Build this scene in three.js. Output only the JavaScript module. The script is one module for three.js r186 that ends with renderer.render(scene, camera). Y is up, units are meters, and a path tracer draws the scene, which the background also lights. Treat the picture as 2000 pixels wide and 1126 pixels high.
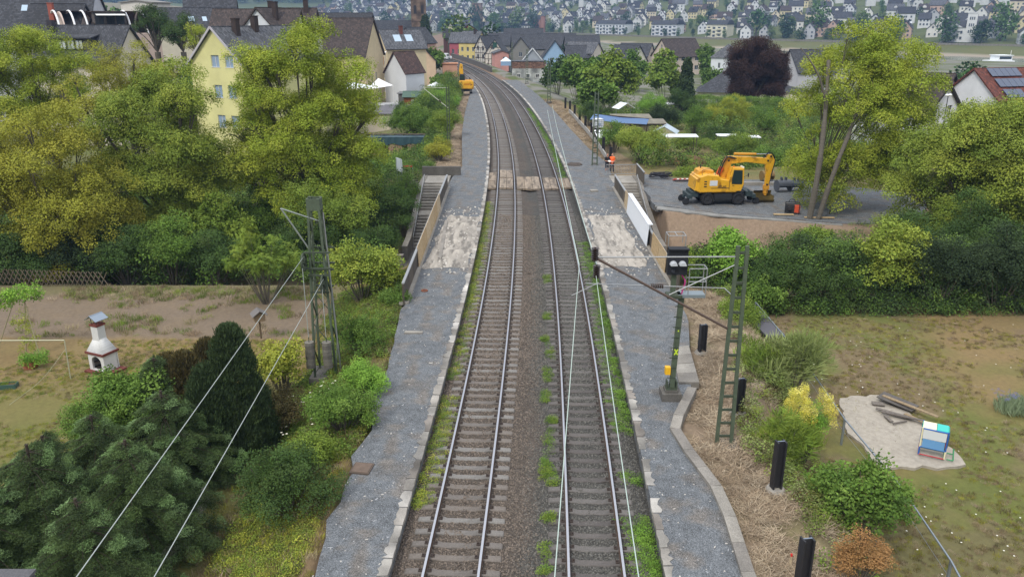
import * as THREE from 'three';
import { MarchingCubes } from 'three/addons/objects/MarchingCubes.js';

// ---------- camera, sky, sun, exposure ----------
const scene = new THREE.Scene();
const camera = new THREE.PerspectiveCamera(39.74, 1024 / 576, 0.5, 6000);
camera.position.set(0, 14.33, 0);
camera.lookAt(0, 14.33 - 34.255, -100);          // 18.9 degrees down
const renderer = new THREE.WebGLRenderer({ antialias: true });
renderer.toneMapping = THREE.LinearToneMapping;
renderer.toneMappingExposure = 1.45;
renderer.shadowMap.enabled = true;
{ // bright overcast sky, brighter towards the zenith, soft cloud structure
  const w = 256, h = 128, d = new Float32Array(w * h * 4);
  for (let j = 0; j < h; j++) for (let i = 0; i < w; i++) {
    const el = ((j + 0.5) / h - 0.5) * Math.PI, az = (i / w) * Math.PI * 2, s = Math.max(0, Math.sin(el));
    const c = 1 + 0.07 * Math.sin(az * 3 + Math.sin(el * 9) * 2) * Math.cos(el * 7) * Math.cos(el);
    const L = 1.1 * (0.24 + 0.95 * s) * c, k = (j * w + i) * 4;
    d[k] = L * 0.97; d[k + 1] = L * 0.995; d[k + 2] = L * 1.05; d[k + 3] = 1;
  }
  const t = new THREE.DataTexture(d, w, h, THREE.RGBAFormat, THREE.FloatType);
  t.mapping = THREE.EquirectangularReflectionMapping; t.magFilter = THREE.LinearFilter; t.needsUpdate = true;
  scene.background = t; scene.environment = t;
}
const sun = new THREE.DirectionalLight(new THREE.Color(1, 0.95, 0.86), 1.5);
sun.position.set(-70, 150, 60); sun.target.position.set(0, 0, -60);
sun.castShadow = true; sun.shadow.radius = 24; sun.shadow.mapSize.set(2048, 2048);
Object.assign(sun.shadow.camera, { left: -200, right: 200, top: 250, bottom: -250, near: 1, far: 700 });
scene.add(sun, sun.target);
scene.fog = new THREE.FogExp2(new THREE.Color(0.36, 0.58, 1.0), 0.00025);

// ---------- helpers ----------
const R = (d) => (d * Math.PI) / 180, lerp = (a, b, t) => a + (b - a) * t, clamp = (x, a, b) => Math.min(b, Math.max(a, x));
const sst = (a, b, x) => { const t = clamp((x - a) / (b - a), 0, 1); return t * t * (3 - 2 * t); };
function Rng(s) { return () => { s = (s + 0x6d2b79f5) | 0; let t = Math.imul(s ^ (s >>> 15), 1 | s); t = (t + Math.imul(t ^ (t >>> 7), 61 | t)) ^ t; return ((t ^ (t >>> 14)) >>> 0) / 4294967296; }; }
const rnd = Rng(7), rr = (a, b, r = rnd) => a + (b - a) * r(), pick = (a, r = rnd) => a[Math.floor(r() * a.length)];
const hash = (x, y, s = 0) => { let h = Math.imul(x | 0, 374761393) ^ Math.imul(y | 0, 668265263) ^ Math.imul(s | 0, 974634541); h = Math.imul(h ^ (h >>> 13), 1274126177); return ((h ^ (h >>> 16)) >>> 0) / 4294967296; };
function vnoise(x, y, s = 0, per = 0) {
  let xi = Math.floor(x), yi = Math.floor(y); const fx = x - xi, fy = y - yi, u = fx * fx * (3 - 2 * fx), v = fy * fy * (3 - 2 * fy);
  const w = (k) => (per ? ((k % per) + per) % per : k);
  return lerp(lerp(hash(w(xi), w(yi), s), hash(w(xi + 1), w(yi), s), u), lerp(hash(w(xi), w(yi + 1), s), hash(w(xi + 1), w(yi + 1), s), u), v);
}
function fbm(x, y, s = 0, oct = 4, per = 0) { let a = 0.5, t = 0, n = 0; for (let i = 0; i < oct; i++) { t += a * vnoise(x, y, s + i, per); n += a; a *= 0.5; x *= 2; y *= 2; per *= 2; } return t / n; }
const V3 = (x, y, z) => new THREE.Vector3(x, y, z);
const used = {};
function numbered(n) { const k = (used[n] = (used[n] ?? -1) + 1); return k ? n + '_' + String(k).padStart(3, '0') : n; }

// textures: tileable, from noise
function tex(size, fn, srgb = true) {
  const d = new Uint8Array(size * size * 4);
  for (let j = 0; j < size; j++) for (let i = 0; i < size; i++) { const c = fn(i / size, j / size), k = (j * size + i) * 4; for (let q = 0; q < 3; q++) d[k + q] = clamp(c[q] * 255, 0, 255); d[k + 3] = 255; }
  const t = new THREE.DataTexture(d, size, size); t.wrapS = t.wrapT = THREE.RepeatWrapping; t.magFilter = THREE.LinearFilter; t.minFilter = THREE.LinearMipmapLinearFilter; t.generateMipmaps = true;
  if (srgb) t.colorSpace = THREE.SRGBColorSpace; t.needsUpdate = true; return t;
}
const gray = (v) => [v, v, v];
// grain: fine speckle around mid tones (multiplies the base colour)
const T = {
  grain: tex(512, (u, v) => gray(0.70 + 0.30 * (0.55 * fbm(u * 16, v * 16, 1, 5, 16) + 0.45 * hash(u * 512, v * 512, 5)))),
  coarse: tex(512, (u, v) => gray(0.62 + 0.38 * (0.6 * fbm(u * 6, v * 6, 2, 6, 6) + 0.4 * vnoise(u * 128, v * 128, 8, 128)))),
  stone: tex(512, (u, v) => { const n = vnoise(u * 96, v * 96, 3, 96), m = vnoise(u * 48, v * 48, 4, 48); return gray(0.45 + 0.55 * (0.5 * n + 0.3 * m + 0.2 * hash(u * 512, v * 512, 3))); }),
  plaster: tex(256, (u, v) => gray(0.86 + 0.14 * (0.7 * fbm(u * 4, v * 4, 12, 5, 4) + 0.3 * hash(u * 256, v * 256, 9)))),
  tiles: tex(256, (u, v) => { const row = Math.floor(v * 12), col = Math.floor(u * 10 + (row % 2) * 0.5), fv = v * 12 - row, fu = (u * 10 + (row % 2) * 0.5) % 1; const e = fv < 0.16 || fu < 0.08 ? 0.62 : 1; return gray(e * (0.66 + 0.34 * hash(col % 10, row, 6)) * (0.82 + 0.18 * fbm(u * 8, v * 8, 3, 3, 8))); }),
  wood: tex(256, (u, v) => gray(0.68 + 0.32 * fbm(u * 4, v * 40, 21, 3, 0) * (0.8 + 0.2 * hash(u * 256, v * 256, 2)))),
  blotch: tex(512, (u, v) => { const a = fbm(u * 5, v * 5, 31, 5, 5), b = hash(u * 512, v * 512, 7); return gray(0.5 + 0.5 * clamp(0.5 + (a - 0.5) * 1.8 + (b - 0.5) * 0.25, 0, 1)); }),
};
// platform grit: blue-grey crushed stone with rusty smudges and pale chips
T.grit = tex(1024, (u, v) => {
  const a = fbm(u * 9, v * 9, 41, 5, 9), b = fbm(u * 22, v * 22, 45, 4, 22), n = hash(u * 1024, v * 1024, 11), m = vnoise(u * 340, v * 340, 6, 340);
  let g = 0.415 + 0.26 * (m - 0.5) + 0.2 * (n - 0.5) + 0.13 * (b - 0.5); const rust = clamp((a - 0.5) * 4, 0, 1) * 0.7;
  let c = [g * lerp(0.985, 1.1, rust), g * lerp(1.01, 1.02, rust), g * lerp(1.025, 0.93, rust)];
  const chip = vnoise(u * 170, v * 170, 15, 170) * vnoise(u * 60, v * 60, 17, 60); if (chip > 0.68) c = c.map((x) => lerp(x, 0.72, clamp((chip - 0.68) * 9, 0, 0.8)));
  return c;
});
T.grime = tex(512, (u, v) => { const a = fbm(u * 6, v * 6, 171, 5, 6), b = vnoise(u * 90, v * 90, 172, 90); const d = clamp((a - 0.55) * 3.2, 0, 1) * 0.5 + (b > 0.86 ? 0.25 : 0); return [1 - d * 0.75, 1 - d * 0.85, 1 - d]; });
T.slab = tex(1024, (u, v) => {   // exposed concrete, broken, with dark tar remains
  const a = fbm(u * 18, v * 3, 51, 6, 0), b = fbm(u * 40, v * 12, 55, 4, 0), n = hash(u * 1024, v * 1024, 12);
  let g = 0.66 + 0.26 * (a - 0.5) + 0.16 * (b - 0.5) + 0.08 * (n - 0.5); const tar = clamp((fbm(u * 24, v * 4, 61, 5, 0) - 0.52) * 6, 0, 1); g = lerp(g, 0.40, tar * 0.7);
  return [g * 1.02, g * 0.985, g * 0.94];
});
const mcache = {};
function mat(hex, o = {}) {
  const k = hex + JSON.stringify({ ...o, map: o.map?.uuid, bumpMap: o.bumpMap?.uuid }); if (mcache[k]) return mcache[k];
  const P = o.transmission || o.clearcoat ? THREE.MeshPhysicalMaterial : THREE.MeshStandardMaterial;
  const m = new P({ color: hex, roughness: 0.9, ...o }); return (mcache[k] = m);
}
const withUV = (t, r) => { const c = t.clone(); c.repeat.set(1 / r, 1 / r); c.needsUpdate = true; return c; };
const TM = { grime3: withUV(T.grime, 2.6), grain2: withUV(T.grain, 2.2), coarse3: withUV(T.coarse, 3.1), coarse7: withUV(T.coarse, 7), stone3: withUV(T.stone, 3.4), plaster4: withUV(T.plaster, 4), tiles2: withUV(T.tiles, 3), wood1: withUV(T.wood, 1.1), grit6: withUV(T.grit, 6.3), slab5: withUV(T.slab, 7), blotch8: withUV(T.blotch, 8) };
const concrete = (hex) => mat(hex, { map: TM.coarse3, bumpMap: TM.coarse3, bumpScale: 0.006 });
const plaster = (hex) => mat(hex, { map: TM.plaster4, bumpMap: TM.plaster4, bumpScale: 0.004 });
const tiled = (hex) => mat(hex, { map: TM.tiles2, bumpMap: TM.tiles2, bumpScale: 0.03, roughness: 0.8 });
const wood = (hex) => mat(hex, { map: TM.wood1, bumpMap: TM.wood1, bumpScale: 0.003 });
const metal = (hex, r = 0.55, m = 0.4) => mat(hex, { roughness: r, metalness: m });

// geometry
function xf(g, x = 0, y = 0, z = 0, rx = 0, ry = 0, rz = 0) { if (rx || ry || rz) g.applyMatrix4(new THREE.Matrix4().makeRotationFromEuler(new THREE.Euler(rx, ry, rz))); return g.translate(x, y, z); }
const box = (w, h, d, x, y, z, rx, ry, rz) => xf(new THREE.BoxGeometry(w, h, d), x, y, z, rx, ry, rz);
const cyl = (r0, r1, h, x, y, z, rx, ry, rz, n = 12) => xf(new THREE.CylinderGeometry(r0, r1, h, n), x, y, z, rx, ry, rz);
const sph = (r, x, y, z, sx = 1, sy = 1, sz = 1, n = 10) => new THREE.SphereGeometry(r, n, Math.ceil(n * 0.7)).scale(sx, sy, sz).translate(x, y, z);
function bar(a, b, w, h = w, round = false) {            // beam from a to b
  const A = V3(...a), B = V3(...b), L = A.distanceTo(B), d = B.clone().sub(A).normalize(), up = Math.abs(d.y) > 0.95 ? V3(0, 0, 1) : V3(0, 1, 0), x = up.clone().cross(d).normalize(), y = d.clone().cross(x);
  const g = round ? new THREE.CylinderGeometry(w / 2, h / 2, L, 8).rotateX(Math.PI / 2) : new THREE.BoxGeometry(w, h, L);
  return g.applyMatrix4(new THREE.Matrix4().makeBasis(x, y, d).setPosition(A.add(B).multiplyScalar(0.5)));
}
const rod = (a, b, r, r2 = r) => bar(a, b, r2 * 2, r * 2, true);
const tube = (pts, r, seg = 24, n = 6) => new THREE.TubeGeometry(new THREE.CatmullRomCurve3(pts.map((p) => V3(...p))), seg, r, n);
function prism(pts, depth, bev = 0) { const s = new THREE.Shape(pts.map((p) => new THREE.Vector2(...p))); return new THREE.ExtrudeGeometry(s, { depth, bevelEnabled: bev > 0, bevelSize: bev, bevelThickness: bev, bevelSegments: 1, curveSegments: 6 }); }
// horizontal slab from a plan outline of [x, z], its top at y
const slabGeo = (pts, y, t) => prism(pts.map(([x, z]) => [x, -z]), t).rotateX(-Math.PI / 2).translate(0, y - t, 0);
function merge(list) {
  const gs = list.flat(9).map((g) => (g.index ? g.toNonIndexed() : g)); let n = 0; for (const g of gs) n += g.attributes.position.count;
  const p = new Float32Array(n * 3), q = new Float32Array(n * 3); let o = 0;
  for (const g of gs) { if (!g.attributes.normal) g.computeVertexNormals(); p.set(g.attributes.position.array, o); q.set(g.attributes.normal.array, o); o += g.attributes.position.array.length; }
  const r = new THREE.BufferGeometry(); r.setAttribute('position', new THREE.BufferAttribute(p, 3)); r.setAttribute('normal', new THREE.BufferAttribute(q, 3)); return boxUV(r);
}
function boxUV(g) {                                       // uv in metres by the face's main direction
  const p = g.attributes.position, q = g.attributes.normal, u = new Float32Array(p.count * 2);
  for (let i = 0; i < p.count; i++) { const a = Math.abs(q.getX(i)), b = Math.abs(q.getY(i)), c = Math.abs(q.getZ(i)); const X = p.getX(i), Y = p.getY(i), Z = p.getZ(i); [u[2 * i], u[2 * i + 1]] = b >= a && b >= c ? [X, Z] : a >= c ? [Z, Y] : [X, Y]; }
  g.setAttribute('uv', new THREE.BufferAttribute(u, 2)); return g;
}
function mesh(name, geo, m, parent, label) {
  const g = geo.isBufferGeometry && geo.userData.done ? geo : merge([geo]); g.userData.done = true;
  const o = new THREE.Mesh(g, m); o.castShadow = o.receiveShadow = true; o.name = parent && parent !== scene ? name : numbered(name); (parent ?? scene).add(o); if (label) o.userData.label = label; return o;
}
function tag(o, label, category, group) { o.userData.label = label; o.userData.category = category; if (group) o.userData.group = group; return o; }
function thing(name, label, category, pos = [0, 0, 0], turn = 0, group) { const o = new THREE.Group(); o.name = numbered(name); o.position.set(...pos); o.rotation.y = turn; scene.add(o); return tag(o, label, category, group); }
function struct(name, geo, m) { const o = mesh(name, geo, m); o.userData.kind = 'structure'; return o; }
function stuff(o, label, category) { o.userData.kind = 'stuff'; if (label) { o.userData.label = label; o.userData.category = category; } return o; }
function interp(tab, t) { // tab sorted by first entry descending z
  if (t >= tab[0][0]) return tab[0][1]; for (let i = 1; i < tab.length; i++) if (t >= tab[i][0]) return lerp(tab[i - 1][1], tab[i][1], (tab[i - 1][0] - t) / (tab[i - 1][0] - tab[i][0])); return tab[tab.length - 1][1];
}
// ---------- the railway line in plan: x of the right-hand track's centre over z ----------
const KN = [[0, 1.42], [-17.8, 2.29], [-35.3, 3.0], [-59, 3.44], [-87.4, 3.2], [-122.9, 1.76], [-154.8, -0.42], [-203.8, -6.0], [-271.9, -18], [-340, -34]];
const spl = (() => { // natural cubic spline
  const n = KN.length, x = KN.map((k) => -k[0]), y = KN.map((k) => k[1]), a = Array(n).fill(0), u = Array(n).fill(0);
  for (let i = 1; i < n - 1; i++) { const s = (x[i] - x[i - 1]) / (x[i + 1] - x[i - 1]), p = s * a[i - 1] + 2; a[i] = (s - 1) / p; u[i] = (6 * ((y[i + 1] - y[i]) / (x[i + 1] - x[i]) - (y[i] - y[i - 1]) / (x[i] - x[i - 1])) / (x[i + 1] - x[i - 1]) - s * u[i - 1]) / p; }
  for (let i = n - 2; i >= 0; i--) a[i] = a[i] * a[i + 1] + u[i];
  return (z) => { const t = -z; let i = 0; while (i < n - 2 && x[i + 1] < t) i++; const h = x[i + 1] - x[i], A = (x[i + 1] - t) / h, B = (t - x[i]) / h; return A * y[i] + B * y[i + 1] + ((A ** 3 - A) * a[i] + (B ** 3 - B) * a[i + 1]) * h * h / 6; };
})();
const MID = (z) => spl(clamp(z, -340, 0)) - 1.98;                 // between the tracks
const TAN = (z) => { const e = 0.5, dx = MID(z - e) - MID(z + e), L = Math.hypot(dx, 2 * e); return [dx / L, (-2 * e) / L]; };   // direction of travel away from the viewer
const AT = (z, s) => { const [tx, tz] = TAN(z); return [MID(z) - tz * s, z + tx * s]; };      // s metres to the right of the middle line
const PIN = 3.83, PINL = 3.66;                                   // platform edges
const EDGE_R = [[0, 5.3], [-17.76,6.39], [-20.56,6.57], [-22.53,6.41], [-24.77,6.04], [-26.04,5.88], [-27.5,6.49], [-29.29,7.27], [-35.56,8.48], [-39.97,8.86], [-45.45,8.87], [-50.17,8.97], [-72.18,9.18], [-80.15,9.72], [-89.96,8.65], [-107.2,7.63], [-128.4,6.64], [-154.19,4.84], [-184.78,2.08], [-400, -36]].map(([z, x]) => [z, x]);
const EDGE_L = [[0, -5.4], [-17.76,-5.36], [-20.56,-5.33], [-23.48,-5.34], [-25.96,-5.21], [-29.38,-5.25], [-34.27,-5.42], [-39.97,-5.72], [-72.67,-5.56], [-78.71,-4.93], [-102.33,-6.39], [-124.9,-7.26], [-149.22,-7.87], [-177.76,-8.33], [-230, -17], [-400, -60]];
const eR = (z) => interp(EDGE_R, z), eL = (z) => interp(EDGE_L, z);

// ---------- terrain ----------
// far bank of the river: a line from A to B; t = metres behind it
const BA = [150, -475], BB = [48, -830], BD = (() => { const dx = BB[0] - BA[0], dz = BB[1] - BA[1], L = Math.hypot(dx, dz); return [dx / L, dz / L]; })();
// shore bends: a quadratic curve in plan through three measured points
const SH = (x) => interpX([[-900, -900], [-300, -860], [0, -815], [51, -800], [110, -690], [170, -590], [205, -560], [300, -455], [420, -390], [800, -250], [1500, 0]], x);
function interpX(tab, x) { if (x <= tab[0][0]) return tab[0][1]; for (let i = 1; i < tab.length; i++) if (x <= tab[i][0]) return lerp(tab[i - 1][1], tab[i][1], (x - tab[i - 1][0]) / (tab[i][0] - tab[i - 1][0])); return tab[tab.length - 1][1]; }
const RIVER = -9, RW = 165;                                       // water level, width of the river along z
function farH(t) {  // height t metres (along -z) behind the far waterline
  return t < 0 ? RIVER - 1.5 : t < 40 ? lerp(RIVER, -5.2, t / 40) : t < 55 ? lerp(-5.2, -3.2, (t - 40) / 15) : -3.2 + 0.086 * (t - 55) + (t > 420 ? 0.06 * (t - 420) : 0);
}
function H(x, z) {
  const n = (fbm(x * 0.09, z * 0.09, 71, 3) - 0.5);
  // town level, falling towards the river
  const sh = SH(x), toRiver = z - (sh + RW);                       // >0: our side
  let town = lerp(-3, -3.6, sst(-100, -300, z)) + n * 0.5; town = lerp(RIVER - 1.5, town, sst(0, 60, toRiver));
  if (z < sh) return farH(sh - z) + (sh - z > 70 ? n * 5 * sst(70, 160, sh - z) : 0);
  const a = eL(z), b = eR(z);
  if (x >= a && x <= b) return -0.5;
  // the hill on the far left behind the houses
  const hillL = 26 * sst(60, 260, -x - 20) * sst(-140, -330, z);
  if (x > b) {
    const d = x - b; let h;
    const lawn = lerp(-0.1 - 0.03 * d, -1.5, sst(2.5, 4.6, d)) + n * 0.16;
    const pit = lerp(-0.1, -3, sst(0.0, 0.5, d));
    const yard = -0.22 + 0.04 * n;
    const garden = lerp(-0.15, -1.6, sst(1, 14, d)) + n * 0.3;
    h = lerp(lawn, pit, sst(-44.5, -48, z));
    const w = (fbm(x * 0.3, z * 0.3, 77, 2) - 0.5) * 0.7;          // uneven top of the bare slope
    const zt = -61.3 + 0.4 * clamp(x - 11.5, 0, 16) - 0.6 * w; h = lerp(h, yard, clamp((zt + 3.9 - z) / 3.9, 0, 1));
    if (z < -55 && z > -71.6 && d < 2.7) h = -3.5;                 // stair pit
    h = lerp(h, garden, sst(-80, -86, z)); h = lerp(h, Math.min(town, -1.6), sst(-110, -170, z) * sst(3, 14, d));
    if (d < 3) h = lerp(h, -0.35, 1 - sst(0.5, 3, d)) * 1 || h;
    if (z < -45 && z > -71.6 && d < 2.7) h = -3.5;
    if (z > -43 && d < 3) h = lawn;
    return h;
  }
  const d = a - x; let h;
  const slope = lerp(-0.05, -1.5, sst(0.1, 4.6, d)) + n * 0.25;
  const low = -3 + n * 0.3, up = lerp(-0.25, -2.2, sst(1.5, 16, d)) + n * 0.2;
  h = lerp(slope, low, sst(-46, -52, z) * sst(0, 0.8, d)); h = lerp(h, up, sst(-62, -78, z) * (d > 2.7 ? 1 : 1));
  if (z < -54 && z > -71.6 && d < 2.7) h = -3.5;
  h = lerp(h, Math.min(town, -1.6), sst(-120, -180, z) * sst(3, 14, d)) + hillL;
  return h;
}
// ground colours (linear)
const LC = (hex) => new THREE.Color(hex);
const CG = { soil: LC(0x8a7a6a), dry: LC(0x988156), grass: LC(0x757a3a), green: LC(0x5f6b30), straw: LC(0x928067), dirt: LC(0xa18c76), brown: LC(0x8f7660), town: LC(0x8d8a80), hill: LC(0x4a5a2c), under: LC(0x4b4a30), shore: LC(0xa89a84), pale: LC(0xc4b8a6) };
function groundColour(x, z, c) {
  const n1 = fbm(x * 0.35, z * 0.35, 81, 4), n2 = fbm(x * 1.3, z * 1.3, 85, 3), n3 = fbm(x * 0.12, z * 0.12, 88, 3); const sh = SH(x);
  if (z < sh) { const t = sh - z; if (t < 9 + n1 * 7) return c.copy(CG.shore).lerp(CG.pale, n2 * 0.5); if (t < 60) return c.copy(CG.green).lerp(CG.dry, n1 * 0.45); return c.copy(CG.hill).lerp(CG.grass, n1 * 0.7); }
  const a = eL(z), b = eR(z);
  if (x > b) {
    const d = x - b;
    if (z > -47) {
      if (d < 3.0 + n1 * 1.2) return c.copy(CG.straw).lerp(CG.dirt, sst(0.5, 0.62, n2) * 0.7).lerp(CG.grass, sst(0.55, 0.7, n1) * 0.35);
      c.copy(CG.dry).lerp(CG.grass, sst(0.38, 0.62, n3 * 0.6 + n1 * 0.4)); c.lerp(CG.brown, sst(0.48, 0.62, n1) * 0.7); const g = sst(-32, -17, z - (x - 16) * 0.3); return c.lerp(CG.green, g * sst(0.35, 0.55, n2 * 0.5 + n1 * 0.5) * 0.5);
    }
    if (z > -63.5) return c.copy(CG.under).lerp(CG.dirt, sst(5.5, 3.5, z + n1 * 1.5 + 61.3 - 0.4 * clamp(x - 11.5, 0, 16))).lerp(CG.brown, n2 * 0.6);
    if (z > -150) return c.copy(d < 3.5 ? CG.straw : CG.green).lerp(CG.dry, n1 * 0.9);
    return c.copy(CG.town).lerp(CG.green, sst(0.4, 0.6, n1));
  }
  if (x < a) {
    const d = a - x;
    if (z > -48) {
      if (d < 4.2) return c.copy(CG.brown).lerp(CG.dry, n1).lerp(CG.green, sst(0.4, 0.6, n2) * 0.6);
      c.copy(CG.grass).lerp(CG.dry, sst(-27, -37, z + (x + 20) * 0.15 + (n1 - 0.5) * 10) * 0.9 + 0.1); c.lerp(CG.soil, sst(-37.6, -38.6, z + (n1 - 0.5) * 1.6) * 0.95); return c.lerp(CG.grass, sst(-44.5, -45.5, z + (n1 - 0.5) * 2) * 0.5).lerp(CG.dry, n2 * 0.3);
    }
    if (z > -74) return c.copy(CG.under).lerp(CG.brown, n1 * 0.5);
    if (d < 2.2 + n1) return c.copy(CG.straw).lerp(CG.dirt, n2);
    return c.copy(CG.green).lerp(CG.town, sst(-110, -140, z) * 0.8).lerp(CG.dry, n1 * 0.4);
  }
  return c.copy(CG.brown);
}
{
  const axis = (segs) => { const o = []; for (const [a, b, s] of segs) { const n = Math.max(1, Math.round(Math.abs(b - a) / s)); for (let i = 0; i < n; i++) o.push(a + ((b - a) * i) / n); } o.push(segs.at(-1)[1]); return o; };
  const xs = axis([[-2200, -900, 160], [-900, -300, 40], [-300, -60, 8], [-60, -34, 0.8], [-34, 34, 0.26], [34, 60, 0.8], [60, 300, 8], [300, 900, 30], [900, 2200, 160]]);
  const zs = axis([[40, -8, 4], [-8, -90, 0.26], [-90, -130, 0.7], [-130, -330, 4], [-330, -1000, 10], [-1000, -2200, 80]]);
  const nx = xs.length, nz = zs.length, p = new Float32Array(nx * nz * 3), cl = new Float32Array(nx * nz * 3), uv = new Float32Array(nx * nz * 2), idx = new Uint32Array((nx - 1) * (nz - 1) * 6), c = new THREE.Color();
  for (let j = 0; j < nz; j++) for (let i = 0; i < nx; i++) {
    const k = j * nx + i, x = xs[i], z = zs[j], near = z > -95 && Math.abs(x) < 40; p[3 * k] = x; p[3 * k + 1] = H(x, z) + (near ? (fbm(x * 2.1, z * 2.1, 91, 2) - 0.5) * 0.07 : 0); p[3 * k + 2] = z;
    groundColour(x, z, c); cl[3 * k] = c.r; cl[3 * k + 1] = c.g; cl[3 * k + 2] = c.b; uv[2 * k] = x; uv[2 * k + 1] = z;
  }
  let o = 0; for (let j = 0; j < nz - 1; j++) for (let i = 0; i < nx - 1; i++) { const k = j * nx + i; idx.set([k, k + 1, k + nx, k + 1, k + nx + 1, k + nx], o); o += 6; }
  const g = new THREE.BufferGeometry(); g.setAttribute('position', new THREE.BufferAttribute(p, 3)); g.setAttribute('color', new THREE.BufferAttribute(cl, 3)); g.setAttribute('uv', new THREE.BufferAttribute(uv, 2)); g.setIndex(new THREE.BufferAttribute(idx, 1)); g.computeVertexNormals();
  g.userData.done = true;
  struct('ground', g, mat(0xffffff, { vertexColors: true, map: TM.grain2, bumpMap: TM.grain2, bumpScale: 0.03, roughness: 1 }));
}
{ // the river
  const pts = [], n = 40; const X = []; for (let i = 0; i <= n; i++) X.push(-600 + (2000 * i) / n);
  for (const x of X) pts.push([x, SH(x) - 6]); for (const x of X.reverse()) pts.push([x, SH(x) + RW + 8]);
  const wv = tex(256, (u, v) => gray(fbm(u * 8, v * 8, 95, 4, 8)), false); wv.repeat.set(1 / 14, 1 / 30);
  struct('river', slabGeo(pts, RIVER, 0.4), mat(0x6d7568, { roughness: 0.16, bumpMap: wv, bumpScale: 0.35 }));
}

// ---------- track formation ----------
function sweep(profile, z0, z1, step, closed = true) {   // profile of [s, y] swept along the line
  const n = Math.max(1, Math.round(Math.abs(z1 - z0) / step)), m = profile.length, p = [], uv = [], idx = []; let L = 0, last;
  for (let i = 0; i <= n; i++) {
    const z = lerp(z0, z1, i / n); const [x, zz] = AT(z, 0); if (last) L += Math.hypot(x - last[0], zz - last[1]); last = [x, zz]; let W = 0;
    for (let k = 0; k < m; k++) { const [s, y] = profile[k]; if (k) W += Math.hypot(s - profile[k - 1][0], y - profile[k - 1][1]); const q = AT(z, s); p.push(q[0], y, q[1]); uv.push(W, L); }
  }
  for (let i = 0; i < n; i++) for (let k = 0; k < m - (closed ? 0 : 1); k++) { const a = i * m + k, b = i * m + ((k + 1) % m); idx.push(a, b, a + m, b, b + m, a + m); }
  const g = new THREE.BufferGeometry(); g.setAttribute('position', new THREE.Float32BufferAttribute(p, 3)); g.setAttribute('uv', new THREE.Float32BufferAttribute(uv, 2)); g.setIndex(idx); const f = g.toNonIndexed(); f.computeVertexNormals(); f.userData.done = true; return f;
}
{ // ballast bed
  const S = []; for (let s = -4.3; s <= 4.31; s += 0.2) S.push(s);
  const Zs = []; for (let z = -6; z > -110; z -= 0.2) Zs.push(z); for (let z = -110; z > -330; z -= 1.5) Zs.push(z);
  const m = S.length, p = [], uv = [], cl = [], idx = [], ca = LC(0x73685e), cb = LC(0x64625d), c = new THREE.Color();
  const bedY = (s, z) => { const t = Math.min(Math.abs(Math.abs(s) - 1.98), 9), mid = Math.exp(-((s / 0.5) ** 2)); return -0.225 - 0.16 * sst(1.35, 2.1, t) * (Math.abs(s) > 1.98 ? 1 : 0.4) - 0.05 * mid + (fbm(s * 3, z * 3, 101, 2) - 0.5) * 0.07; };
  for (const z of Zs) for (const s of S) { const q = AT(z, s); p.push(q[0], bedY(s, z), q[1]); uv.push(q[0], q[1]); c.copy(ca).lerp(cb, sst(-0.3, 0.5, s + (fbm(z * 0.5, s, 103, 3) - 0.5) * 1.6)).multiplyScalar(0.8 + 0.3 * fbm(s * 1.2, z * 0.4, 105, 3)); cl.push(c.r, c.g, c.b); }
  for (let i = 0; i < Zs.length - 1; i++) for (let k = 0; k < m - 1; k++) { const a = i * m + k; idx.push(a, a + 1, a + m, a + 1, a + m + 1, a + m); }
  const g = new THREE.BufferGeometry(); g.setAttribute('position', new THREE.Float32BufferAttribute(p, 3)); g.setAttribute('uv', new THREE.Float32BufferAttribute(uv, 2)); g.setAttribute('color', new THREE.Float32BufferAttribute(cl, 3)); g.setIndex(idx); g.computeVertexNormals(); g.userData.done = true;
  struct('ballast_bed', g, mat(0xffffff, { vertexColors: true, map: TM.stone3, bumpMap: TM.stone3, bumpScale: 0.05, roughness: 1 }));
  // loose stones on the bed
  const stone = new THREE.IcosahedronGeometry(0.5, 0); { const a = stone.attributes.position; for (let i = 0; i < a.count; i++) { const k = 0.75 + 0.5 * hash(a.getX(i) * 99, a.getY(i) * 99, a.getZ(i) * 99); a.setXYZ(i, a.getX(i) * k * 1.2, a.getY(i) * k * 0.8, a.getZ(i) * k); } stone.computeVertexNormals(); }
  const N = 105000, im = new THREE.InstancedMesh(stone, mat(0xffffff, { roughness: 1 }), N), r = Rng(11), M4 = new THREE.Matrix4(), Q = new THREE.Quaternion(), E = new THREE.Euler(), sc = V3(), ps = V3(); let k = 0;
  while (k < N) {
    const u = r(), z = -12 - 48 * Math.pow(u, 1.35), s = rr(-3.75, 3.75, r), q = AT(z, s); const big = z > -30 ? rr(0.035, 0.068, r) : rr(0.05, 0.085, r);
    ps.set(q[0], bedY(s, z) + big * 0.1, q[1]); sc.set(big, big * 0.8, big); E.set(r() * 6, r() * 6, r() * 6); im.setMatrixAt(k, M4.compose(ps, Q.setFromEuler(E), sc));
    c.copy(ca).lerp(cb, sst(-0.3, 0.5, s + (r() - 0.5) * 0.9)).multiplyScalar(0.55 + 0.75 * r()); im.setColorAt(k, c); k++;
  }
  im.name = 'ballast'; stuff(im, 'loose grey and brown ballast stones between the rails', 'ballast'); scene.add(im);
}
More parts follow.
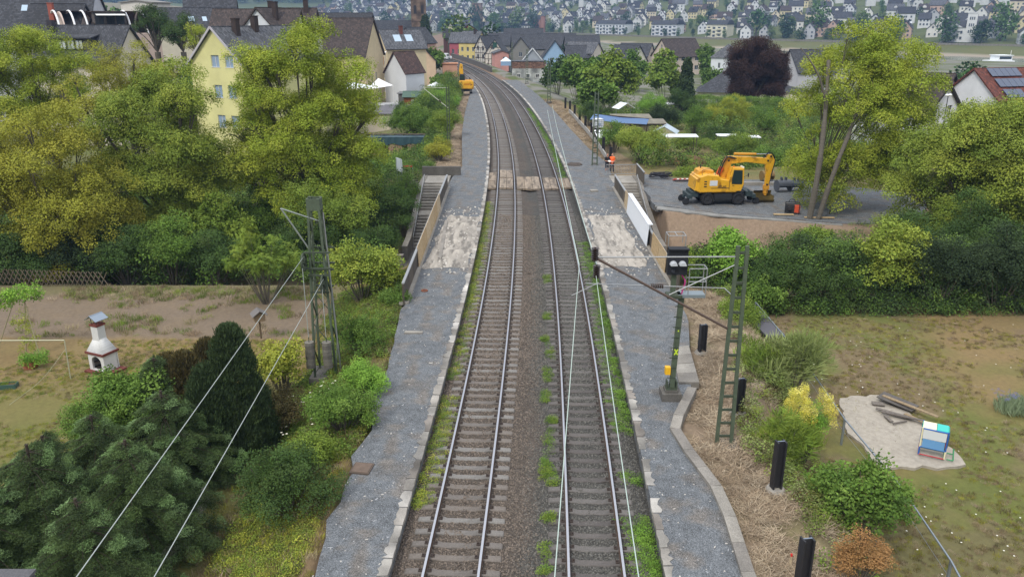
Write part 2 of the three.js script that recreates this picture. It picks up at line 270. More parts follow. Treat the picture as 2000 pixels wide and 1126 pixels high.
// ---------- the two tracks ----------
const steel = metal(0xc4c5ca, 0.35, 1), rust = mat(0x5a4639, { map: TM.grain2 });
{
  // sleeper: concrete, dipped in the middle, with rail seats
  const half = [[0, 0.165], [0.42, 0.168], [0.55, 0.205], [0.95, 0.205], [1.02, 0.2], [1.28, 0.185], [1.3, 0.17], [1.3, 0]];
  const prof = [...half.map(([x, y]) => [-x, y]).reverse().slice(0, -1), ...half];
  const g1 = prism(prof, 0.2, 0.025).translate(0, 0, -0.1); const clip = [];
  for (const s of [-1, 1]) for (const o of [-0.13, 0.13]) { clip.push(box(0.11, 0.055, 0.13, s * 0.7535 + o, 0.225, 0)); clip.push(cyl(0.02, 0.02, 0.05, s * 0.7535 + o * 1.15, 0.27, 0, 0, 0, 0, 6)); }
  const gs = merge([g1]), gf = merge(clip); gs.userData.done = gf.userData.done = true;
  const light = [0x8b8681, 0x827b75, 0x938f8a, 0x877e76].map((h) => concrete(h)), dark = [0x736d69, 0x6a6461, 0x7b7672].map((h) => concrete(h)), mf = mat(0x3c322d);
  const railP = (o) => [[-0.062, -0.172], [0.062, -0.172], [0.062, -0.158], [0.012, -0.135], [0.009, -0.045], [0.036, -0.034], [0.036, -0.004], [0.03, 0], [-0.03, 0], [-0.036, -0.004], [-0.036, -0.034], [-0.009, -0.045], [-0.012, -0.135], [-0.062, -0.158]].map(([s, y]) => [s + o, y]);
  const defs = [[-1.98, light, 'railway track with brownish sleepers beside the bank of trees and shrubs', 'railway_track'], [1.98, dark, 'railway track with dark grey sleepers beside the light signal', 'railway_track']];
  for (const [cs, ms, label, nm] of defs) {
    const t = thing(nm, label, 'railway track'); t.userData.group = 'the pair of railway tracks';
    for (const o of [-0.7535, 0.7535]) { const rl = mesh('rail', sweep(railP(cs + o), -5, -330, 1.5), rust, t); mesh('running_surface', sweep([[cs + o - 0.034, 0.003], [cs + o + 0.034, 0.003], [cs + o + 0.034, -0.003], [cs + o - 0.034, -0.003]], -5, -330, 1.5), steel, rl); }
    let z = -8, i = 0; const rest = [], fast = [];
    while (z > -215) {
      const [tx, tz] = TAN(z), q = AT(z, cs), a = Math.atan2(-tx, -tz) ; const jit = (hash(i, cs * 9) - 0.5) * 0.05;
      if (z < -13 && z > -185) { const o = mesh('sleeper', gs, ms[Math.floor(hash(i, 7, cs * 10) * ms.length)], t); o.position.set(q[0] , -0.385 + 0, q[1] + jit); o.rotation.y = a; }
      else rest.push(gs.clone().rotateY(a).translate(q[0], -0.385, q[1]));
      if (z > -120) fast.push(gf.clone().rotateY(a).translate(q[0], -0.385, q[1] + jit));
      z -= 0.6 * -tz; i++;
    }
    stuff(mesh('sleepers_beyond', rest, ms[0], t)); stuff(mesh('rail_fastenings', fast, mf, t));
  }
}
// ---------- platforms ----------
const PY = 0.15;
function coping(parent, sgn, zFrom, zTo, seed) {          // pale, broken edge stones
  const r = Rng(seed), ms = [0xc6c1b8, 0xb4aea5, 0xd4cfc7, 0xa49c93].map((h) => mat(h, { map: TM.blotch8, bumpMap: TM.coarse3, bumpScale: 0.01 })); let z = zFrom, k = 0; const rest = [];
  while (z > zTo) {
    const L = rr(0.7, 1.25, r), s0 = sgn > 0 ? PIN : -PINL, far = z < -115, pts = [], n = far ? 2 : 5; if (r() < 0.05 && !far) { z -= L * 0.6; continue; }
    for (let i = 0; i <= n; i++) pts.push(AT(z - (L - 0.04) * (i / n), s0 - sgn * (0.02 + r() * 0.03)));
    for (let i = n; i >= 0; i--) pts.push(AT(z - (L - 0.04) * (i / n) - (r() - 0.5) * 0.05, s0 + sgn * (far ? 0.24 : rr(0.13, 0.3, r))));
    if (sgn < 0) pts.reverse(); const g = slabGeo(pts, PY + 0.012 + r() * 0.02, 0.14);
    if (k < 290 && !far) { mesh('coping_stone', g, pick(ms, r), parent); k++; } else rest.push(g); z -= L;
  }
  if (rest.length) stuff(mesh('coping_beyond', rest, ms[0], parent));
}
function platform(name, sgn, zFar) {
  const inner = [], outer = []; for (let z = -4; z > zFar; z -= 2.5) inner.push(AT(z, sgn > 0 ? PIN : -PINL)); inner.push(AT(zFar, sgn > 0 ? PIN : -PINL));
  for (let z = -4; z > zFar; z -= 0.9) outer.push([(sgn > 0 ? eR(z) : eL(z)) + (z > -41 ? (fbm(z * 1.3, sgn, 111, 3) - 0.5) * 0.7 : 0) * (sgn > 0 && z > -36 ? 0 : 1), z]); outer.push([sgn > 0 ? eR(zFar) : eL(zFar), zFar]);
  const pts = [...inner, ...outer.reverse()]; const p = struct(name, slabGeo(pts, PY, 0.75), mat(0xf0f2f6, { map: TM.grit6, bumpMap: TM.grit6, bumpScale: 0.007, roughness: 1 }));
  coping(p, sgn, -11, zFar, sgn + 50); return p;
}
const platR = platform('platform', 1, -190), platL = platform('platform', -1, -172);
function patch(name, pts, y, m, t = 0.03) { return struct(name, slabGeo(pts, y, t), m); }
const slabM = mat(0xf0eeea, { map: TM.slab5, bumpMap: TM.slab5, bumpScale: 0.012 });
function jag(pts, amp, seed, n = 8) { const o = []; pts.forEach((p, i) => { const q = pts[(i + 1) % pts.length]; for (let k = 0; k < n; k++) { const t = k / n, e = k ? (fbm(i * 9 + t * 6, seed, 115, 3) - 0.5) * amp : 0, L = Math.hypot(q[0] - p[0], q[1] - p[1]); o.push([lerp(p[0], q[0], t) + ((q[1] - p[1]) / L) * e, lerp(p[1], q[1], t) - ((q[0] - p[0]) / L) * e]); } }); return o; }
patch('broken_concrete_slab', jag([[-4.61,-58.36], [-2.4,-57.71], [-2.52,-45.15], [-5.37,-45.05]], 0.7, 1, 22), PY + 0.018, slabM);
patch('broken_concrete_slab', jag([[5.75,-58.19], [8.19,-58.36], [8.01,-45.45], [5.11,-45.15]], 0.7, 2, 22), PY + 0.018, slabM);
{ const k = thing('slab_rib', 'long concrete rib across the broken slab beside the plywood boards', 'concrete rib', [-4.62,-51.82].toSpliced(1, 0, PY + 0.04)); mesh('rib', box(0.22, 0.07, 9.5, 0, 0, 0, 0, 0.035), concrete(0xa9a39b), k); }

// concrete panels of the track crossing
{
  const t = thing('track_crossing', 'pale concrete slab crossing laid between the rails of both tracks', 'crossing'), ms = [0xd2c4b4, 0xdccfc0, 0xc8baa9, 0xcfc2b4].map((c) => mat(c, { map: TM.slab5, bumpMap: TM.slab5, bumpScale: 0.008 })), r = Rng(5);
  const put = (s0, s1, za, zb) => { const n = Math.max(1, Math.round((s1 - s0) / 0.62)); for (let i = 0; i < n; i++) { const a = lerp(s0, s1, i / n) + 0.015, b = lerp(s0, s1, (i + 1) / n) - 0.015; mesh('crossing_panel', slabGeo([AT(za + rr(-0.25, 0.1, r), a), AT(za + rr(-0.25, 0.1, r), b), AT(zb + rr(-0.1, 0.25, r), b), AT(zb + rr(-0.1, 0.25, r), (a + b) / 2), AT(zb + rr(-0.1, 0.25, r), a)], -0.012 + r() * 0.03, 0.16), pick(ms, r), t); } };
  for (const [a, b, z0, z1] of [[-3.64, -2.86, -69, -72.3], [-3.64, -2.86, -72.4, -76.4], [-2.58, -1.36, -69, -73.6], [-2.58, -1.36, -73.7, -77.6], [-1.02, 1.06, -68.6, -74.2], [1.36, 2.6, -68.6, -73.8], [2.86, 3.8, -69.2, -73.6]]) put(a, b, z0, z1);
}
// ---------- stairs down to the underpass, one each side ----------
const conc = concrete(0x9b958c), concD = concrete(0x77736d), concP = concrete(0xb4aea4), parapetM = mat(0x6b6256, { map: TM.coarse3, roughness: 0.7 }), railM = metal(0xa5a7a8, 0.5, 0.6), ply = [0xe0c498, 0xd9bb8d, 0xe6cda6].map((h) => wood(h));
function stairs(sgn, xi, label) {                                 // xi: x of the parapet; the flight lies on its outer side
  const t = thing('staircase', label, 'staircase', [xi, 0, -58]), w = 2.05, X = (u) => sgn * u;
  let y = PY, z = -70.6 + 58; mesh('landing', box(w + 0.2, 0.3, 3.4, X(w / 2 + 0.1), PY - 0.15, z - 1.7), concP, t);
  for (let i = 0; i < 20; i++) { if (i === 10) { mesh('landing', box(w, 0.3, 1.3, X(w / 2 + 0.1), y - 0.15, z + 0.65), concP, t); z += 1.3; } y -= 0.158; mesh('step', merge([box(w, 0.165, 0.47, X(w / 2 + 0.1), y - 0.0825, z + 0.225), box(w, 0.4, 0.3, X(w / 2 + 0.1), y - 0.32, z + 0.1)]), i % 3 ? conc : concP, t); z += 0.435; }
  mesh('floor', box(w + 1.5, 0.25, 6, X(w / 2 + 0.4), y - 0.27, z + 3), concD, t);
  // outer side wall follows the flight
  const zt = -73.9 + 58, pr = [[zt, 0.2], [-12.2, 0.2], [-7.9, -0.9], [z + 0.5, -2.0], [z + 3, -2.05], [z + 3, -3.6], [zt, -3.6]].map(([a, b]) => [-a, b]);
  mesh('side_wall', prism(pr, 0.42).rotateY(Math.PI / 2).translate(X(w + 0.3) - 0.21, 0, 0), conc, t);
  mesh('handrail', [rod([X(w + 0.02), 0.95, -12.3], [X(w + 0.02), -2.2, z], 0.03), ...[0, 1, 2, 3, 4, 5].map((k) => rod([X(w + 0.02), lerp(0.95, -2.2, k / 5), lerp(-12.3, z, k / 5)], [X(w + 0.02), lerp(0.1, -3.1, k / 5), lerp(-12.3, z, k / 5)], 0.02))], railM, t);
  mesh('inner_wall', box(0.3, 3.55, 19, X(-0.12), -1.72, -11 + 0.5 + 6), concD, t);
  return t;
}
const STL = stairs(-1, -5.72, 'concrete staircase beside the trees going down behind plywood boards'), STR = stairs(1, 9.06, 'concrete staircase beside the gravel yard going down behind a white sheet');
function parapet(x, zs, label) {
  const t = thing('parapet', label, 'parapet', [x, PY, 0]), ms = [0x6b6256, 0x75695b, 0x625a50].map((h) => mat(h, { map: TM.coarse3, roughness: 0.75 })); let k = 0;
  for (let z = zs[0]; z > zs[1] + 0.2; z -= 2.05) { const L = Math.min(2.0, z - zs[1]); mesh('panel', box(0.07, 1.0, L, 0, 0.55, z - L / 2), ms[k++ % 3], t); mesh('post', box(0.09, 1.1, 0.07, 0, 0.55, z + 0.02), parapetM, t); }
  mesh('handrail', box(0.14, 0.07, zs[0] - zs[1], 0, 1.12, (zs[0] + zs[1]) / 2), railM, t); mesh('plinth', box(0.5, 0.16, zs[0] - zs[1], 0, 0.02, (zs[0] + zs[1]) / 2), concP, t); return t;
}
parapet(-5.62, [-38.9, -68.4], 'dark panelled parapet along the staircase next to the trees');
parapet(8.92, [-40.5, -68.4], 'dark panelled parapet along the staircase next to the gravel yard');
{ // plywood boards leaning on the parapets
  const put = (x, z, L, h, i, lab) => { const t = thing('plywood_board', lab, 'board', [x, PY, z], 0, 'plywood boards on the parapets'); mesh('sheet', xf(box(0.025, h, L, 0, h / 2, 0), 0, 0, 0, 0, 0, x < 0 ? 0.05 : -0.05), ply[i % 3], t); };
  for (let i = 0; i < 6; i++) put(-5.5, -46.3 - i * 2.52, 2.5, 1.32, i, 'bare plywood board, ' + ['first', 'second', 'third', 'fourth', 'fifth', 'sixth'][i] + ' of the row beside the tree-side staircase, counted from the pulley mast');
  for (let i = 0; i < 3; i++) put(8.8, [-45, -47.4, -60.2][i], 2.3, 1.3, i, ['bare plywood board by the signal end of the parapet', 'bare plywood board between another board and the white sheet', 'bare plywood board at the crossing end of the white sheet'][i]);
  const s = tag(mesh('white_sheet', [box(0.03, 1.45, 9.4, 8.72, 0.95, -54.2, 0, 0, -0.07), box(0.3, 0.03, 9.4, 8.86, 1.68, -54.2)], mat(0xe6ebf2, { roughness: 0.6 })), 'white plastic sheet hung over the parapet by the gravel yard', 'sheet');
}
{ // railings and walls at the stair heads
  const t = thing('stair_railing', 'grey barred railing at the head of the gravel yard staircase', 'railing', [9.0, PY, -74.1]); const b = [];
  mesh('top_rail', box(2.9, 0.06, 0.06, 1.25, 1.0, 0), railM, t); mesh('bottom_rail', box(2.9, 0.05, 0.05, 1.25, 0.12, 0), railM, t); for (let i = 0; i <= 20; i++) mesh('bar', box(0.028, 0.9, 0.028, -0.15 + i * 0.14, 0.55, 0), railM, t);
  mesh('side_panel', box(0.07, 1.05, 4.4, 2.65, 0.55, 2.2), parapetM, t); mesh('side_rail', box(0.12, 0.06, 4.4, 2.65, 1.1, 2.2), railM, t);
  const w = tag(mesh('head_wall', box(3.6, 1.2, 0.3, -6.6, 0.35, -74.25), concD), 'dark weathered concrete wall behind the tree-side stair head', 'wall');
  const l = tag(mesh('retaining_wall', [box(3.2, 1.4, 0.3, -9.4, -2.6, -54.6), box(3.3, 0.1, 0.42, -9.4, -1.86, -54.6)], conc), 'low concrete wall at the foot of the tree-side staircase', 'wall');
}
// ---------- small things on the platforms ----------
{
  const P = (n, l, c, p) => thing(n, l, c, p);
  let t = P('access_cover', 'square rusty access cover lying on the blue-grey platform grit', 'cover', [-4.96,0.15,-23]); t.rotation.y = -0.15; mesh('frame', box(0.66, 0.05, 0.66, 0, 0.02, 0), mat(0x6b5d52, { map: TM.grain2 }), t); mesh('lid', box(0.56, 0.05, 0.56, 0, 0.035, 0), mat(0x7d6b5e, { map: TM.grain2 }), t);
  t = P('concrete_plank', 'grey concrete plank lying on the platform beside the weeds', 'plank', [-4.64,0.15,-34.91]); mesh('plank', box(0.85, 0.07, 0.22, 0, 0.035, 0, 0, -0.05), concP, t);
  t = P('concrete_block', 'pale concrete block lying on the platform near the crossing', 'block', [6.97,0.15,-66.81]); mesh('block', box(0.62, 0.14, 0.5, 0, 0.07, 0, 0, 0.2), concP, t);
  t = P('drain_ring', 'rusty drain hole ring in the platform grit', 'drain', [-4.76,0.15,-40.97]); mesh('ring', new THREE.TorusGeometry(0.15, 0.045, 6, 14).rotateX(Math.PI / 2).translate(0, 0.02, 0), mat(0x7a4a36), t); mesh('cap', cyl(0.13, 0.13, 0.02, 0, 0.012, 0), mat(0x2a201c), t);
  t = P('stone_mound', 'round dark mound of stone on the platform by the crossing', 'mound', [6.26,0.15,-79.57]); { const g = new THREE.SphereGeometry(0.75, 14, 8, 0, 6.3, 0, 1.6).scale(1.1, 0.32, 0.9); const a = g.attributes.position; for (let i = 0; i < a.count; i++) a.setY(i, a.getY(i) * (0.7 + 0.6 * vnoise(a.getX(i) * 4, a.getZ(i) * 4, 3))); g.computeVertexNormals(); mesh('mound', g, mat(0x6d625a, { map: TM.stone3 }), t); }
  // white flakes of plaster and litter scattered over the grit: too many to count
  const r = Rng(21), g = []; for (let i = 0; i < 520; i++) { const left = r() < 0.5, z = -14 - 50 * Math.pow(r(), 1.3), a = left ? eL(z) : AT(z, PIN)[0], b = left ? AT(z, -PINL)[0] : eR(z); const x = lerp(a, b, r()); if (left && z < -45) continue; const s = rr(0.012, 0.04, r) * (r() < 0.06 ? 2 : 1); g.push(box(s * rr(0.6, 3.2, r), 0.012, s, x, PY + 0.012, z, 0, r() * 6, (r() - 0.5) * 0.2)); }
  for (let i = 0; i < 420; i++) { const left = r() < 0.5, z = rr(-43.5, -61, r), u = r(), x = left ? lerp(-5.3, AT(z, -PINL)[0], u) : lerp(AT(z, PIN)[0], 8.6, u), s = rr(0.03, 0.11, r); g.push(box(s * rr(0.8, 2, r), s * 0.5, s, x, PY + 0.03, z, r(), r() * 6, r())); }
  stuff(mesh('plaster_flakes', g, mat(0xbdb8b0)), 'small white plaster flakes scattered over the platform grit', 'debris');
}
// ---------- kerb wall, slabs and posts on the signal side ----------
{
  const ln = [[6.31,-17.74], [6.48,-20.23], [6.46,-21.86], [6.06,-24.06], [5.88,-25.56], [6.21,-26.57], [7.22,-28.9]];
  ln.unshift([ln[0][0] - 0.1, -12]); const t = thing('kerb_wall', 'low winding concrete kerb wall along the signal platform', 'kerb', [0, 0, 0]), w = 0.36, ms = [0xa8a299, 0x9c968e, 0xb0aaa0].map(concrete);
  for (let i = 0; i < ln.length - 1; i++) { const [a, b] = [ln[i], ln[i + 1]], L = Math.hypot(b[0] - a[0], b[1] - a[1]), n = Math.max(1, Math.round(L / 1.3)); for (let k = 0; k < n; k++) { const p = [lerp(a[0], b[0], k / n), lerp(a[1], b[1], k / n)], q = [lerp(a[0], b[0], (k + 0.985) / n), lerp(a[1], b[1], (k + 0.985) / n)], nx = -(q[1] - p[1]) / Math.hypot(q[0] - p[0], q[1] - p[1]) * w / 2, nz = (q[0] - p[0]) / Math.hypot(q[0] - p[0], q[1] - p[1]) * w / 2; mesh('kerb_stone', slabGeo([[p[0] - nx, p[1] - nz], [q[0] - nx, q[1] - nz], [q[0] + nx, q[1] + nz], [p[0] + nx, p[1] + nz]], 0.27 - (i % 2) * 0.004, 0.6), ms[(i + k) % 3], t); } }
  const s = thing('cable_duct_cover', 'row of pale concrete duct covers on the platform behind the signal', 'duct cover', [0, 0, 0]); const c = [[7.17,-32.95], [7.99,-33.25], [7.61,-29.37], [6.78,-29.37]];
  for (let k = 0; k < 4; k++) { const A = [lerp(c[0][0], c[3][0], k / 4), lerp(c[0][1], c[3][1], k / 4)], B = [lerp(c[1][0], c[2][0], k / 4), lerp(c[1][1], c[2][1], k / 4)], C = [lerp(c[1][0], c[2][0], (k + 0.97) / 4), lerp(c[1][1], c[2][1], (k + 0.97) / 4)], D = [lerp(c[0][0], c[3][0], (k + 0.97) / 4), lerp(c[0][1], c[3][1], (k + 0.97) / 4)]; mesh('cover_slab', slabGeo([A, D, C, B], 0.24 + 0.006 * (k % 2), 0.3), [concP, conc][k % 2], s); }
  // dark H-section posts
  const hp = (h) => merge([box(0.05, h, 0.26, -0.13, h / 2, 0), box(0.05, h, 0.26, 0.13, h / 2, 0), box(0.24, h, 0.05, 0, h / 2, 0)]), blk = mat(0x26262a, { roughness: 0.55 }), cap = metal(0x8d98a6, 0.4, 0.7);
  const posts = [[[8.55,-0.05,-33.07], 1.35, 'dark steel post beside the grey covers behind the signal'], [[8.64,-0.05,-27.29], 1.45, 'dark steel post half hidden behind the ladder mast'], [[8.48,-0.1,-22.18], 1.75, 'dark steel post in dry straw in front of the yellow shrub'], [[7.59,-0.1,-17.26], 1.75, 'dark steel post next to the orange-brown shrub']];
  for (const [p, h, l] of posts) { const t = thing('steel_post', l, 'post', p, 0.15, 'dark steel posts'); mesh('section', hp(h), blk, t); mesh('cut_end', box(0.24, 0.012, 0.04, 0, h + 0.004, 0), cap, t); mesh('footing', cyl(0.28, 0.34, 0.1, 0, 0.02, 0, 0, 0, 0, 9), concP, t); }
  const far = [[1113, 210], [1118, 220], [1123, 227], [1130, 240], [1140, 250], [1149, 262], [1158, 274], [1170, 290], [1182, 310], [1104, 200], [1096, 195], [1194, 328]]; const r = Rng(3);
  const P3 = [[8.6,0.1,-131.06], [8.99,0.1,-126.02], [9.27,0.1,-120.07], [9.45,0.1,-112.93], [9.69,0.1,-106.57], [9.88,0.1,-99.96], [9.99,0.1,-94.09], [9.99,0.1,-87.44], [9.96,0.1,-80.44]];
  P3.forEach((p, i) => { const t = thing('barrier_post', 'dark post of the barrier above the garden sheds, number ' + ['one', 'two', 'three', 'four', 'five', 'six', 'seven', 'eight', 'nine'][i] + ' counted towards the two workers', 'post', p, 0, 'posts of the barrier above the gardens'); mesh('section', hp(1.7), blk, t); });
  const t2 = thing('barrier_wall', 'low white concrete wall between the barrier posts', 'wall'); for (let i = 1; i < P3.length - 1; i++) { mesh('wall_board', bar([P3[i][0] - 0.1, 0.3, P3[i][2] - 0.12], [P3[i + 1][0] - 0.1, 0.3, P3[i + 1][2] + 0.12], 0.14, 0.5), concrete(0xc6c4be), t2); }
  tag(mesh('barrier_rail', P3.slice(0, 6).map((p, i) => rod([p[0] + 0.1, 1.3, p[2]], [P3[i + 1][0] + 0.1, 1.3, P3[i + 1][2]], 0.025)), mat(0x3a3330)), 'thin dark rail joining the barrier posts', 'rail');
}
// ---------- masts, signal, wires ----------
const green = mat(0x66745f, { map: TM.grain2, roughness: 0.6, metalness: 0.2 }), greenD = mat(0x535e4c, { map: TM.grain2, roughness: 0.65, metalness: 0.2 }), wireM = metal(0xb9c0bd, 0.5, 0.4), insul = mat(0x3a2c26, { roughness: 0.35 });
function latticeMast(p, h, wb, wt, label, ladder = false, group) {
  const t = thing('lattice_mast', label, 'mast', p, 0, group), d = ladder ? 0.14 : 1, W = (y) => lerp(wb, wt, y / h) / 2, c = 0.09, C = [[-1, -1], [1, -1], [1, 1], [-1, 1]];
  const pt = ([a, b], y) => [a * W(y), y, b * W(y) * d];
  if (ladder) { for (const a of [-1, 1]) mesh('leg', bar([a * W(0), 0, 0], [a * W(h), h, 0], 0.12, 0.1), green, t); for (let y = 0.35; y < h; y += 0.52) mesh('rung', box(W(y) * 2, 0.09, 0.05, 0, y, 0), greenD, t); }
  else {
    for (const k of C) mesh('leg', bar(pt(k, 0), pt(k, h), c, c), green, t); let y = 0.2, i = 0;
    while (y < h - 0.8) { const s = W(y) * 2.1 + 0.25, y2 = Math.min(y + s, h - 0.45); for (let f = 0; f < 4; f++) { const a = C[f], b = C[(f + 1) % 4]; mesh('brace', i % 2 ? bar(pt(a, y), pt(b, y2), 0.055, 0.02) : bar(pt(b, y), pt(a, y2), 0.055, 0.02), greenD, t); } y = y2; i++; }
    mesh('head_plate', [box(wt + 0.14, 0.5, 0.03, 0, h - 0.25, wt / 2 + 0.05), box(wt + 0.14, 0.5, 0.03, 0, h - 0.25, -wt / 2 - 0.05), box(0.03, 0.5, wt + 0.1, wt / 2 + 0.06, h - 0.25, 0), box(0.03, 0.5, wt + 0.1, -wt / 2 - 0.06, h - 0.25, 0)], green, t);
  }
  mesh('footing', box(wb + 0.45, 0.5, ladder ? 0.7 : wb + 0.45, 0, -0.2, 0), concD, t); return t;
}
{ // pulley mast beside the shrubs
  const t = latticeMast([-8.25, -0.85, -32.6], 8.0, 0.95, 0.42, 'tall green four-legged lattice mast with pulleys and hanging weights among the shrubs');
  const fr = (y, w) => mesh('bracket', [box(w, 0.07, 0.08, 0.05, y, 0.45), box(w, 0.07, 0.08, 0.05, y, -0.4)], greenD, t); fr(5.75, 1.1); fr(5.05, 1.05); fr(4.75, 0.9); fr(4.0, 0.8);
  for (const [x, y] of [[-0.52, 5.35], [0.22, 4.4]]) { const k = mesh('tension_wheel', [new THREE.TorusGeometry(0.36, 0.05, 6, 20).rotateY(Math.PI / 2).translate(x, y, 0.5), cyl(0.12, 0.12, 0.16, x, y, 0.5, 0, 0, Math.PI / 2), ...[0, 1, 2, 3].map((i) => box(0.04, 0.68, 0.05, x, y, 0.5, (i * Math.PI) / 4))], greenD, t); }
  for (const [x, y] of [[-0.5, 5.2], [0.25, 4.3]]) mesh('cable', rod([x, y, 0.85], [x, 1.9, 0.85], 0.016), wireM, t);
  for (const x of [-0.5, 0.25]) { const k = mesh('weight_rod', rod([x, 0.6, 0.85], [x, 2.1, 0.85], 0.02), greenD, t); for (let i = 0; i < 8; i++) mesh('weight', cyl(0.2, 0.2, 0.14, x, 0.75 + i * 0.15, 0.85, 0, 0, 0, 14), concrete(i % 3 ? 0x8f8a80 : 0x7f7a72), t); }
  mesh('strut', [rod([-0.3, 5.8, 0.2], [-1.15, 7.75, 0.9], 0.035), rod([-1.15, 7.75, 0.9], [0.15, 7.0, 0], 0.03)], metal(0xa9b1ab), t); mesh('ladder_pipe', tube([[0.36, 7.4, 0.1], [0.5, 4, 0.2], [0.62, 1.2, 0.3], [0.66, 0, 0.3]], 0.03), railM, t);
  const W = (n, a, b, sag, r, l, m = wireM) => tag(mesh(n, tube([a, [(a[0] + b[0]) / 2, (a[1] + b[1]) / 2 - sag, (a[2] + b[2]) / 2], b], r, 24, 5), m), l, 'wire');
  W('tension_wire', [-8.75, 4.75, -32.1], [-7.0, 5.6, -7], 0.02, 0.011, 'taut pale wire running from the upper pulley above the spruces');
  W('tension_wire', [-8.0, 3.75, -32.1], [-5.9, 5.3, -7], 0.02, 0.011, 'taut pale wire running from the lower pulley above the spruces');
}
// ladder mast with its cantilever over the track
const LM = [7.55, -0.15, -25.1];
{
  latticeMast(LM, 7.35, 0.52, 0.3, 'green ladder-like lattice mast standing in dry straw by the signal', true);
  const t = thing('cantilever', 'steel cantilever arm reaching from the ladder mast over the track', 'cantilever', LM), end = [-4.75, 6.95, -0.05];
  mesh('top_tube', rod([-0.1, 6.98, 0], end, 0.025), railM, t); mesh('diagonal_tube', rod([-0.25, 4.45, 0], [-4.75, 6.9, -0.05], 0.045), mat(0x54443b, { roughness: 0.5 }), t); mesh('stay', rod([-0.1, 6.75, 0], [-2.3, 5.65, -0.02], 0.02), railM, t);
  const ins = (p, n) => mesh('insulator', [rod(p, [p[0], p[1] - 0.5, p[2]], 0.03), ...Array.from({ length: 6 }, (_, i) => cyl(0.13, 0.1, 0.045, p[0], p[1] - 0.06 - i * 0.075, p[2], 0, 0, 0, 14))], insul, t);
  ins([-4.82, 7.3, -0.05]); ins([-4.75, 6.7, -0.05]);
  mesh('steady_arm', [rod([-0.2, 5.55, -1], [-5.0, 5.72, -1], 0.018), rod([-0.2, 5.55, -1], [-0.1, 5.55, 0], 0.018)], railM, t); mesh('insulator', Array.from({ length: 6 }, (_, i) => cyl(0.085, 0.085, 0.04, -2.35 - i * 0.075, 5.63, -1, 0, 0, Math.PI / 2, 12)), insul, t);
  mesh('droppers', [rod([-5.0, 5.72, -1], [-4.85, 6.4, -0.4], 0.01), rod([-5.5, 5.35, -0.8], [-4.55, 5.75, -1], 0.014)], railM, t);
  const W = (a, sag, l, r = 0.011) => { const pts = []; for (let i = 0; i < a.length - 1; i++) for (let k = 0; k < 8; k++) { const u = k / 8; pts.push([lerp(a[i][0], a[i + 1][0], u), lerp(a[i][1], a[i + 1][1], u) - sag * 4 * u * (1 - u), lerp(a[i][2], a[i + 1][2], u)]); } pts.push(a.at(-1)); return tag(mesh('overhead_wire', tube(pts, r, pts.length * 2, 5), mat(0xb4c4bb, { roughness: 0.5 })), l, 'wire'); };
  const c = [LM[0] - 4.75, 0, LM[2]];
  W([[1.75, 6.1, -6], [c[0] - 0.02, 6.2, c[2]]], 0.15, 'pale green wire hanging from the cantilever insulator over the track');
  W([[0.2, 5.6, -6], [[2.26,6.38,-25.6]].flat()], 0.02, 'pale contact wire slanting across the track towards the middle');
  W([[c[0], 6.55, c[2]], [[5.26,3.18,-107]].flat()], 0.5, 'upper overhead wire sagging from the cantilever towards the distant mast', 0.02); W([[[2.26,6.38,-25.6]].flat(), [[4.66,2.51,-107]].flat()], 0.06, 'lower overhead wire running on over the track to the distant mast', 0.02);
}
for (const [p, h, l] of [[[8.24,0,-79.26], 7.3, 'thin lattice mast by the garden sheds near the two workers'], [[6.45,0,-142.51], 7.3, 'thin lattice mast on the bare bank before the tree clump'], [[3.35,-0.2,-184.96], 7.4, 'thin pale mast in front of the white wall with brick band'], [[0,-0.2,-214.69], 8, 'dark mast beside the grey gabled house'], [[-21.17,0,-278.2], 7.5, 'distant mast by the white van at the bend of the line']]) { latticeMast(p, h, 0.5, 0.3, l, true, 'distant line masts'); }
{ // faint mast on the platform side of the hedge with its arm
  const p = [-6.28,0,-87.36], t = thing('cantilever_mast', 'slender grey mast with a slanting arm beside the platform hedge', 'mast', [p[0] - 0.6, 0, p[2]]); mesh('post', [box(0.09, 7.2, 0.09, -0.13, 3.6, 0), box(0.09, 7.2, 0.09, 0.13, 3.6, 0), ...Array.from({ length: 12 }, (_, i) => box(0.3, 0.05, 0.04, 0, 0.5 + i * 0.58, 0))], greenD, t); mesh('arm', [rod([0, 4.9, 0], [-2.6, 7.0, 0], 0.035), rod([0, 7, 0], [-2.6, 7.05, 0], 0.02)], mat(0xc4c4b8), t); mesh('insulator', cyl(0.07, 0.07, 0.3, -0.85, 5.6, 0, 0, 0, 0.9), insul, t);
}
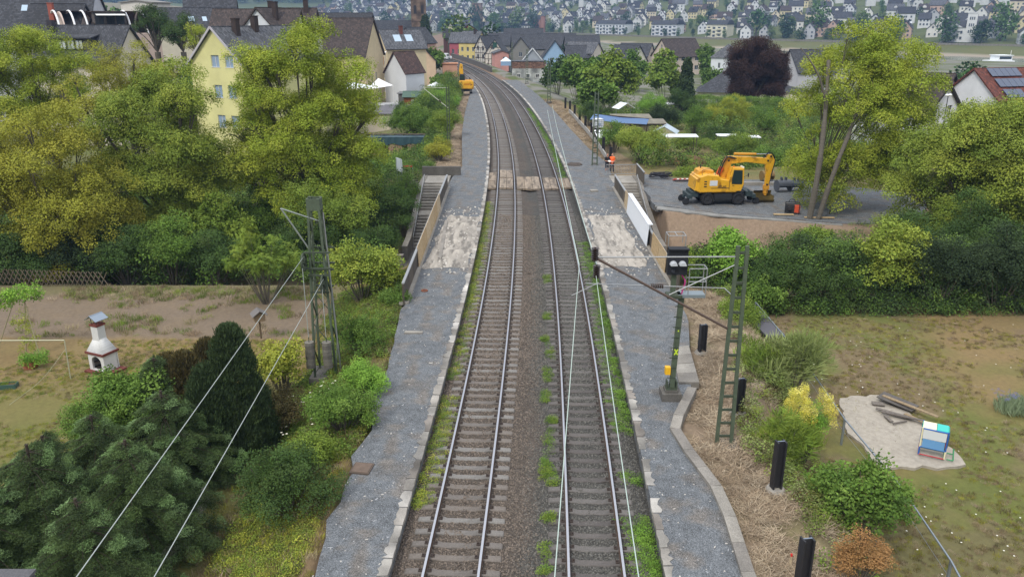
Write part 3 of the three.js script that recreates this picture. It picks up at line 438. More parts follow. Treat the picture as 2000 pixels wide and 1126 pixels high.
{ // light signal
  const B = [6.2, PY, -28.2], t = thing('light_signal', 'railway light signal with black head on a green post by the platform', 'signal', B);
  mesh('footing', [box(0.75, 0.35, 0.75, 0, 0.14, 0), box(0.5, 0.12, 0.5, 0, 0.36, 0)], concD, t);
  mesh('post', box(0.19, 3.95, 0.17, 0.1, 2.35, 0, 0, 0, -0.035), green, t); mesh('base_plate', [box(0.42, 0.05, 0.42, 0, 0.44, 0), box(0.05, 0.3, 0.3, -0.16, 0.6, 0), box(0.05, 0.3, 0.3, 0.2, 0.6, 0)], greenD, t);
  const ft = mesh('step_irons', Array.from({ length: 8 }, (_, i) => box(0.32, 0.03, 0.03, -0.03 + i * 0.016, 0.9 + i * 0.42, 0.1)), greenD, t);
  const px = mesh('painted_cross', [box(0.05, 0.26, 0.008, 0.09, 1.98, 0.095, 0, 0, 0.5), box(0.05, 0.26, 0.008, 0.09, 1.98, 0.0985, 0, 0, -0.5), box(0.05, 0.06, 0.008, 0.12, 2.85, 0.095)], mat(0xc8e23a), t, 'yellow-green cross painted on the signal post');
  mesh('yellow_box', box(0.2, 0.3, 0.22, -0.18, 1.2, 0.05), mat(0xe8b31e, { roughness: 0.5 }), t);
  mesh('walkway', [box(1.0, 0.06, 0.5, 0.5, 4.3, -0.05), box(1.0, 0.12, 0.04, 0.5, 4.28, 0.2)], metal(0x8e9aa0, 0.5, 0.5), t);
  mesh('arm', [box(0.55, 0.14, 0.18, -0.1, 4.2, 0), box(0.55, 0.1, 0.5, -0.15, 4.28, 0.05)], greenD, t); mesh('head_post', box(0.17, 1.3, 0.17, -0.17, 4.95, -0.05), green, t);
  const hd = mesh('signal_head', [box(0.74, 1.02, 0.06, -0.1, 5.62, 0.16), box(0.7, 0.98, 0.28, -0.1, 5.62, -0.01), box(0.74, 0.04, 0.16, -0.1, 6.11, 0.24)], mat(0x1b1d24, { roughness: 0.6 }), t);
  for (const x of [-0.27, 0.06]) { mesh('lamp_hood', new THREE.CylinderGeometry(0.12, 0.14, 0.26, 16, 1, false, 0, Math.PI).rotateX(Math.PI / 2).rotateZ(Math.PI / 2).translate(x, 5.52, 0.3), mat(0xb9bdc2, { side: THREE.DoubleSide }), hd); mesh('lens', cyl(0.1, 0.1, 0.05, x, 5.5, 0.2, Math.PI / 2), mat(0x333a40, { roughness: 0.15 }), hd); }
  mesh('lamp_hood', [cyl(0.055, 0.07, 0.14, -0.27, 5.27, 0.25, Math.PI / 2)], mat(0x2a2d33), hd);
  const cg = []; for (const [x, z] of [[0.35, -0.3], [1.0, -0.3], [1.0, 0.2], [0.35, 0.2]]) cg.push(rod([x, 4.33, z], [x, 5.35, z], 0.018)); for (const y of [4.85, 5.35]) cg.push(rod([0.35, y, -0.3], [1, y, -0.3], 0.018), rod([1, y, -0.3], [1, y, 0.2], 0.018), rod([0.35, y, 0.2], [1, y, 0.2], 0.018));
  mesh('guard_cage', cg, railM, t); const cb = []; for (const x of [-0.42, 0.22]) cb.push(rod([x, 6.1, -0.2], [x, 6.5, -0.2], 0.016), rod([x, 6.1, -0.75], [x, 6.5, -0.75], 0.016), rod([x, 6.5, -0.2], [x, 6.5, -0.75], 0.016)); cb.push(rod([-0.42, 6.5, -0.2], [0.22, 6.5, -0.2], 0.016), rod([-0.42, 6.5, -0.75], [0.22, 6.5, -0.75], 0.016), rod([-0.1, 6.5, -0.2], [-0.1, 6.5, -0.75], 0.016)); mesh('head_cage', cb, railM, t); mesh('cable', tube([[0.15, 5.0, -0.15], [0.25, 4.8, 0.02], [0.18, 4.5, 0.05], [0.12, 4.2, 0.05]], 0.03), mat(0xb03a78), t);
}
// ---------- foliage ----------
function quadsGeo(list) { // each [base, tip, side vector]: one folded leaf of two triangles
  const p = []; for (const [b, t, s, up] of list) { const m = b.clone().lerp(t, 0.45), l = m.clone().add(s).addScaledVector(up, 0.25 * s.length()), r = m.clone().sub(s).addScaledVector(up, 0.25 * s.length()); for (const v of [b, t, l, b, r, t]) p.push(v.x, v.y, v.z); }
  const g = new THREE.BufferGeometry(); g.setAttribute('position', new THREE.Float32BufferAttribute(p, 3)); g.computeVertexNormals(); g.userData.done = true; return g;
}
const rdir = (r) => { const z = r() * 2 - 1, a = r() * 6.2832, q = Math.sqrt(1 - z * z); return V3(q * Math.cos(a), z, q * Math.sin(a)); };
const SPRAY = {};
{
  const broad = (n, l, w, seed, flat = 0.6) => { const r = Rng(seed), o = []; for (let i = 0; i < n; i++) { const b = rdir(r).multiplyScalar(Math.cbrt(r())); b.y *= flat; const d = b.clone().multiplyScalar(0.8).add(rdir(r)).normalize(); d.y -= 0.25; d.normalize(); const L = l * rr(0.7, 1.25, r), s = d.clone().cross(V3(r() - 0.5, 1.2, r() - 0.5)).normalize().multiplyScalar(w * L), up = s.clone().cross(d).normalize(); o.push([b, b.clone().addScaledVector(d, L), s, up]); } return quadsGeo(o); };
  const fine = (n, k, l, seed) => { const r = Rng(seed), o = []; for (let i = 0; i < n; i++) { const b = rdir(r).multiplyScalar(0.35); b.y *= 0.6; const d = rdir(r); d.y = d.y * 0.5 + 0.1; d.normalize(); const side = d.clone().cross(V3(0, 1, 0)).normalize(), L = rr(0.5, 0.85, r); for (let j = 0; j < k; j++) { const u = (j + 1) / (k + 1), q = b.clone().addScaledVector(d, L * u); q.y -= 0.3 * u * u; for (const s of [-1, 1]) { const dd = side.clone().multiplyScalar(s).addScaledVector(d, 0.5).add(V3(0, -0.25 + (r() - 0.5) * 0.5, 0)).normalize(), ll = l * rr(0.8, 1.2, r); o.push([q, q.clone().addScaledVector(dd, ll), d.clone().multiplyScalar(ll * 0.26), V3(0, 1, 0)]); } } } return quadsGeo(o); };
  const needle = (seed) => { const r = Rng(seed), o = []; const twig = (b, d, L) => { const n = Math.round(L * 22); for (let i = 0; i < n; i++) { const q = b.clone().addScaledVector(d, (L * i) / n), nd = rdir(r).multiplyScalar(0.75).addScaledVector(d, 0.7).normalize(), l = 0.13; o.push([q, q.clone().addScaledVector(nd, l), nd.clone().cross(d).normalize().multiplyScalar(0.022), nd]); } };
    twig(V3(0, 0, 0), V3(0, -0.1, 1).normalize(), 1); for (let i = 1; i < 7; i++) for (const s of [-1, 1]) twig(V3(0, -0.1 * i / 7, i / 7.5), V3(s * 0.9, -0.35, 0.55).normalize(), 0.5 * (1.15 - i / 8)); return quadsGeo(o); };
  const upright = (n, l, w, seed) => { const r = Rng(seed), o = []; for (let i = 0; i < n; i++) { const a = r() * 6.28, q = Math.sqrt(r()), b = V3(Math.cos(a) * q, -0.3 * r(), Math.sin(a) * q), d = V3((r() - 0.5) * 0.9, 1, (r() - 0.5) * 0.9).normalize(), L = l * rr(0.5, 1.2, r), s = V3(Math.cos(a * 3), 0, Math.sin(a * 3)).multiplyScalar(w); o.push([b, b.clone().addScaledVector(d, L), s, V3(0, 0, 0)]); } return quadsGeo(o); };
  const straw = (seed) => { const r = Rng(seed), o = []; for (let i = 0; i < 26; i++) { const a = r() * 6.28, b = V3((r() - 0.5), 0.02 + r() * 0.12, (r() - 0.5)), d = V3(Math.cos(a), (r() - 0.35) * 0.55, Math.sin(a)).normalize(); o.push([b, b.clone().addScaledVector(d, rr(0.5, 1.3, r)), V3(-Math.sin(a), 0, Math.cos(a)).multiplyScalar(0.02), V3(0, 0, 0)]); } return quadsGeo(o); };
  SPRAY.clump = [21, 22, 23].map((s) => broad(84, 0.2, 0.4, s, 0.7)); SPRAY.broad = [1, 2, 3].map((s) => broad(44, 0.34, 0.36, s)); SPRAY.small = [4, 5, 6].map((s) => broad(85, 0.2, 0.34, s)); SPRAY.fine = [7, 8, 9].map((s) => fine(11, 5, 0.2, s)); SPRAY.needle = [10, 11].map(needle); SPRAY.upright = [12, 13].map((s) => upright(50, 1.0, 0.035, s)); SPRAY.thuja = [16, 17].map((s) => upright(70, 0.5, 0.05, s)); SPRAY.straw = [14, 15].map(straw); SPRAY.far = [18, 19].map((s) => broad(26, 0.55, 0.5, s));
}
const leafM = mat(0xffffff, { roughness: 0.85, transmission: 0.16, thickness: 0, side: THREE.DoubleSide, specularIntensity: 0.5 });
const needleM = mat(0xffffff, { roughness: 0.8, side: THREE.DoubleSide });
class Cloud { // collects spray placements, then one InstancedMesh per spray variant
  constructor(kind, seed) { this.k = kind; this.r = Rng(seed); this.items = []; }
  add(p, out, s, c) { this.items.push([p, out, s, c]); }
  build(name, parent, isStuff) {
    const geos = SPRAY[this.k], m = this.k === 'needle' || this.k === 'straw' ? needleM : leafM, M4 = new THREE.Matrix4(), Q = new THREE.Quaternion(), Z = V3(0, this.k === 'needle' ? 0 : 1, this.k === 'needle' ? 1 : 0), Q2 = new THREE.Quaternion();
    geos.forEach((g, v) => { const it = this.items.filter((_, i) => i % geos.length === v); if (!it.length) return; const im = new THREE.InstancedMesh(g, m, it.length);
      it.forEach(([p, out, s, c], i) => { Q.setFromUnitVectors(Z, out); if (this.k !== 'needle') Q.multiply(Q2.setFromAxisAngle(Z, this.r() * 6.28)); im.setMatrixAt(i, M4.compose(p, Q, V3(s, s, s))); im.setColorAt(i, c); });
      im.name = name; im.castShadow = im.receiveShadow = true; im.userData.kind = 'stuff'; parent.add(im); if (parent === scene) im.name = numbered(name); this.last = im; });
    return this.last;
  }
}
const mixCol = (cols, r, jit = 0.16) => { const c = LC(pick(cols, r)).lerp(LC(pick(cols, r)), r()); const k = 1 + (r() - 0.5) * 2 * jit; return c.multiplyScalar(k); };
function taper(pts, r0, r1, n = 7) { const g = []; const c = new THREE.CatmullRomCurve3(pts.map((p) => (p.isVector3 ? p : V3(...p)))), k = 5; for (let i = 0; i < k; i++) { const a = c.getPoint(i / k), b = c.getPoint((i + 1.02) / k > 1 ? 1 : (i + 1.02) / k); g.push(bar(a.toArray(), b.toArray(), lerp(r0, r1, i / k) * 2, lerp(r0, r1, (i + 1) / k) * 2, true)); } return g; }
const bark = mat(0x7b7468, { map: TM.wood1, bumpMap: TM.wood1, bumpScale: 0.02 });
function lobesIn(c, R, n, r, f = 0.42, low = -0.5) { const o = []; for (let i = 0; i < n; i++) { const d = rdir(r); if (d.y < low) d.y = -d.y * 0.3; const k = (1 - f) * (f < 0.3 ? rr(0.62, 1.14, r) : rr(0.93, 1.07, r)); o.push([V3(c.x + d.x * R[0] * k, c.y + d.y * R[1] * k, c.z + d.z * R[2] * k), f * rr(0.75, 1.2, r)]); } o.push([c.clone(), f * 1.25]); return o; }
function fillLobes(cloud, lobes, R, ss, dens, cols, r, up = 0.5, lowCut = -0.65) {
  for (const [c, f] of lobes) { const q = (R[0] + R[2]) / 2, lr = [R[0] * f, Math.min(R[1] * f, q * f * 0.8), R[2] * f], n = Math.round((dens * 12.57 * ((lr[0] + lr[1] + lr[2]) / 3) ** 2) / (ss * ss * 2.1)), base = mixCol(cols, r, 0.08);
    for (let i = 0; i < n; i++) { const d = rdir(r); if (d.y < lowCut) continue; const k = (r() < 0.75 ? rr(0.78, 1.06, r) : rr(0.35, 0.8, r)); const p = V3(c.x + d.x * lr[0] * k, c.y + d.y * lr[1] * k, c.z + d.z * lr[2] * k); const o = d.clone().multiplyScalar(1 - up).add(V3((r() - 0.5) * 0.7, up, (r() - 0.5) * 0.7)).normalize(); cloud.add(p, o, ss * rr(0.75, 1.25, r), base.clone().lerp(mixCol(cols, r, 0.18), 0.6)); } }
}
const COL = {
  olive: [0x9b9c36, 0xa8a63c, 0x8b9230, 0x9e9a3a], lime: [0x9caa38, 0x8ea032, 0xaeb442, 0x7e942e], mid: [0x6f8a30, 0x7d9438, 0x61792c, 0x8a983a], green: [0x5c7c2e, 0x6b8a34, 0x4f6c2a, 0x7a9440], dark: [0x46602c, 0x3d5428, 0x527030, 0x4a5c2a], deep: [0x37492a, 0x425330, 0x2f4026], yellow: [0xa0a63c, 0x909a38, 0xb0b048, 0x849436], bright: [0x78a03a, 0x86ac42, 0x6a9236], ash: [0x8fa03e, 0x7f9236, 0xa0a842, 0x708634],
  purple: [0x3d2a26, 0x48302a, 0x33241f, 0x523a30], orange: [0xa88050, 0x9a7448, 0xb48c5c, 0x907044], spruce: [0x3f5128, 0x4d6233, 0x364823, 0x566c38], thuja: [0x3f5230, 0x4a5c34, 0x364728], bronze: [0x5a5230, 0x6b5e34, 0x4f4c2c], gold: [0xe4d860, 0xd8cc54, 0xeee488, 0xb8b848], straw: [0x96826a, 0xa8967c, 0x826f58, 0xb4a48c], willow: [0x8c9a5a, 0x7d8c4e, 0x9aa46a],
};
let plantSeed = 100;
function tree(name, label, px, R, o = {}) { // px: centre of the crown
  const seed = plantSeed++, r = Rng(seed), cx = px[0], cz = px[2], gy = H(cx + (o.off ?? 0), cz) - 0.1, bx = cx + (o.off ?? 0), t = thing(name, label, 'tree', [bx, gy, cz], 0, o.group), c = V3(cx - bx, px[1] - gy, 0);
  o = { lowCut: -0.35, ...o }; const lobes = lobesIn(c, R, o.n ?? 15, r, o.f ?? 0.42, o.low), tr = o.tr ?? 0.03 * (c.y + R[1]), g = [], fork = V3(c.x * 0.35, c.y - R[1] * (o.fork ?? 0.75), 0); if (fork.y < 1) fork.y = 1;
  if (!o.trunks) g.push(taper([V3(0, 0, 0), fork.clone().multiplyScalar(0.5).add(V3(r() * 0.3, 0, 0)), fork], tr, tr * 0.75)); else for (const q of o.trunks) g.push(taper(q.map((v) => V3(v[0], v[1], v[2])), q[0][3], q.at(-1)[3] ?? 0.08));
  for (const [l] of lobes.filter((_, i) => lobes.length < 40 || i % 3 === 0)) { const m = fork.clone().lerp(l, 0.5); m.y += 0.3; g.push(taper([fork, m, l], tr * 0.18, tr * 0.04)); for (let k = 0; k < 3; k++) { const e = l.clone().add(rdir(r).multiplyScalar(R[0] * (o.f ?? 0.42) * 0.75)); g.push(taper([m.clone().lerp(l, 0.4), l.clone().lerp(e, 0.4), e], tr * 0.1, tr * 0.03)); } }
  mesh('trunk', g, o.bark ?? bark, t); const cl = new Cloud(o.kind ?? 'fine', seed); fillLobes(cl, lobes, R, o.ss ?? 0.62, o.dens ?? 0.9, COL[o.col ?? 'mid'], r, o.up ?? 0.5, o.lowCut); cl.build('crown', t); return t;
}
function bush(name, label, c, R, o = {}) {
  const seed = plantSeed++, r = Rng(seed), gy = Math.min(H(c[0], c[2]), c[1] - R[1] * 0.5) - 0.05, t = thing(name, label, o.cat ?? 'shrub', [c[0], gy, c[2]], 0, o.group), top = c[1] + R[1] - gy, cc = V3(0, top * 0.47, 0); R = [R[0], top * 0.53, R[2]];
  const lobes = lobesIn(cc, R, (o.n ?? 9) + 14, r, o.f ?? 0.29, -0.35), g = []; for (const [l] of lobes) g.push(taper([V3(l.x * 0.15, 0, l.z * 0.15), V3(l.x * 0.6, l.y * 0.5, l.z * 0.6), l], 0.03, 0.01)); mesh('stems', g, bark, t);
  const cl = new Cloud((o.kind ?? 'small') === 'small' ? 'clump' : o.kind, seed); fillLobes(cl, lobes, R, (o.ss ?? 0.34), o.dens ?? 1.0, COL[o.col ?? 'green'], r, o.up ?? 0.45, -0.8); cl.build('foliage', t); return t;
}
function hedge(name, label, a, b, w, h, o = {}) { // clipped hedge from a to b
  const seed = plantSeed++, r = Rng(seed), L = Math.hypot(b[0] - a[0], b[1] - a[1]), mx = (a[0] + b[0]) / 2, mz = (a[1] + b[1]) / 2, gy = o.y ?? H(mx, mz), t = thing(name, label, 'hedge', [mx, gy, mz], -Math.atan2(b[1] - a[1], b[0] - a[0]), o.group), ss = o.ss ?? 0.4, cl = new Cloud(o.kind ?? 'small', seed), n = Math.round((L * (w + 2 * h)) / (ss * ss * 0.7));
  for (let i = 0; i < n; i++) { const x = rr(-L / 2, L / 2, r), q = r() * (w + 2 * h), bump = (fbm(x * 0.7, q * 0.6, seed, 3) - 0.5) * 0.5 * (o.rough ?? 1); let p, d; if (q < h) { p = V3(x, q, w / 2 + bump); d = V3(0, 0.3, 1); } else if (q < h + w) { p = V3(x, h + bump, q - h - w / 2); d = V3(0, 1, 0.1); } else { p = V3(x, q - h - w, -w / 2 - bump); d = V3(0, 0.3, -1); } cl.add(p, d.add(rdir(r).multiplyScalar(0.5)).normalize(), ss * rr(0.7, 1.2, r), mixCol(COL[o.col ?? 'green'], r)); }
  mesh('stems', Array.from({ length: Math.max(2, Math.round(L / 1.2)) }, (_, i, ) => taper([V3(-L / 2 + 0.6 + i * 1.15, 0, 0), V3(-L / 2 + 0.5 + i * 1.15, h * 0.5, 0.1), V3(-L / 2 + 0.7 + i * 1.15, h * 0.9, 0)], 0.05, 0.02)), bark, t); cl.build('foliage', t); return t;
}
// ---------- big trees ----------
const BT = { kind: 'clump', ss: 0.52, f: 0.24, dens: 1.3, low: -0.92 };
tree('ash_tree', 'tall green tree in front of the dormer house and slate roofs', [-41.82,8.59,-72], [5.2, 5.6, 4.6], { ...BT, col: 'lime', n: 66, fork: 0.7 });
tree('ash_tree', 'olive tree rising in front of the pale house wall beside the yellow house', [-37.69,8.19,-80], [4.6, 5.2, 4], { ...BT, col: 'olive', n: 46, dens: 1.0, fork: 0.7 });
tree('ash_tree', 'broad olive-yellow tree over the lattice fence of the fireplace garden', [-30.3,3.02,-51.5], [5.6, 6.8, 4.6], { ...BT, col: 'olive', n: 84, fork: 0.7 });
tree('ash_tree', 'yellow-green tree with a few yellow sprigs below the yellow house', [-25.03,4.26,-58], [5.4, 8.0, 4.6], { ...BT, col: 'ash', n: 112, dens: 1.35, fork: 0.7 });
tree('ash_tree', 'largest yellow-green tree between the yellow house and the tree-side staircase', [-15.87,5.68,-61], [6.2, 9.0, 5.2], { ...BT, col: 'lime', n: 140, f: 0.205, dens: 1.3, fork: 0.6 });
tree('ash_tree', 'light tree with reaching branches beside the garden sheds', [-14.06,7.68,-70], [3.2, 4.0, 2.8], { ...BT, col: 'lime', n: 14, dens: 0.55, fork: 0.8 });
tree('ash_tree', 'slim olive tree between the two trees before the slate roofs', [-33.94,7.04,-66], [3.6, 4.6, 3], { ...BT, col: 'olive', n: 22, dens: 0.8, fork: 0.7 });
tree('round_tree', 'dark round tree before the cream house wall', [-52.06,12.35,-122], [3.4, 4.2, 3], { kind: 'clump', ss: 0.6, f: 0.28, n: 30, dens: 1.2, col: 'dark' });
tree('round_tree', 'smaller dark tree beside the dark round tree', [-47.47,11.83,-120], [2.8, 3.4, 3], { kind: 'clump', ss: 0.6, f: 0.28, n: 24, dens: 1.2, col: 'dark' });
tree('round_tree', 'bright yellow-green young tree touching the yellow gable', [-40.87,11.07,-108], [2.0, 2.8, 2], { kind: 'clump', ss: 0.5, f: 0.28, n: 18, dens: 1, col: 'lime' });
tree('maple_tree', 'shaded green tree below the largest tree beside the ivy bank', [-14.27,0.48,-57], [3.8, 3.2, 3], { col: 'mid', n: 14, kind: 'clump', ss: 0.48 });
{ // tall two-stemmed tree on the signal side
  const c = [26.96,6.32,-62]; tree('locust_tree', 'tall two-stemmed yellow-green tree in front of the rail excavator', c, [6.0, 8.2, 4.6], { ...BT, col: 'lime', n: 130, f: 0.2, dens: 1.2, off: -4.6, tr: 0.28, fork: 0.5, low: -0.8, trunks: [[[0, 0, 3.6, 0.25], [0.25, 4, 3.6], [0.6, 8, 2.6], [0.9, 11.5, 1.2, 0.12]], [[0.6, 0, 3.7, 0.22], [1.4, 4, 3.7], [2.6, 7, 2.8], [3.6, 10, 1.2, 0.1]], [[0.6, 8, 2.6, 0.09], [0, 10, 2.8], [-0.9, 11.5, 2.6], [-1.6, 12.4, 2.2, 0.03]]] });
}
tree('locust_tree', 'leafy lower branch group hanging beside the excavator arm', [24.41,1.95,-60], [2.6, 3.0, 2.2], { ...BT, col: 'ash', n: 12, dens: 0.7, tr: 0.08 });
tree('locust_tree', 'broad olive tree in front of the white wall below the solar roof', [31.98,3.05,-53], [6.6, 7.4, 5], { ...BT, col: 'ash', n: 130, fork: 0.7 });
tree('maple_tree', 'dark shaded tree under the olive tree at the lawn edge', [29.91,0.03,-48], [4.2, 3.2, 2.8], { col: 'dark', n: 11, kind: 'broad', ss: 0.5, bark: mat(0x5b554c) });
// ---------- undergrowth behind the gardens ----------
for (const [c, r, col, l] of [
  [[-31.85,-0.27,-49], 3.2, 'dark', 'dense dark shrub behind the lattice fence, near the trellis'],
  [[-28.52,-0.42,-49.5], 3.0, 'deep', 'dark shrub behind the lattice fence below the olive-yellow tree'],
  [[-25.15,-0.07,-49.5], 2.8, 'dark', 'dark green shrub between lattice fence and yellow-green tree'],
  [[-22.33,0.3,-50], 2.8, 'green', 'mid green shrub under the yellow-green tree'],
  [[-19.56,-0.22,-50], 2.5, 'dark', 'dark shrub at the corner behind the dug bed'],
  [[-35.28,0.47,-50], 3.2, 'dark', 'dark shrub at the far end of the lattice fence'],
  [[-28.87,0.84,-54], 3.2, 'mid', 'tall green shrub filling the gap between olive and yellow-green trees'],
  [[-20.65,0.97,-55], 2.8, 'mid', 'tall green shrub between the yellow-green tree and the largest tree'],
  [[-19.52,0.15,-60], 3, 'green', 'green shrub under the largest tree'],
  [[-14.96,-0.34,-55], 2.6, 'dark', 'dark shrub under the largest tree behind the pulley mast'],
  [[-14.12,1.39,-67], 2.6, 'mid', 'large green shrub beneath the largest tree near the wood store'],
  [[-15.45,0.93,-66], 2.8, 'dark', 'dark green shrub in the shade of the largest tree']
]) bush('undergrowth_shrub', l, c, [r, r * 0.75, 2.1], { col, ss: 0.46, n: 11, kind: col === 'mid' ? 'broad' : 'small', group: 'shrubs at the back of the fireplace garden' });
for (const [c, R0, col, kind, ss, l] of [
  [[-14.24,1.22,-43.5], [2.3, 2.3, 2], 'mid', 'fine', 0.42, 'round shrub with reddish tips in front of the pulley mast'], [[-8.37,0.78,-42], [2.3, 2.2, 1.9], 'ash', 'broad', 0.36, 'yellow-green shrub between the pulley mast and the parapet'],
  [[-6.21,0.03,-39.5], [0.9, 1.1, 0.8], 'green', 'small', 0.3, 'small green shrub at the end of the tree-side parapet'], [[-9.76,0.1,-62], [2.4, 2.4, 2], 'dark', 'small', 0.4, 'ivy covered mound beside the tree-side staircase'], [[-10.07,-1.19,-56], [2.2, 1.7, 1.7], 'dark', 'small', 0.38, 'dark ivy mass at the foot of the tree-side staircase'], [[-12.78,0.29,-57], [2.2, 2.0, 1.7], 'mid', 'broad', 0.4, 'leafy shrub behind the top of the pulley mast'], [[-9.52,0.3,-68], [1.5, 2.0, 1.4], 'green', 'small', 0.36, 'ivy column hanging over the stair wall'],
  [[-6.9,0.27,-33.5], [1.3, 1.25, 1.1], 'green', 'small', 0.3, 'round green shrub beside the pulley mast foot'], [[-6.19,0.65,-26], [1.55, 1.25, 1.3], 'green', 'small', 0.28, 'dark green shrub at the platform edge by the pink mark'], [[-6.97,0.47,-21.3], [1.75, 1.4, 1.4], 'dark', 'small', 0.26, 'dense dark shrub in the middle of the ivy slope'], [[-5.94,0.67,-29], [1.1, 0.75, 1.2], 'bright', 'small', 0.26, 'bright low shrub over the platform edge'], [[-6.72,0.47,-23.6], [1.0, 0.7, 0.9], 'mid', 'small', 0.26, 'low fern-like shrub between two dark shrubs'], [[-9.99,0.82,-31.5], [1.2, 1.0, 1.0], 'yellow', 'broad', 0.3, 'yellow-green low shrub beside the thujas'], [[-9.07,0.38,-28], [1.1, 0.6, 1.0], 'bronze', 'small', 0.3, 'bronze weedy shrub behind the white flowers'],
  [[12.44,0.6,-44], [2.6, 2.6, 1.7], 'bright', 'broad', 0.4, 'bright green shrub behind the ladder mast top'], [[10.24,0.29,-44], [1.2, 1.4, 1.2], 'mid', 'broad', 0.36, 'leafy shrub between parapet end and signal'], [[15.15,0,-43], [2.5, 2.3, 1.6], 'dark', 'small', 0.4, 'dark green shrub at the lawn edge between bright and pale shrubs'], [[21.49,0.91,-43.5], [2.9, 2.9, 2], 'ash', 'broad', 0.42, 'pale green shrub below the tall two-stemmed tree'], [[18.06,0,-43], [2.6, 2.3, 1.6], 'dark', 'small', 0.4, 'dark shrub before the pale green shrub'], [[24.13,0.47,-42.5], [2.9, 2.9, 1.8], 'deep', 'small', 0.42, 'deep green shrub at the lawn edge under the olive tree'], [[27.43,0.47,-42.5], [3.2, 3.2, 1.8], 'deep', 'small', 0.42, 'deep shaded shrub at the far corner of the lawn'], [[24.77,0.98,-47], [3.2, 3.2, 2], 'dark', 'small', 0.42, 'tall dark shrub behind the pale green shrub'], [[28.7,1.36,-48], [3.4, 3.6, 2], 'dark', 'small', 0.42, 'tall dark shrub under the broad olive tree'], [[13.73,-0.42,-42], [1.4, 1.4, 1.2], 'green', 'broad', 0.36, 'leafy green shrub at the start of the lawn fence'], [[11.5,-0.26,-38], [1.4, 1.3, 1.2], 'mid', 'small', 0.32, 'leafy shrub around the ladder mast by the tiled strip'], [[21.99,-1.19,-56], [1.6, 1.2, 1.3], 'mid', 'broad', 0.4, 'small shrub at the foot of the two-stemmed tree'],
  [[11.87,0.21,-31], [2.2, 1.5, 1.5], 'willow', 'upright', 0.5, 'willowy grey-green shrub beside the lawn fence'], [[10.81,0.34,-31.5], [1.0, 1.0, 1.0], 'mid', 'upright', 0.45, 'slender leaved shrub between ladder mast and lawn fence'], [[9.88,0.05,-25.2], [1.3, 1.1, 1.0], 'mid', 'upright', 0.4, 'tangled weedy shrub under the yellow shrub'], [[11.03,0.34,-21.5], [1.7, 1.45, 1.2], 'green', 'broad', 0.3, 'large-leaved green shrub beside the lawn fence'], [[9.61,0.6,-18.2], [0.95, 0.7, 0.6], 'orange', 'small', 0.22, 'orange-brown withered shrub in front of the large-leaved shrub'], [[10.08,0.65,-22.5], [0.55, 0.4, 0.5], 'mid', 'small', 0.22, 'small weedy shrub beside the steel post'],
]) bush('garden_shrub', l, c, R0, { col, kind, ss });
{ // yellow-leaved shrub with upright tips
  const c = [10.93,0.65,-26.2]; bush('golden_shrub', 'golden variegated shrub with bright yellow tips beside the sand patch', [c[0], c[1] - 0.15, c[2]], [0.95, 0.9, 0.7], { col: 'bright', ss: 0.24, n: 10 });
  const t = scene.children.at(-1), cl = new Cloud('clump', 77), r = Rng(77); for (let k = 0; k < 15; k++) { const x = rr(-0.85, 0.85, r), z = rr(-0.4, 0.5, r), top = rr(2.45, 3.3, r) - Math.abs(x) * 0.35; for (let i = 0; i < 9; i++) cl.add(V3(x + (r() - 0.5) * 0.12, top - i * 0.085, z + (r() - 0.5) * 0.12), V3((r() - 0.5) * 0.5, 1, (r() - 0.5) * 0.5).normalize(), 0.17, mixCol(COL.gold, r)); } cl.build('blossoms', t);
}
// ---------- conifers in the garden corner ----------
function spruce(label, p, h, w, o = {}) {
  const seed = plantSeed++, r = Rng(seed), gy = H(p[0], p[2]) - 0.1, t = thing('spruce_tree', label, 'tree', [p[0], gy, p[2]], 0, 'spruces in the garden corner'), cl = new Cloud('needle', seed), g = [taper([V3(0, 0, 0), V3(0, h * 0.5, 0), V3(0, h, 0)], 0.14, 0.02)];
  for (let y = 0.3; y < h; y += 0.27) { const len = w * Math.pow(1 - y / h, 0.8) + 0.15, n = Math.round(5 + len * 3.4); for (let k = 0; k < n; k++) { const a = r() * 6.283, L = len * rr(0.7, 1.15, r), d = V3(Math.cos(a), 0.0, Math.sin(a)), P = (u) => V3(d.x * L * u, y + 0.25 * u * L * 0.5 - 0.34 * u * u * L, d.z * L * u); g.push(taper([P(0), P(0.5), P(0.92)], 0.014, 0.004)); const m = Math.max(2, Math.round(L / 0.22)); for (let i = 0; i < m; i++) { const u = (i + 0.7) / m, c = mixCol(i === m - 1 && r() < 0.5 ? [0x66824c, 0x738e5a] : COL[o.col ?? 'spruce'], r, 0.25); for (const s of [-0.75, 0.05, 0.75]) cl.add(P(u), V3(d.x * Math.cos(s) - d.z * Math.sin(s), -0.25 - r() * 0.35, d.x * Math.sin(s) + d.z * Math.cos(s)).normalize(), 0.36 * rr(0.8, 1.2, r), c); } } }
  mesh('trunk', g, mat(0x3a3228), t); cl.build('crown', t); return t;
}
spruce('largest dark spruce filling the garden corner below the wires', [-13.54,-1.5,-19.6], 4.6, 3.5); spruce('dark spruce standing closest to the concrete garden wall', [-11.29,-1.5,-20.54], 4.2, 3.1); spruce('spruce between the wires and the leafy garden tree', [-11.79,-1.5,-24.17], 4.0, 2.8); spruce('blue-tipped spruce at the lawn edge of the garden corner', [-15.59,-1.5,-23.4], 2.8, 2.3); spruce('small blue-green spruce beside the garden fireplace', [-13.61,-1.5,-27.74], 3.6, 1.6); spruce('dark spruce at the very bottom corner by the grey ledge', [-14.3,-1.5,-18.1], 4.2, 3.0); spruce('low spruce below the wall end', [-11.16,-1.5,-17.51], 4.2, 2.5); spruce('dark spruce in the middle of the garden corner', [-13.4,-1.5,-22.66], 3.9, 2.8);
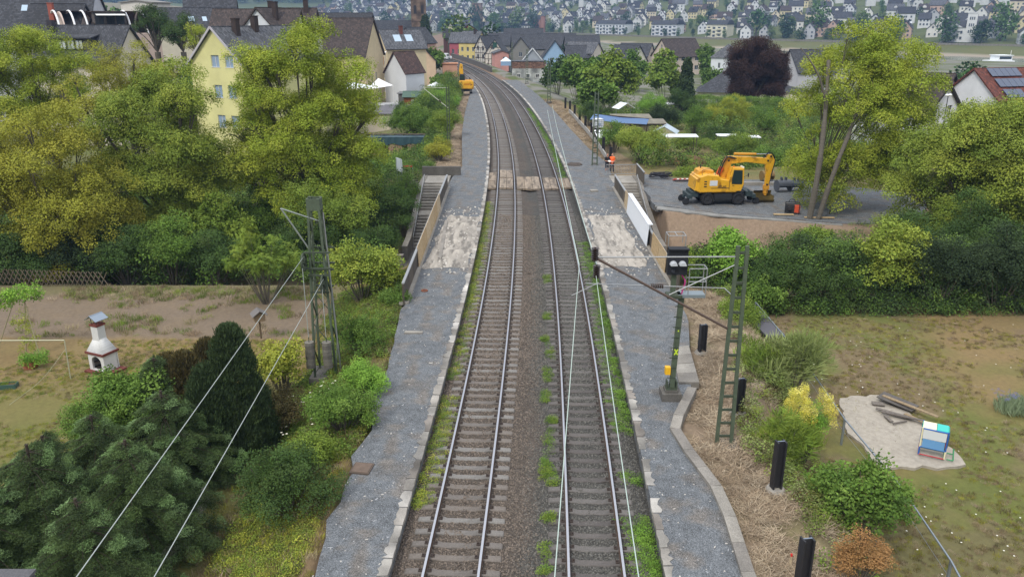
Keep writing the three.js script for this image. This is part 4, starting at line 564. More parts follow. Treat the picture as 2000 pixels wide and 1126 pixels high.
bush('leafy_tree', 'bright leafy young tree growing out of the spruces near the fireplace', [-14.4,0.71,-28], [2.5, 1.1, 1.7], { col: 'green', kind: 'broad', ss: 0.32, cat: 'tree' });
bush('creeper_mound', 'creeper covered mound on top of the spruces', [-15.44,0.18,-26.5], [1.7, 1.0, 1.3], { col: 'green', kind: 'small', ss: 0.28 });
for (const [p, h, w, c, l] of [[[-10.16,-1.2,-26.45], 5.3, 1.05, 'thuja', 'tall dark thuja column beside the wires'], [[-10.93,-1.4,-25.87], 4.0, 0.95, 'thuja', 'dark thuja between the tall thuja and the spruces'], [[-12.65,-1.5,-28.14], 3.5, 0.95, 'bronze', 'bronze-green thuja beside the garden fireplace'], [[-13.96,-1.5,-29.64], 2.8, 0.8, 'bronze', 'small bronze thuja at the lawn edge'], [[-9.78,-1,-27.25], 2.8, 0.7, 'thuja', 'short dark thuja at the slope side'], [[-12.52,-1.4,-30.13], 3.2, 0.8, 'bronze', 'brownish thuja behind the tall dark thuja']]) {
  const seed = plantSeed++, r = Rng(seed), t = thing('thuja', l, 'tree', [p[0], H(p[0], p[2]), p[2]]), cl = new Cloud('thuja', seed); mesh('trunk', taper([V3(0, 0, 0), V3(0, h / 2, 0), V3(0, h * 0.9, 0)], 0.09, 0.02), bark, t); const n = Math.round(h * w * 190); for (let i = 0; i < n; i++) { const y = Math.pow(r(), 0.85) * h, a = r() * 6.28, q = w * Math.sqrt(Math.max(0.02, 1 - (y / h) ** 1.6)) * rr(0.75, 1.05, r); cl.add(V3(Math.cos(a) * q, y, Math.sin(a) * q), V3(Math.cos(a) * 0.35, 1, Math.sin(a) * 0.35).normalize(), 0.3 * rr(0.7, 1.2, r), mixCol(COL[c], r, 0.22)); } cl.build('crown', t);
}
// ---------- ground cover, weeds, straw ----------
function scatter(name, label, cat, kind, n, gen, cols, ss, seed) { const cl = new Cloud(kind, seed), r = Rng(seed); for (let i = 0; i < n; i++) { const p = gen(r); if (!p) continue; cl.add(V3(...p), V3((r() - 0.5) * 0.8, 1, (r() - 0.5) * 0.8).normalize(), ss * rr(0.6, 1.3, r), mixCol(cols, r, 0.2)); } const b = scene.children.length; cl.build(name, scene, true); for (const o of scene.children.slice(b)) { o.userData.label = label; o.userData.category = cat; } }
scatter('ivy_ground_cover', 'yellow-green ivy spreading over the slope', 'ground cover', 'clump', 3000, (r) => { const z = rr(-15, -25, r), d = rr(0.5, 3.6, r), x = eL(z) - d; if (fbm(x * 0.6, z * 0.6, 141, 3) < 0.38) return; return [x, H(x, z) + 0.05, z]; }, COL.mid.concat(COL.bronze, COL.yellow), 0.2, 31);
scatter('slope_weeds', 'mixed weeds and grasses on the slope below the pulley mast', 'weeds', 'clump', 4200, (r) => { const z = rr(-24, -45, r), d = rr(0.2, 4.4, r), x = eL(z) - d; if (fbm(x * 0.5, z * 0.5, 143, 3) < 0.4) return; return [x, H(x, z) + 0.06, z]; }, COL.mid.concat(COL.bronze, COL.green), 0.29, 32);
scatter('slope_grass', 'dry grass blades on the slope', 'grass', 'upright', 1300, (r) => { const z = rr(-15, -46, r), d = rr(0.1, 4.6, r), x = eL(z) - d; return [x, H(x, z) + 0.03, z]; }, COL.straw.concat(COL.olive), 0.22, 33);
scatter('dry_straw', 'dry brown straw covering the strip beside the kerb wall', 'straw', 'straw', 3600, (r) => { const z = rr(-14, -42, r), d = rr(0.45, 3.6, r), x = eR(z) + d; if (fbm(x * 0.5, z * 0.5, 145, 3) < 0.4) return; return [x, H(x, z) + 0.03, z]; }, COL.straw, 0.36, 34);
scatter('bank_straw', 'dry grass on the bank beyond the crossing', 'straw', 'straw', 1500, (r) => { const left = r() < 0.4, z = rr(-78, -150, r), d = rr(0.2, 2.4, r), x = left ? eL(z) - d : eR(z) + d; return [x, H(x, z) + 0.03, z]; }, COL.straw, 0.5, 35);
scatter('edge_weeds', 'green weeds growing along the platform edge beside the signal', 'weeds', 'small', 2300, (r) => { const z = -14 - 120 * Math.pow(r(), 1.7), s = PIN - 0.12 - Math.abs(r() + r() - 1) * 0.95, n = fbm(z * 0.13, 3, 147, 3) + fbm(z * 0.6, 9, 148, 2) * 0.3; if (n < 0.62 && z > -78) return; const q = AT(z, s); return [q[0], -0.3 + r() * 0.16, q[1]]; }, COL.green.concat(COL.bright), 0.19, 36);
scatter('edge_weeds', 'green weeds growing along the platform edge beside the shrubs', 'weeds', 'small', 1500, (r) => { const z = -14 - 55 * Math.pow(r(), 1.3), s = -PINL + 0.1 + Math.abs(r() + r() - 1) * 0.8, n = fbm(z * 0.16, 7, 149, 3) + fbm(z * 0.6, 2, 148, 2) * 0.3; if (n < 0.6) return; const q = AT(z, s); return [q[0], -0.3 + r() * 0.14, q[1]]; }, COL.green.concat(COL.yellow), 0.18, 37);
scatter('track_weeds', 'tufts of weeds between the two tracks', 'weeds', 'clump', 420, (r) => { const k = Math.floor(r() * 15), z = [-15.5, -16.2, -17, -18.6, -20.8, -23, -23.6, -25.5, -27, -29, -31, -33.5, -35, -38, -44][k] + (r() - 0.5) * (0.4 + (k % 4) * 0.5), s = 0.55 + (k % 3) * 0.12 + (r() - 0.5) * 0.3, q = AT(z, s); return [q[0], -0.24 + r() * 0.12, q[1]]; }, COL.mid.concat(COL.green), 0.15, 38);
scatter('lawn_grass', 'short grass tufts on the lawn beside the toy', 'grass', 'upright', 11000, (r) => { const z = rr(-17, -41, r), x = rr(10.5, 27, r); if (x < eR(z) + 4.2 || fbm(x * 0.4, z * 0.4, 151, 3) < 0.45) return; return [x, H(x, z), z]; }, COL.olive.concat(COL.straw, COL.straw, COL.bronze), 0.11, 39);
scatter('lawn_grass', 'short grass tufts on the lawn around the fireplace', 'grass', 'upright', 7000, (r) => { const z = rr(-26, -38, r), x = rr(-27, -9, r); if (fbm(x * 0.4, z * 0.4, 152, 3) < 0.42) return; return [x, H(x, z), z]; }, COL.olive.concat(COL.straw, COL.mid), 0.11, 40);
scatter('bed_weeds', 'sparse weeds on the dug bed', 'weeds', 'upright', 800, (r) => { const z = rr(-38.5, -46.5, r), x = rr(-27, -10, r); if (fbm(x * 0.5, z * 0.5, 153, 3) < 0.5 && z > -44) return; return [x, H(x, z), z]; }, COL.mid.concat(COL.straw), 0.3, 41);
scatter('pit_weeds', 'rough weeds in the hollow below the bare slope', 'weeds', 'small', 900, (r) => { const z = rr(-43, -57, r), x = rr(11.6, 40, r); return [x, H(x, z) + 0.1, z]; }, COL.mid.concat(COL.dark), 0.4, 42);
scatter('garden_undergrowth', 'thick garden plants between the sheds beyond the yard', 'undergrowth', 'clump', 4200, (r) => { const z = rr(-79, -150, r), x = rr(11, 14 - z * 0.34, r); if (x < eR(z) + 3.5 || (z > -81 && x > 26)) return; const n = fbm(x * 0.16, z * 0.16, 155, 3); if (n < 0.36 || (x < 25 && z < -88 && z > -118)) return; return [x, H(x, z) + r() * Math.max(0.3, (n - 0.36) * 9), z]; }, COL.mid.concat(COL.green, COL.dark), 0.75, 43);
scatter('bank_undergrowth', 'thick greenery beside the platform behind the wood store', 'undergrowth', 'clump', 3000, (r) => { const z = rr(-86, -172, r), x = eL(z) - rr(1.8, z < -112 ? 8 : 12, r); const n = fbm(x * 0.16, z * 0.16, 157, 3); if (n < 0.36) return; return [x, H(x, z) + r() * Math.max(0.3, (n - 0.36) * 9), z]; }, COL.green.concat(COL.mid, COL.dark), 0.7, 44);
scatter('lawn_edge_thicket', 'dense green thicket along the far edge of the lawn', 'thicket', 'clump', 2600, (r) => { const z = rr(-41.6, -47, r), x = rr(10.2, 34, r); const n = fbm(x * 0.35, z * 0.2, 159, 3); return [x, H(x, z) * 0.5 - 0.75 + Math.sqrt(r()) * (1.0 + n * 4.2) * sst(-41.2, -43.2, z), z]; }, COL.dark.concat(COL.deep, COL.green), 0.5, 46);
scatter('strip_weeds', 'tangled weeds between the straw strip and the lawn fence', 'weeds', 'clump', 1500, (r) => { const z = rr(-15, -42, r), d = rr(2.3, 4.5, r), x = eR(z) + d, n = fbm(x * 0.5, z * 0.5, 165, 3); if (n < 0.42) return; return [x, H(x, z) + r() * (n - 0.38) * 4, z]; }, COL.mid.concat(COL.bronze, COL.willow), 0.3, 47);
scatter('wood_undergrowth', 'dark undergrowth below the big trees', 'undergrowth', 'clump', 2600, (r) => { const z = rr(-48.5, -80, r), x = rr(-45, -8.6, r); return [x, H(x, z) + r() * 2.2, z]; }, COL.dark.concat(COL.green), 0.7, 45);
{ const r = Rng(61), g = [], g2 = []; for (let i = 0; i < 420; i++) { const z = rr(-16.5, -40, r), x = rr(12, 27, r); if (x < eR(z) + 4.8 || (z < -24 && r() < 0.75)) continue; g.push(cyl(0.028, 0.028, 0.01, x, H(x, z) + 0.08, z, 0, 0, 0, 5)); } stuff(mesh('daisies', g, mat(0xe9e6da)), 'tiny white daisies in the lawn', 'flowers'); for (let i = 0; i < 42; i++) { const q = [-9.44,0.45,-29], x = q[0] + rr(-0.9, 2.1, r), z = q[2] + rr(-1.5, 2.6, r); g2.push(cyl(0.045, 0.02, 0.02, x, H(x, z) + rr(0.5, 0.75, r), z, 0, 0, 0, 7)); } stuff(mesh('umbel_flowers', g2, mat(0xe4e0c8)), 'white umbel flowers on the slope', 'flowers'); }
// ---------- surfaces of yard and gardens ----------
patch('gravel_yard', jag([[11.32,-73.27], [11.61,-62.76], [15.83,-60.13], [24.14,-57.09], [29.51,-56.48], [35.81,-66], [26.64,-73.27], [15.8,-73.76], [12.94,-76.3]], 0.8, 5, 10), -0.14, mat(0xf4f5f8, { map: TM.grit6, bumpMap: TM.stone3, bumpScale: 0.02, roughness: 1 }), 0.5);
tag(mesh('ground_fabric', slabGeo(jag([[11.56,-62.93], [15.83,-60.13], [24.09,-56.94], [24.15,-56.58], [15.66,-59.38], [11.49,-61.75]], 0.4, 6, 10), -0.16, 0.1), mat(0xa3a29e, { map: TM.coarse3 })), 'grey fabric edge hanging out under the gravel yard', 'fabric');
patch('sand_patch', jag([[14.28,-31.27], [13.51,-28.98], [13.58,-26.96], [13.6,-25.57], [16.83,-25.85], [16.77,-29.07], [16.62,-31.77]], 0.5, 7, 8), -1.415, mat(0xbfb6a8, { map: TM.grain2, bumpMap: TM.coarse3, bumpScale: 0.03, roughness: 1 }), 0.2);
const galv = metal(0x9aa3ad, 0.45, 0.7), colM = (h, r = 0.5) => mat(h, { roughness: r });
{ // play frame of coloured tubes with panels
  const p = [15.87,-1.42,-26.52], t = thing('play_easel', 'children\'s play frame of coloured tubes with white, blue and grey panels', 'play frame', [p[0], -1.36, p[2]], -0.5), w = 0.5, h = 1.3, red = colM(0xa8383e), blue = colM(0x2a62b0), teal = colM(0x2aa890), cream = colM(0xe8e0b8), gr = colM(0x3a8a5a);
  const L = (n, a, b, m) => mesh(n, rod(a, b, 0.032), m, t); let i = 0; t.scale.setScalar(0.86);
  for (const [x, z] of [[-w, -w * 0.7], [w, -w * 0.7], [w, w * 0.7], [-w, w * 0.7]]) { L('leg', [x, 0.04, z], [x, 0.42, z], [red, gr, cream, blue][i]); L('leg', [x, 0.42, z], [x, h + 0.05, z], [blue, red, blue, cream][i++]); }
  for (const y of [0.05, 0.42, h]) { L('side_tube', [-w, y, w * 0.7], [w, y, w * 0.7], [red, blue, blue][y < 0.2 ? 0 : y < 1 ? 1 : 2]); L('side_tube', [-w, y, -w * 0.7], [w, y, -w * 0.7], gr); L('side_tube', [-w, y, -w * 0.7], [-w, y, w * 0.7], [red, blue, teal][y < 0.2 ? 0 : y < 1 ? 1 : 2]); L('side_tube', [w, y, -w * 0.7], [w, y, w * 0.7], [gr, red, teal][y < 0.2 ? 0 : y < 1 ? 1 : 2]); }
  mesh('panel', box(0.9, 0.4, 0.02, 0, 1.06, 0.37), colM(0xd4d8da, 0.3), t, 'whitish upper panel'); mesh('panel', box(0.86, 0.4, 0.02, 0, 0.63, 0.37), colM(0x6a9ccc, 0.4), t, 'light blue lower panel');
  mesh('tabletop', box(0.52, 0.03, 0.66, -0.24, h + 0.03, 0), colM(0xf0e8c4, 0.35), t, 'cream half of the top'); mesh('tabletop', box(0.44, 0.03, 0.66, 0.26, h + 0.03, 0), colM(0x3ac0b4, 0.35), t, 'turquoise half of the top'); mesh('side_board', box(0.02, 0.6, 0.46, w + 0.05, 0.85, 0), mat(0x5a5a60), t, 'grey board on the side'); mesh('ladder', [rod([w + 0.1, 0.05, 0.3], [w + 0.35, 0.05, 0.3], 0.03), rod([w + 0.35, 0.05, 0.3], [w + 0.3, 0.5, 0.05], 0.03), rod([w + 0.35, 0.05, -0.3], [w + 0.1, 0.05, -0.3], 0.03)], gr, t);
}
{ // heap of boards at the sand
  const ms = [0x8a8178, 0x6f6a66, 0x7d746c, 0xb09a7a].map(wood), P = (px, w, l, a, y, m, lab, rx = 0) => { const t = thing('old_board', lab, 'board', [px[0], -1.36, px[2]], a, 'weathered boards on the sand patch'); mesh('board', box(w, 0.04, l, 0, y, 0, rx), m, t); };
  P([16.45,-1.4,-30.6], 0.75, 1.5, 0.75, 0.12, ms[1], 'wide dark weathered board leaning on the board heap', 0.08); P([16.69,-1.4,-30.04], 0.16, 2.4, 0.62, 0.2, ms[3], 'long tan board along the back of the board heap'); P([15.99,-1.4,-29.58], 0.15, 1.7, 0.9, 0.06, ms[0], 'grey board in the middle of the board heap'); P([16.08,-1.4,-29.32], 0.14, 1.6, 1.05, 0.1, ms[2], 'brownish grey board across the board heap'); P([16.56,-1.4,-29.1], 0.16, 1.1, 0.5, 0.08, ms[3], 'short pale board at the toy end of the heap'); P([15.47,-1.4,-29.23], 0.14, 0.5, 0.1, 0.03, ms[0], 'short loose board stub on the sand'); P([15.79,-1.4,-28.93], 0.07, 0.7, 1.9, 0.03, ms[2], 'thin loose lath on the sand'); P([15.64,-1.4,-30.6], 0.3, 0.5, 1.3, 0.02, ms[0], 'small grey board by the golden shrub');
}
{ // lawn fence
  const pts = [[13.23,-0.4,-40.69], [13.22,-0.4,-33.64], [12.84,-0.4,-27.45], [12.86,-0.4,-22.94], [12.54,-0.4,-19], [12.07,-0.4,-16.3]], t = thing('lawn_fence', 'low galvanised tube fence between shrubs and lawn', 'fence'); 
  pts.forEach((p, i) => mesh('post', box(0.07, 1.3, 0.07, p[0], p[1] - 0.66, p[2]), galv, t)); for (let i = 0; i < pts.length - 1; i++) { mesh('top_rail', rod(pts[i], pts[i + 1], 0.032), galv, t); for (const dy of [-0.5]) mesh('wire', rod([pts[i][0], pts[i][1] + dy, pts[i][2]], [pts[i + 1][0], pts[i + 1][1] + dy, pts[i + 1][2]], 0.006), galv, t); }
  const s = [12.76,-0.7,-37.69]; tag(mesh('tiled_strip', [box(0.9, 0.12, 3.2, s[0], -0.55, s[2], 0, 0.1), ...Array.from({ length: 12 }, (_, i) => box(0.95, 0.05, 0.2, s[0] + 0.02 * i - 0.1, -0.46, s[2] - 1.5 + i * 0.27, 0.25, 0.1))], mat(0x55545a)), 'strip of dark overlapping roof tiles beside the lawn fence', 'tiles');
  const m = thing('marker_stake', 'short wooden stake with a red top in the straw', 'stake', [7.7,-0.1,-18.39]); mesh('stake', box(0.04, 0.36, 0.04, 0, 0.18, 0), wood(0xd8c4a0), m); mesh('tip', box(0.044, 0.08, 0.044, 0, 0.38, 0), colM(0xd02828), m);
  const lv = [21.34,-1.45,-30.22], b = thing('lavender', 'grey-leaved lavender with violet spikes at the lawn', 'plant', [lv[0], -1.45, lv[2]]), r = Rng(8), cl = new Cloud('upright', 8), cl2 = new Cloud('small', 9); for (let i = 0; i < 26; i++) cl.add(V3(rr(-0.5, 0.5, r), 0.05, rr(-0.5, 0.5, r)), V3(rr(-0.4, 0.4, r), 1, rr(-0.4, 0.4, r)).normalize(), 0.5, LC(0x8a9a78)); for (let i = 0; i < 40; i++) cl2.add(V3(rr(-0.9, 0.1, r), 0.62 + r() * 0.12, rr(-0.6, 0.4, r)), V3(0, 1, 0), 0.06, LC(0x7a78b4)); cl.build('foliage', b); cl2.build('blossoms', b);
}
// ---------- fireplace garden ----------
{
  const p = [-19.14,-1.45,-34.24], t = thing('garden_fireplace', 'white garden fireplace with hooded chimney and arched opening', 'fireplace', [p[0], -1.5, p[2]], -0.42), wh = plaster(0xe4e4e2), redb = mat(0x8a4a40, { map: TM.coarse3 }), wx = mat(0xd8d8d6, { map: TM.blotch8 });
  mesh('hearth_slab', [box(1.5, 0.12, 1.1, 0.1, 0.1, 0.05)], redb, t); mesh('foundation', box(1.1, 0.1, 0.8, 0, 0.03, 0), conc, t);
  const s = new THREE.Shape([[-0.5, 0], [0.5, 0], [0.5, 0.82], [-0.5, 0.82]].map((q) => new THREE.Vector2(...q))), hl = new THREE.Path(); hl.moveTo(-0.3, 0.06); hl.lineTo(0.3, 0.06); hl.lineTo(0.3, 0.42); hl.absarc(0, 0.42, 0.3, 0, Math.PI); hl.lineTo(-0.3, 0.06); s.holes.push(hl);
  mesh('fire_box', [new THREE.ExtrudeGeometry(s, { depth: 0.1, bevelEnabled: false, curveSegments: 12 }).translate(0, 0.16, 0.28), box(0.1, 0.82, 0.66, -0.45, 0.57, -0.04), box(0.1, 0.82, 0.66, 0.45, 0.57, -0.04), box(1, 0.82, 0.1, 0, 0.57, -0.36)], wh, t); mesh('grate', [box(0.8, 0.03, 0.6, 0, 0.5, -0.03), box(0.8, 0.08, 0.6, 0, 0.22, -0.03)], mat(0x2c2623), t);
  mesh('mantel', box(1.16, 0.1, 0.92, 0, 1.03, 0), redb, t); const hd = new THREE.CylinderGeometry(0.3, 0.72, 0.62, 4, 1).rotateY(Math.PI / 4).scale(1, 1, 0.8).translate(0, 1.39, 0); mesh('hood', hd, wx, t); mesh('chimney', box(0.42, 0.72, 0.4, 0, 1.98, 0), wh, t); mesh('chimney_collar', box(0.5, 0.09, 0.48, 0, 2.36, 0), redb, t);
  mesh('cap_legs', [[-1, -1], [1, -1], [1, 1], [-1, 1]].map(([a, b]) => rod([a * 0.16, 2.38, b * 0.16], [a * 0.16, 2.66, b * 0.16], 0.015)), mat(0x333333), t); mesh('cap_roof', [box(0.46, 0.03, 0.7, -0.17, 2.74, 0, 0, 0, 0.55), box(0.46, 0.03, 0.7, 0.17, 2.742, 0, 0, 0, -0.55)], metal(0x8d98a4, 0.4, 0.7), t);
}
{
  const a = [-23.68,-1.5,-35.65], t = thing('vine_trellis', 'tall trellis poles with a bright green vine on top', 'trellis', [a[0], -1.5, a[2]]), pl = mat(0x8c8468); mesh('pole', [rod([0, 0, 0], [0.15, 2.9, -0.6], 0.025)], pl, t); mesh('pole', [rod([1.1, 0, 0.6], [0.1, 2.9, -0.6], 0.025)], pl, t); mesh('pole', [rod([-1.4, 0, 0.3], [-0.3, 2.9, -0.5], 0.025)], pl, t); mesh('crossbar', [rod([-3.4, 2.55, -0.5], [0.6, 2.95, -0.6], 0.025)], pl, t);
  const cl = new Cloud('broad', 12), r = Rng(12); for (let i = 0; i < 120; i++) { const u = r(), x = lerp(-3.4, 0.8, u); cl.add(V3(x, 2.55 + 0.12 * (x + 3.4) + rr(-0.35, 0.35, r) + (u > 0.6 ? 0.2 : 0), -0.55 + rr(-0.5, 0.5, r)), rdir(r).add(V3(0, 1, 0)).normalize(), 0.28, mixCol(COL.bright.concat([0x9ac048]), r)); } for (let i = 0; i < 40; i++) cl.add(V3(rr(-0.3, 0.4, r), rr(0.4, 2.4, r), rr(-0.6, 0.1, r)), rdir(r), 0.16, mixCol(COL.lime, r)); cl.build('foliage', t);
  const L = [-20.3,0.4,-33.43], D = thing('washing_line_frame', 'thin metal washing line frame standing on the dry lawn', 'washing line', [L[0], -1.5, L[2]]), m = metal(0xb4b49a, 0.5, 0.4); mesh('crossbar', rod([0, 1.9, 0], [-3.6, 1.92, 0.1], 0.028), m, D); mesh('post', rod([0, 1.9, 0], [0.12, 0, 0.3], 0.024), m, D); mesh('line', tube([[0.02, 1.5, 0.1], [-0.1, 0.9, 2], [-0.35, 0.7, 4]], 0.008, 20, 4), m, D);
  const q = [-22.68,-1.5,-34.35], k = thing('terracotta_pot', 'square terracotta pot with a leafy bright green plant', 'pot', [q[0], -1.5, q[2]]); mesh('pot', [xf(new THREE.CylinderGeometry(0.34, 0.27, 0.42, 4), 0, 0.21, 0, 0, 0.6), box(0.5, 0.05, 0.5, 0, 0.42, 0, 0, -0.18)], mat(0xa8664a), k); const c3 = new Cloud('broad', 14); for (let i = 0; i < 46; i++) c3.add(V3(rr(-0.25, 0.75, r), rr(0.45, 0.95, r) - 0.1, rr(-0.35, 0.35, r)), rdir(r).add(V3(0, 1, 0)).normalize(), 0.2, mixCol(COL.bright, r)); c3.build('foliage', k);
  const z = [-22.51,-1.5,-32.28], u = thing('planter_trough', 'dark green plastic planter trough with sparse plants', 'planter', [z[0], -1.5, z[2]], 0.15); mesh('trough', [box(0.72, 0.03, 0.36, 0, 0.05, 0), box(0.72, 0.28, 0.03, 0, 0.16, 0.18), box(0.72, 0.28, 0.03, 0, 0.16, -0.18), box(0.03, 0.28, 0.36, 0.36, 0.16, 0), box(0.03, 0.28, 0.36, -0.36, 0.16, 0)], mat(0x3f5b52, { roughness: 0.5 }), u); mesh('soil', box(0.68, 0.05, 0.33, 0, 0.22, 0), mat(0x54402f), u); const c4 = new Cloud('upright', 15); for (let i = 0; i < 9; i++) c4.add(V3(rr(-0.3, 0.3, r), 0.25, rr(-0.1, 0.1, r)), V3(rr(-0.5, 0.5, r), 1, 0).normalize(), 0.14, mixCol(COL.mid, r)); c4.build('foliage', u);
  const f0 = [-33.17,-1.3,-47.11], f1 = [-24.97,-1.3,-46.31], F = thing('lattice_fence', 'weathered rustic lattice fence in front of the dark shrubs', 'fence', [0, -1.5, 0]), fm = wood(0x8a7d6a), n = 26; for (let i = 0; i < n; i++) { const A = lerp(f0[0], f1[0], i / n), B = lerp(f0[0], f1[0], (i + 1.7) / n), zz = lerp(f0[2], f1[2], i / n); mesh('lath', bar([A, 0.05, zz], [B, 1.0, zz], 0.06, 0.03), fm, F); mesh('lath', bar([B, 0.05, zz - 0.05], [A, 1.0, zz - 0.05], 0.06, 0.03), fm, F); }
  const bh = [-12.87,-1.2,-37.88], B = thing('bird_house', 'small grey wooden bird house on a post by the thujas', 'bird house', [bh[0], -1.35, bh[2]], 0.5); mesh('post', box(0.08, 1.0, 0.08, 0, 0.5, 0), wood(0x7d6a52), B); mesh('house', prism([[-0.26, 0], [0.26, 0], [0.26, 0.3], [0, 0.5], [-0.26, 0.3]], 0.55).translate(0, 1.0, -0.28), wood(0x9a8468), B); mesh('roof', [box(0.46, 0.03, 0.72, -0.19, 1.44, 0, 0, 0, 0.62), box(0.46, 0.03, 0.72, 0.19, 1.442, 0, 0, 0, -0.62)], mat(0x6e6a68), B);
  // boarded concrete wall of the slope foot
  const w0 = [-10.38,-1.05,-18.61], w1 = [-10.46,-1.05,-23.64], N = 9, W = thing('garden_wall', 'low wall of upright concrete boards between spruces and ivy slope', 'wall'); for (let i = 0; i < N; i++) { const A = [lerp(w0[0], w1[0], i / N), -1.25, lerp(w0[2], w1[2], i / N)], Bq = [lerp(w0[0], w1[0], (i + 0.96) / N), -1.25, lerp(w0[2], w1[2], (i + 0.96) / N)]; mesh('wall_board', bar(A, Bq, 0.12, 0.75 + 0.05 * (i % 3)), [conc, concP, concrete(0xa09a90)][i % 3], W); }
  const e = [-10.12,4,-12.94], E = [-9.1,4,-12.82]; tag(mesh('concrete_ledge', [box(3, 0.2, 1.6, e[0] - 0.75, 3.9, e[2] + 0.75), box(3.05, 0.06, 1.66, e[0] - 0.75, 4.03, e[2] + 0.75), box(0.5, 6, 0.5, e[0] - 1.4, 0.9, e[2] + 1)], concrete(0x6d6c70)), 'grey concrete ledge of a bridge end at the bottom corner', 'ledge');
}
// ---------- people ----------
function mcMesh(bones, lo, hi, cell) { // field of tapered capsules
  const S = Math.max(hi[0] - lo[0], hi[1] - lo[1], hi[2] - lo[2]), n = Math.ceil(S / cell) + 2, mc = new MarchingCubes(n, new THREE.MeshBasicMaterial(), false, false, 60000); mc.isolation = 0; const K = 0.04;
  for (let k = 0; k < n; k++) for (let j = 0; j < n; j++) for (let i = 0; i < n; i++) {
    const x = lo[0] + (i / n) * S, y = lo[1] + (j / n) * S, z = lo[2] + (k / n) * S; let d = 9;
    for (const [a, b, ra, rb] of bones) { const bx = b[0] - a[0], by = b[1] - a[1], bz = b[2] - a[2], L = bx * bx + by * by + bz * bz, t = clamp(((x - a[0]) * bx + (y - a[1]) * by + (z - a[2]) * bz) / (L || 1), 0, 1), q = Math.hypot(x - a[0] - bx * t, y - a[1] - by * t, z - a[2] - bz * t) - lerp(ra, rb, t); const h = clamp(0.5 + (0.5 * (d - q)) / K, 0, 1); d = lerp(d, q, h) - K * h * (1 - h); }
    mc.field[k * n * n + j * n + i] = -d;
  }
  mc.update(); const c = mc.count, p = mc.positionArray.slice(0, c * 3), q = mc.normalArray.slice(0, c * 3); for (let i = 0; i < c * 3; i++) { p[i] = lo[i % 3] + ((p[i] + 1) / 2) * S; }
  const g = new THREE.BufferGeometry(); g.setAttribute('position', new THREE.BufferAttribute(p, 3)); g.setAttribute('normal', new THREE.BufferAttribute(q, 3)); g.computeVertexNormals(); g.userData.done = true; return g;
}
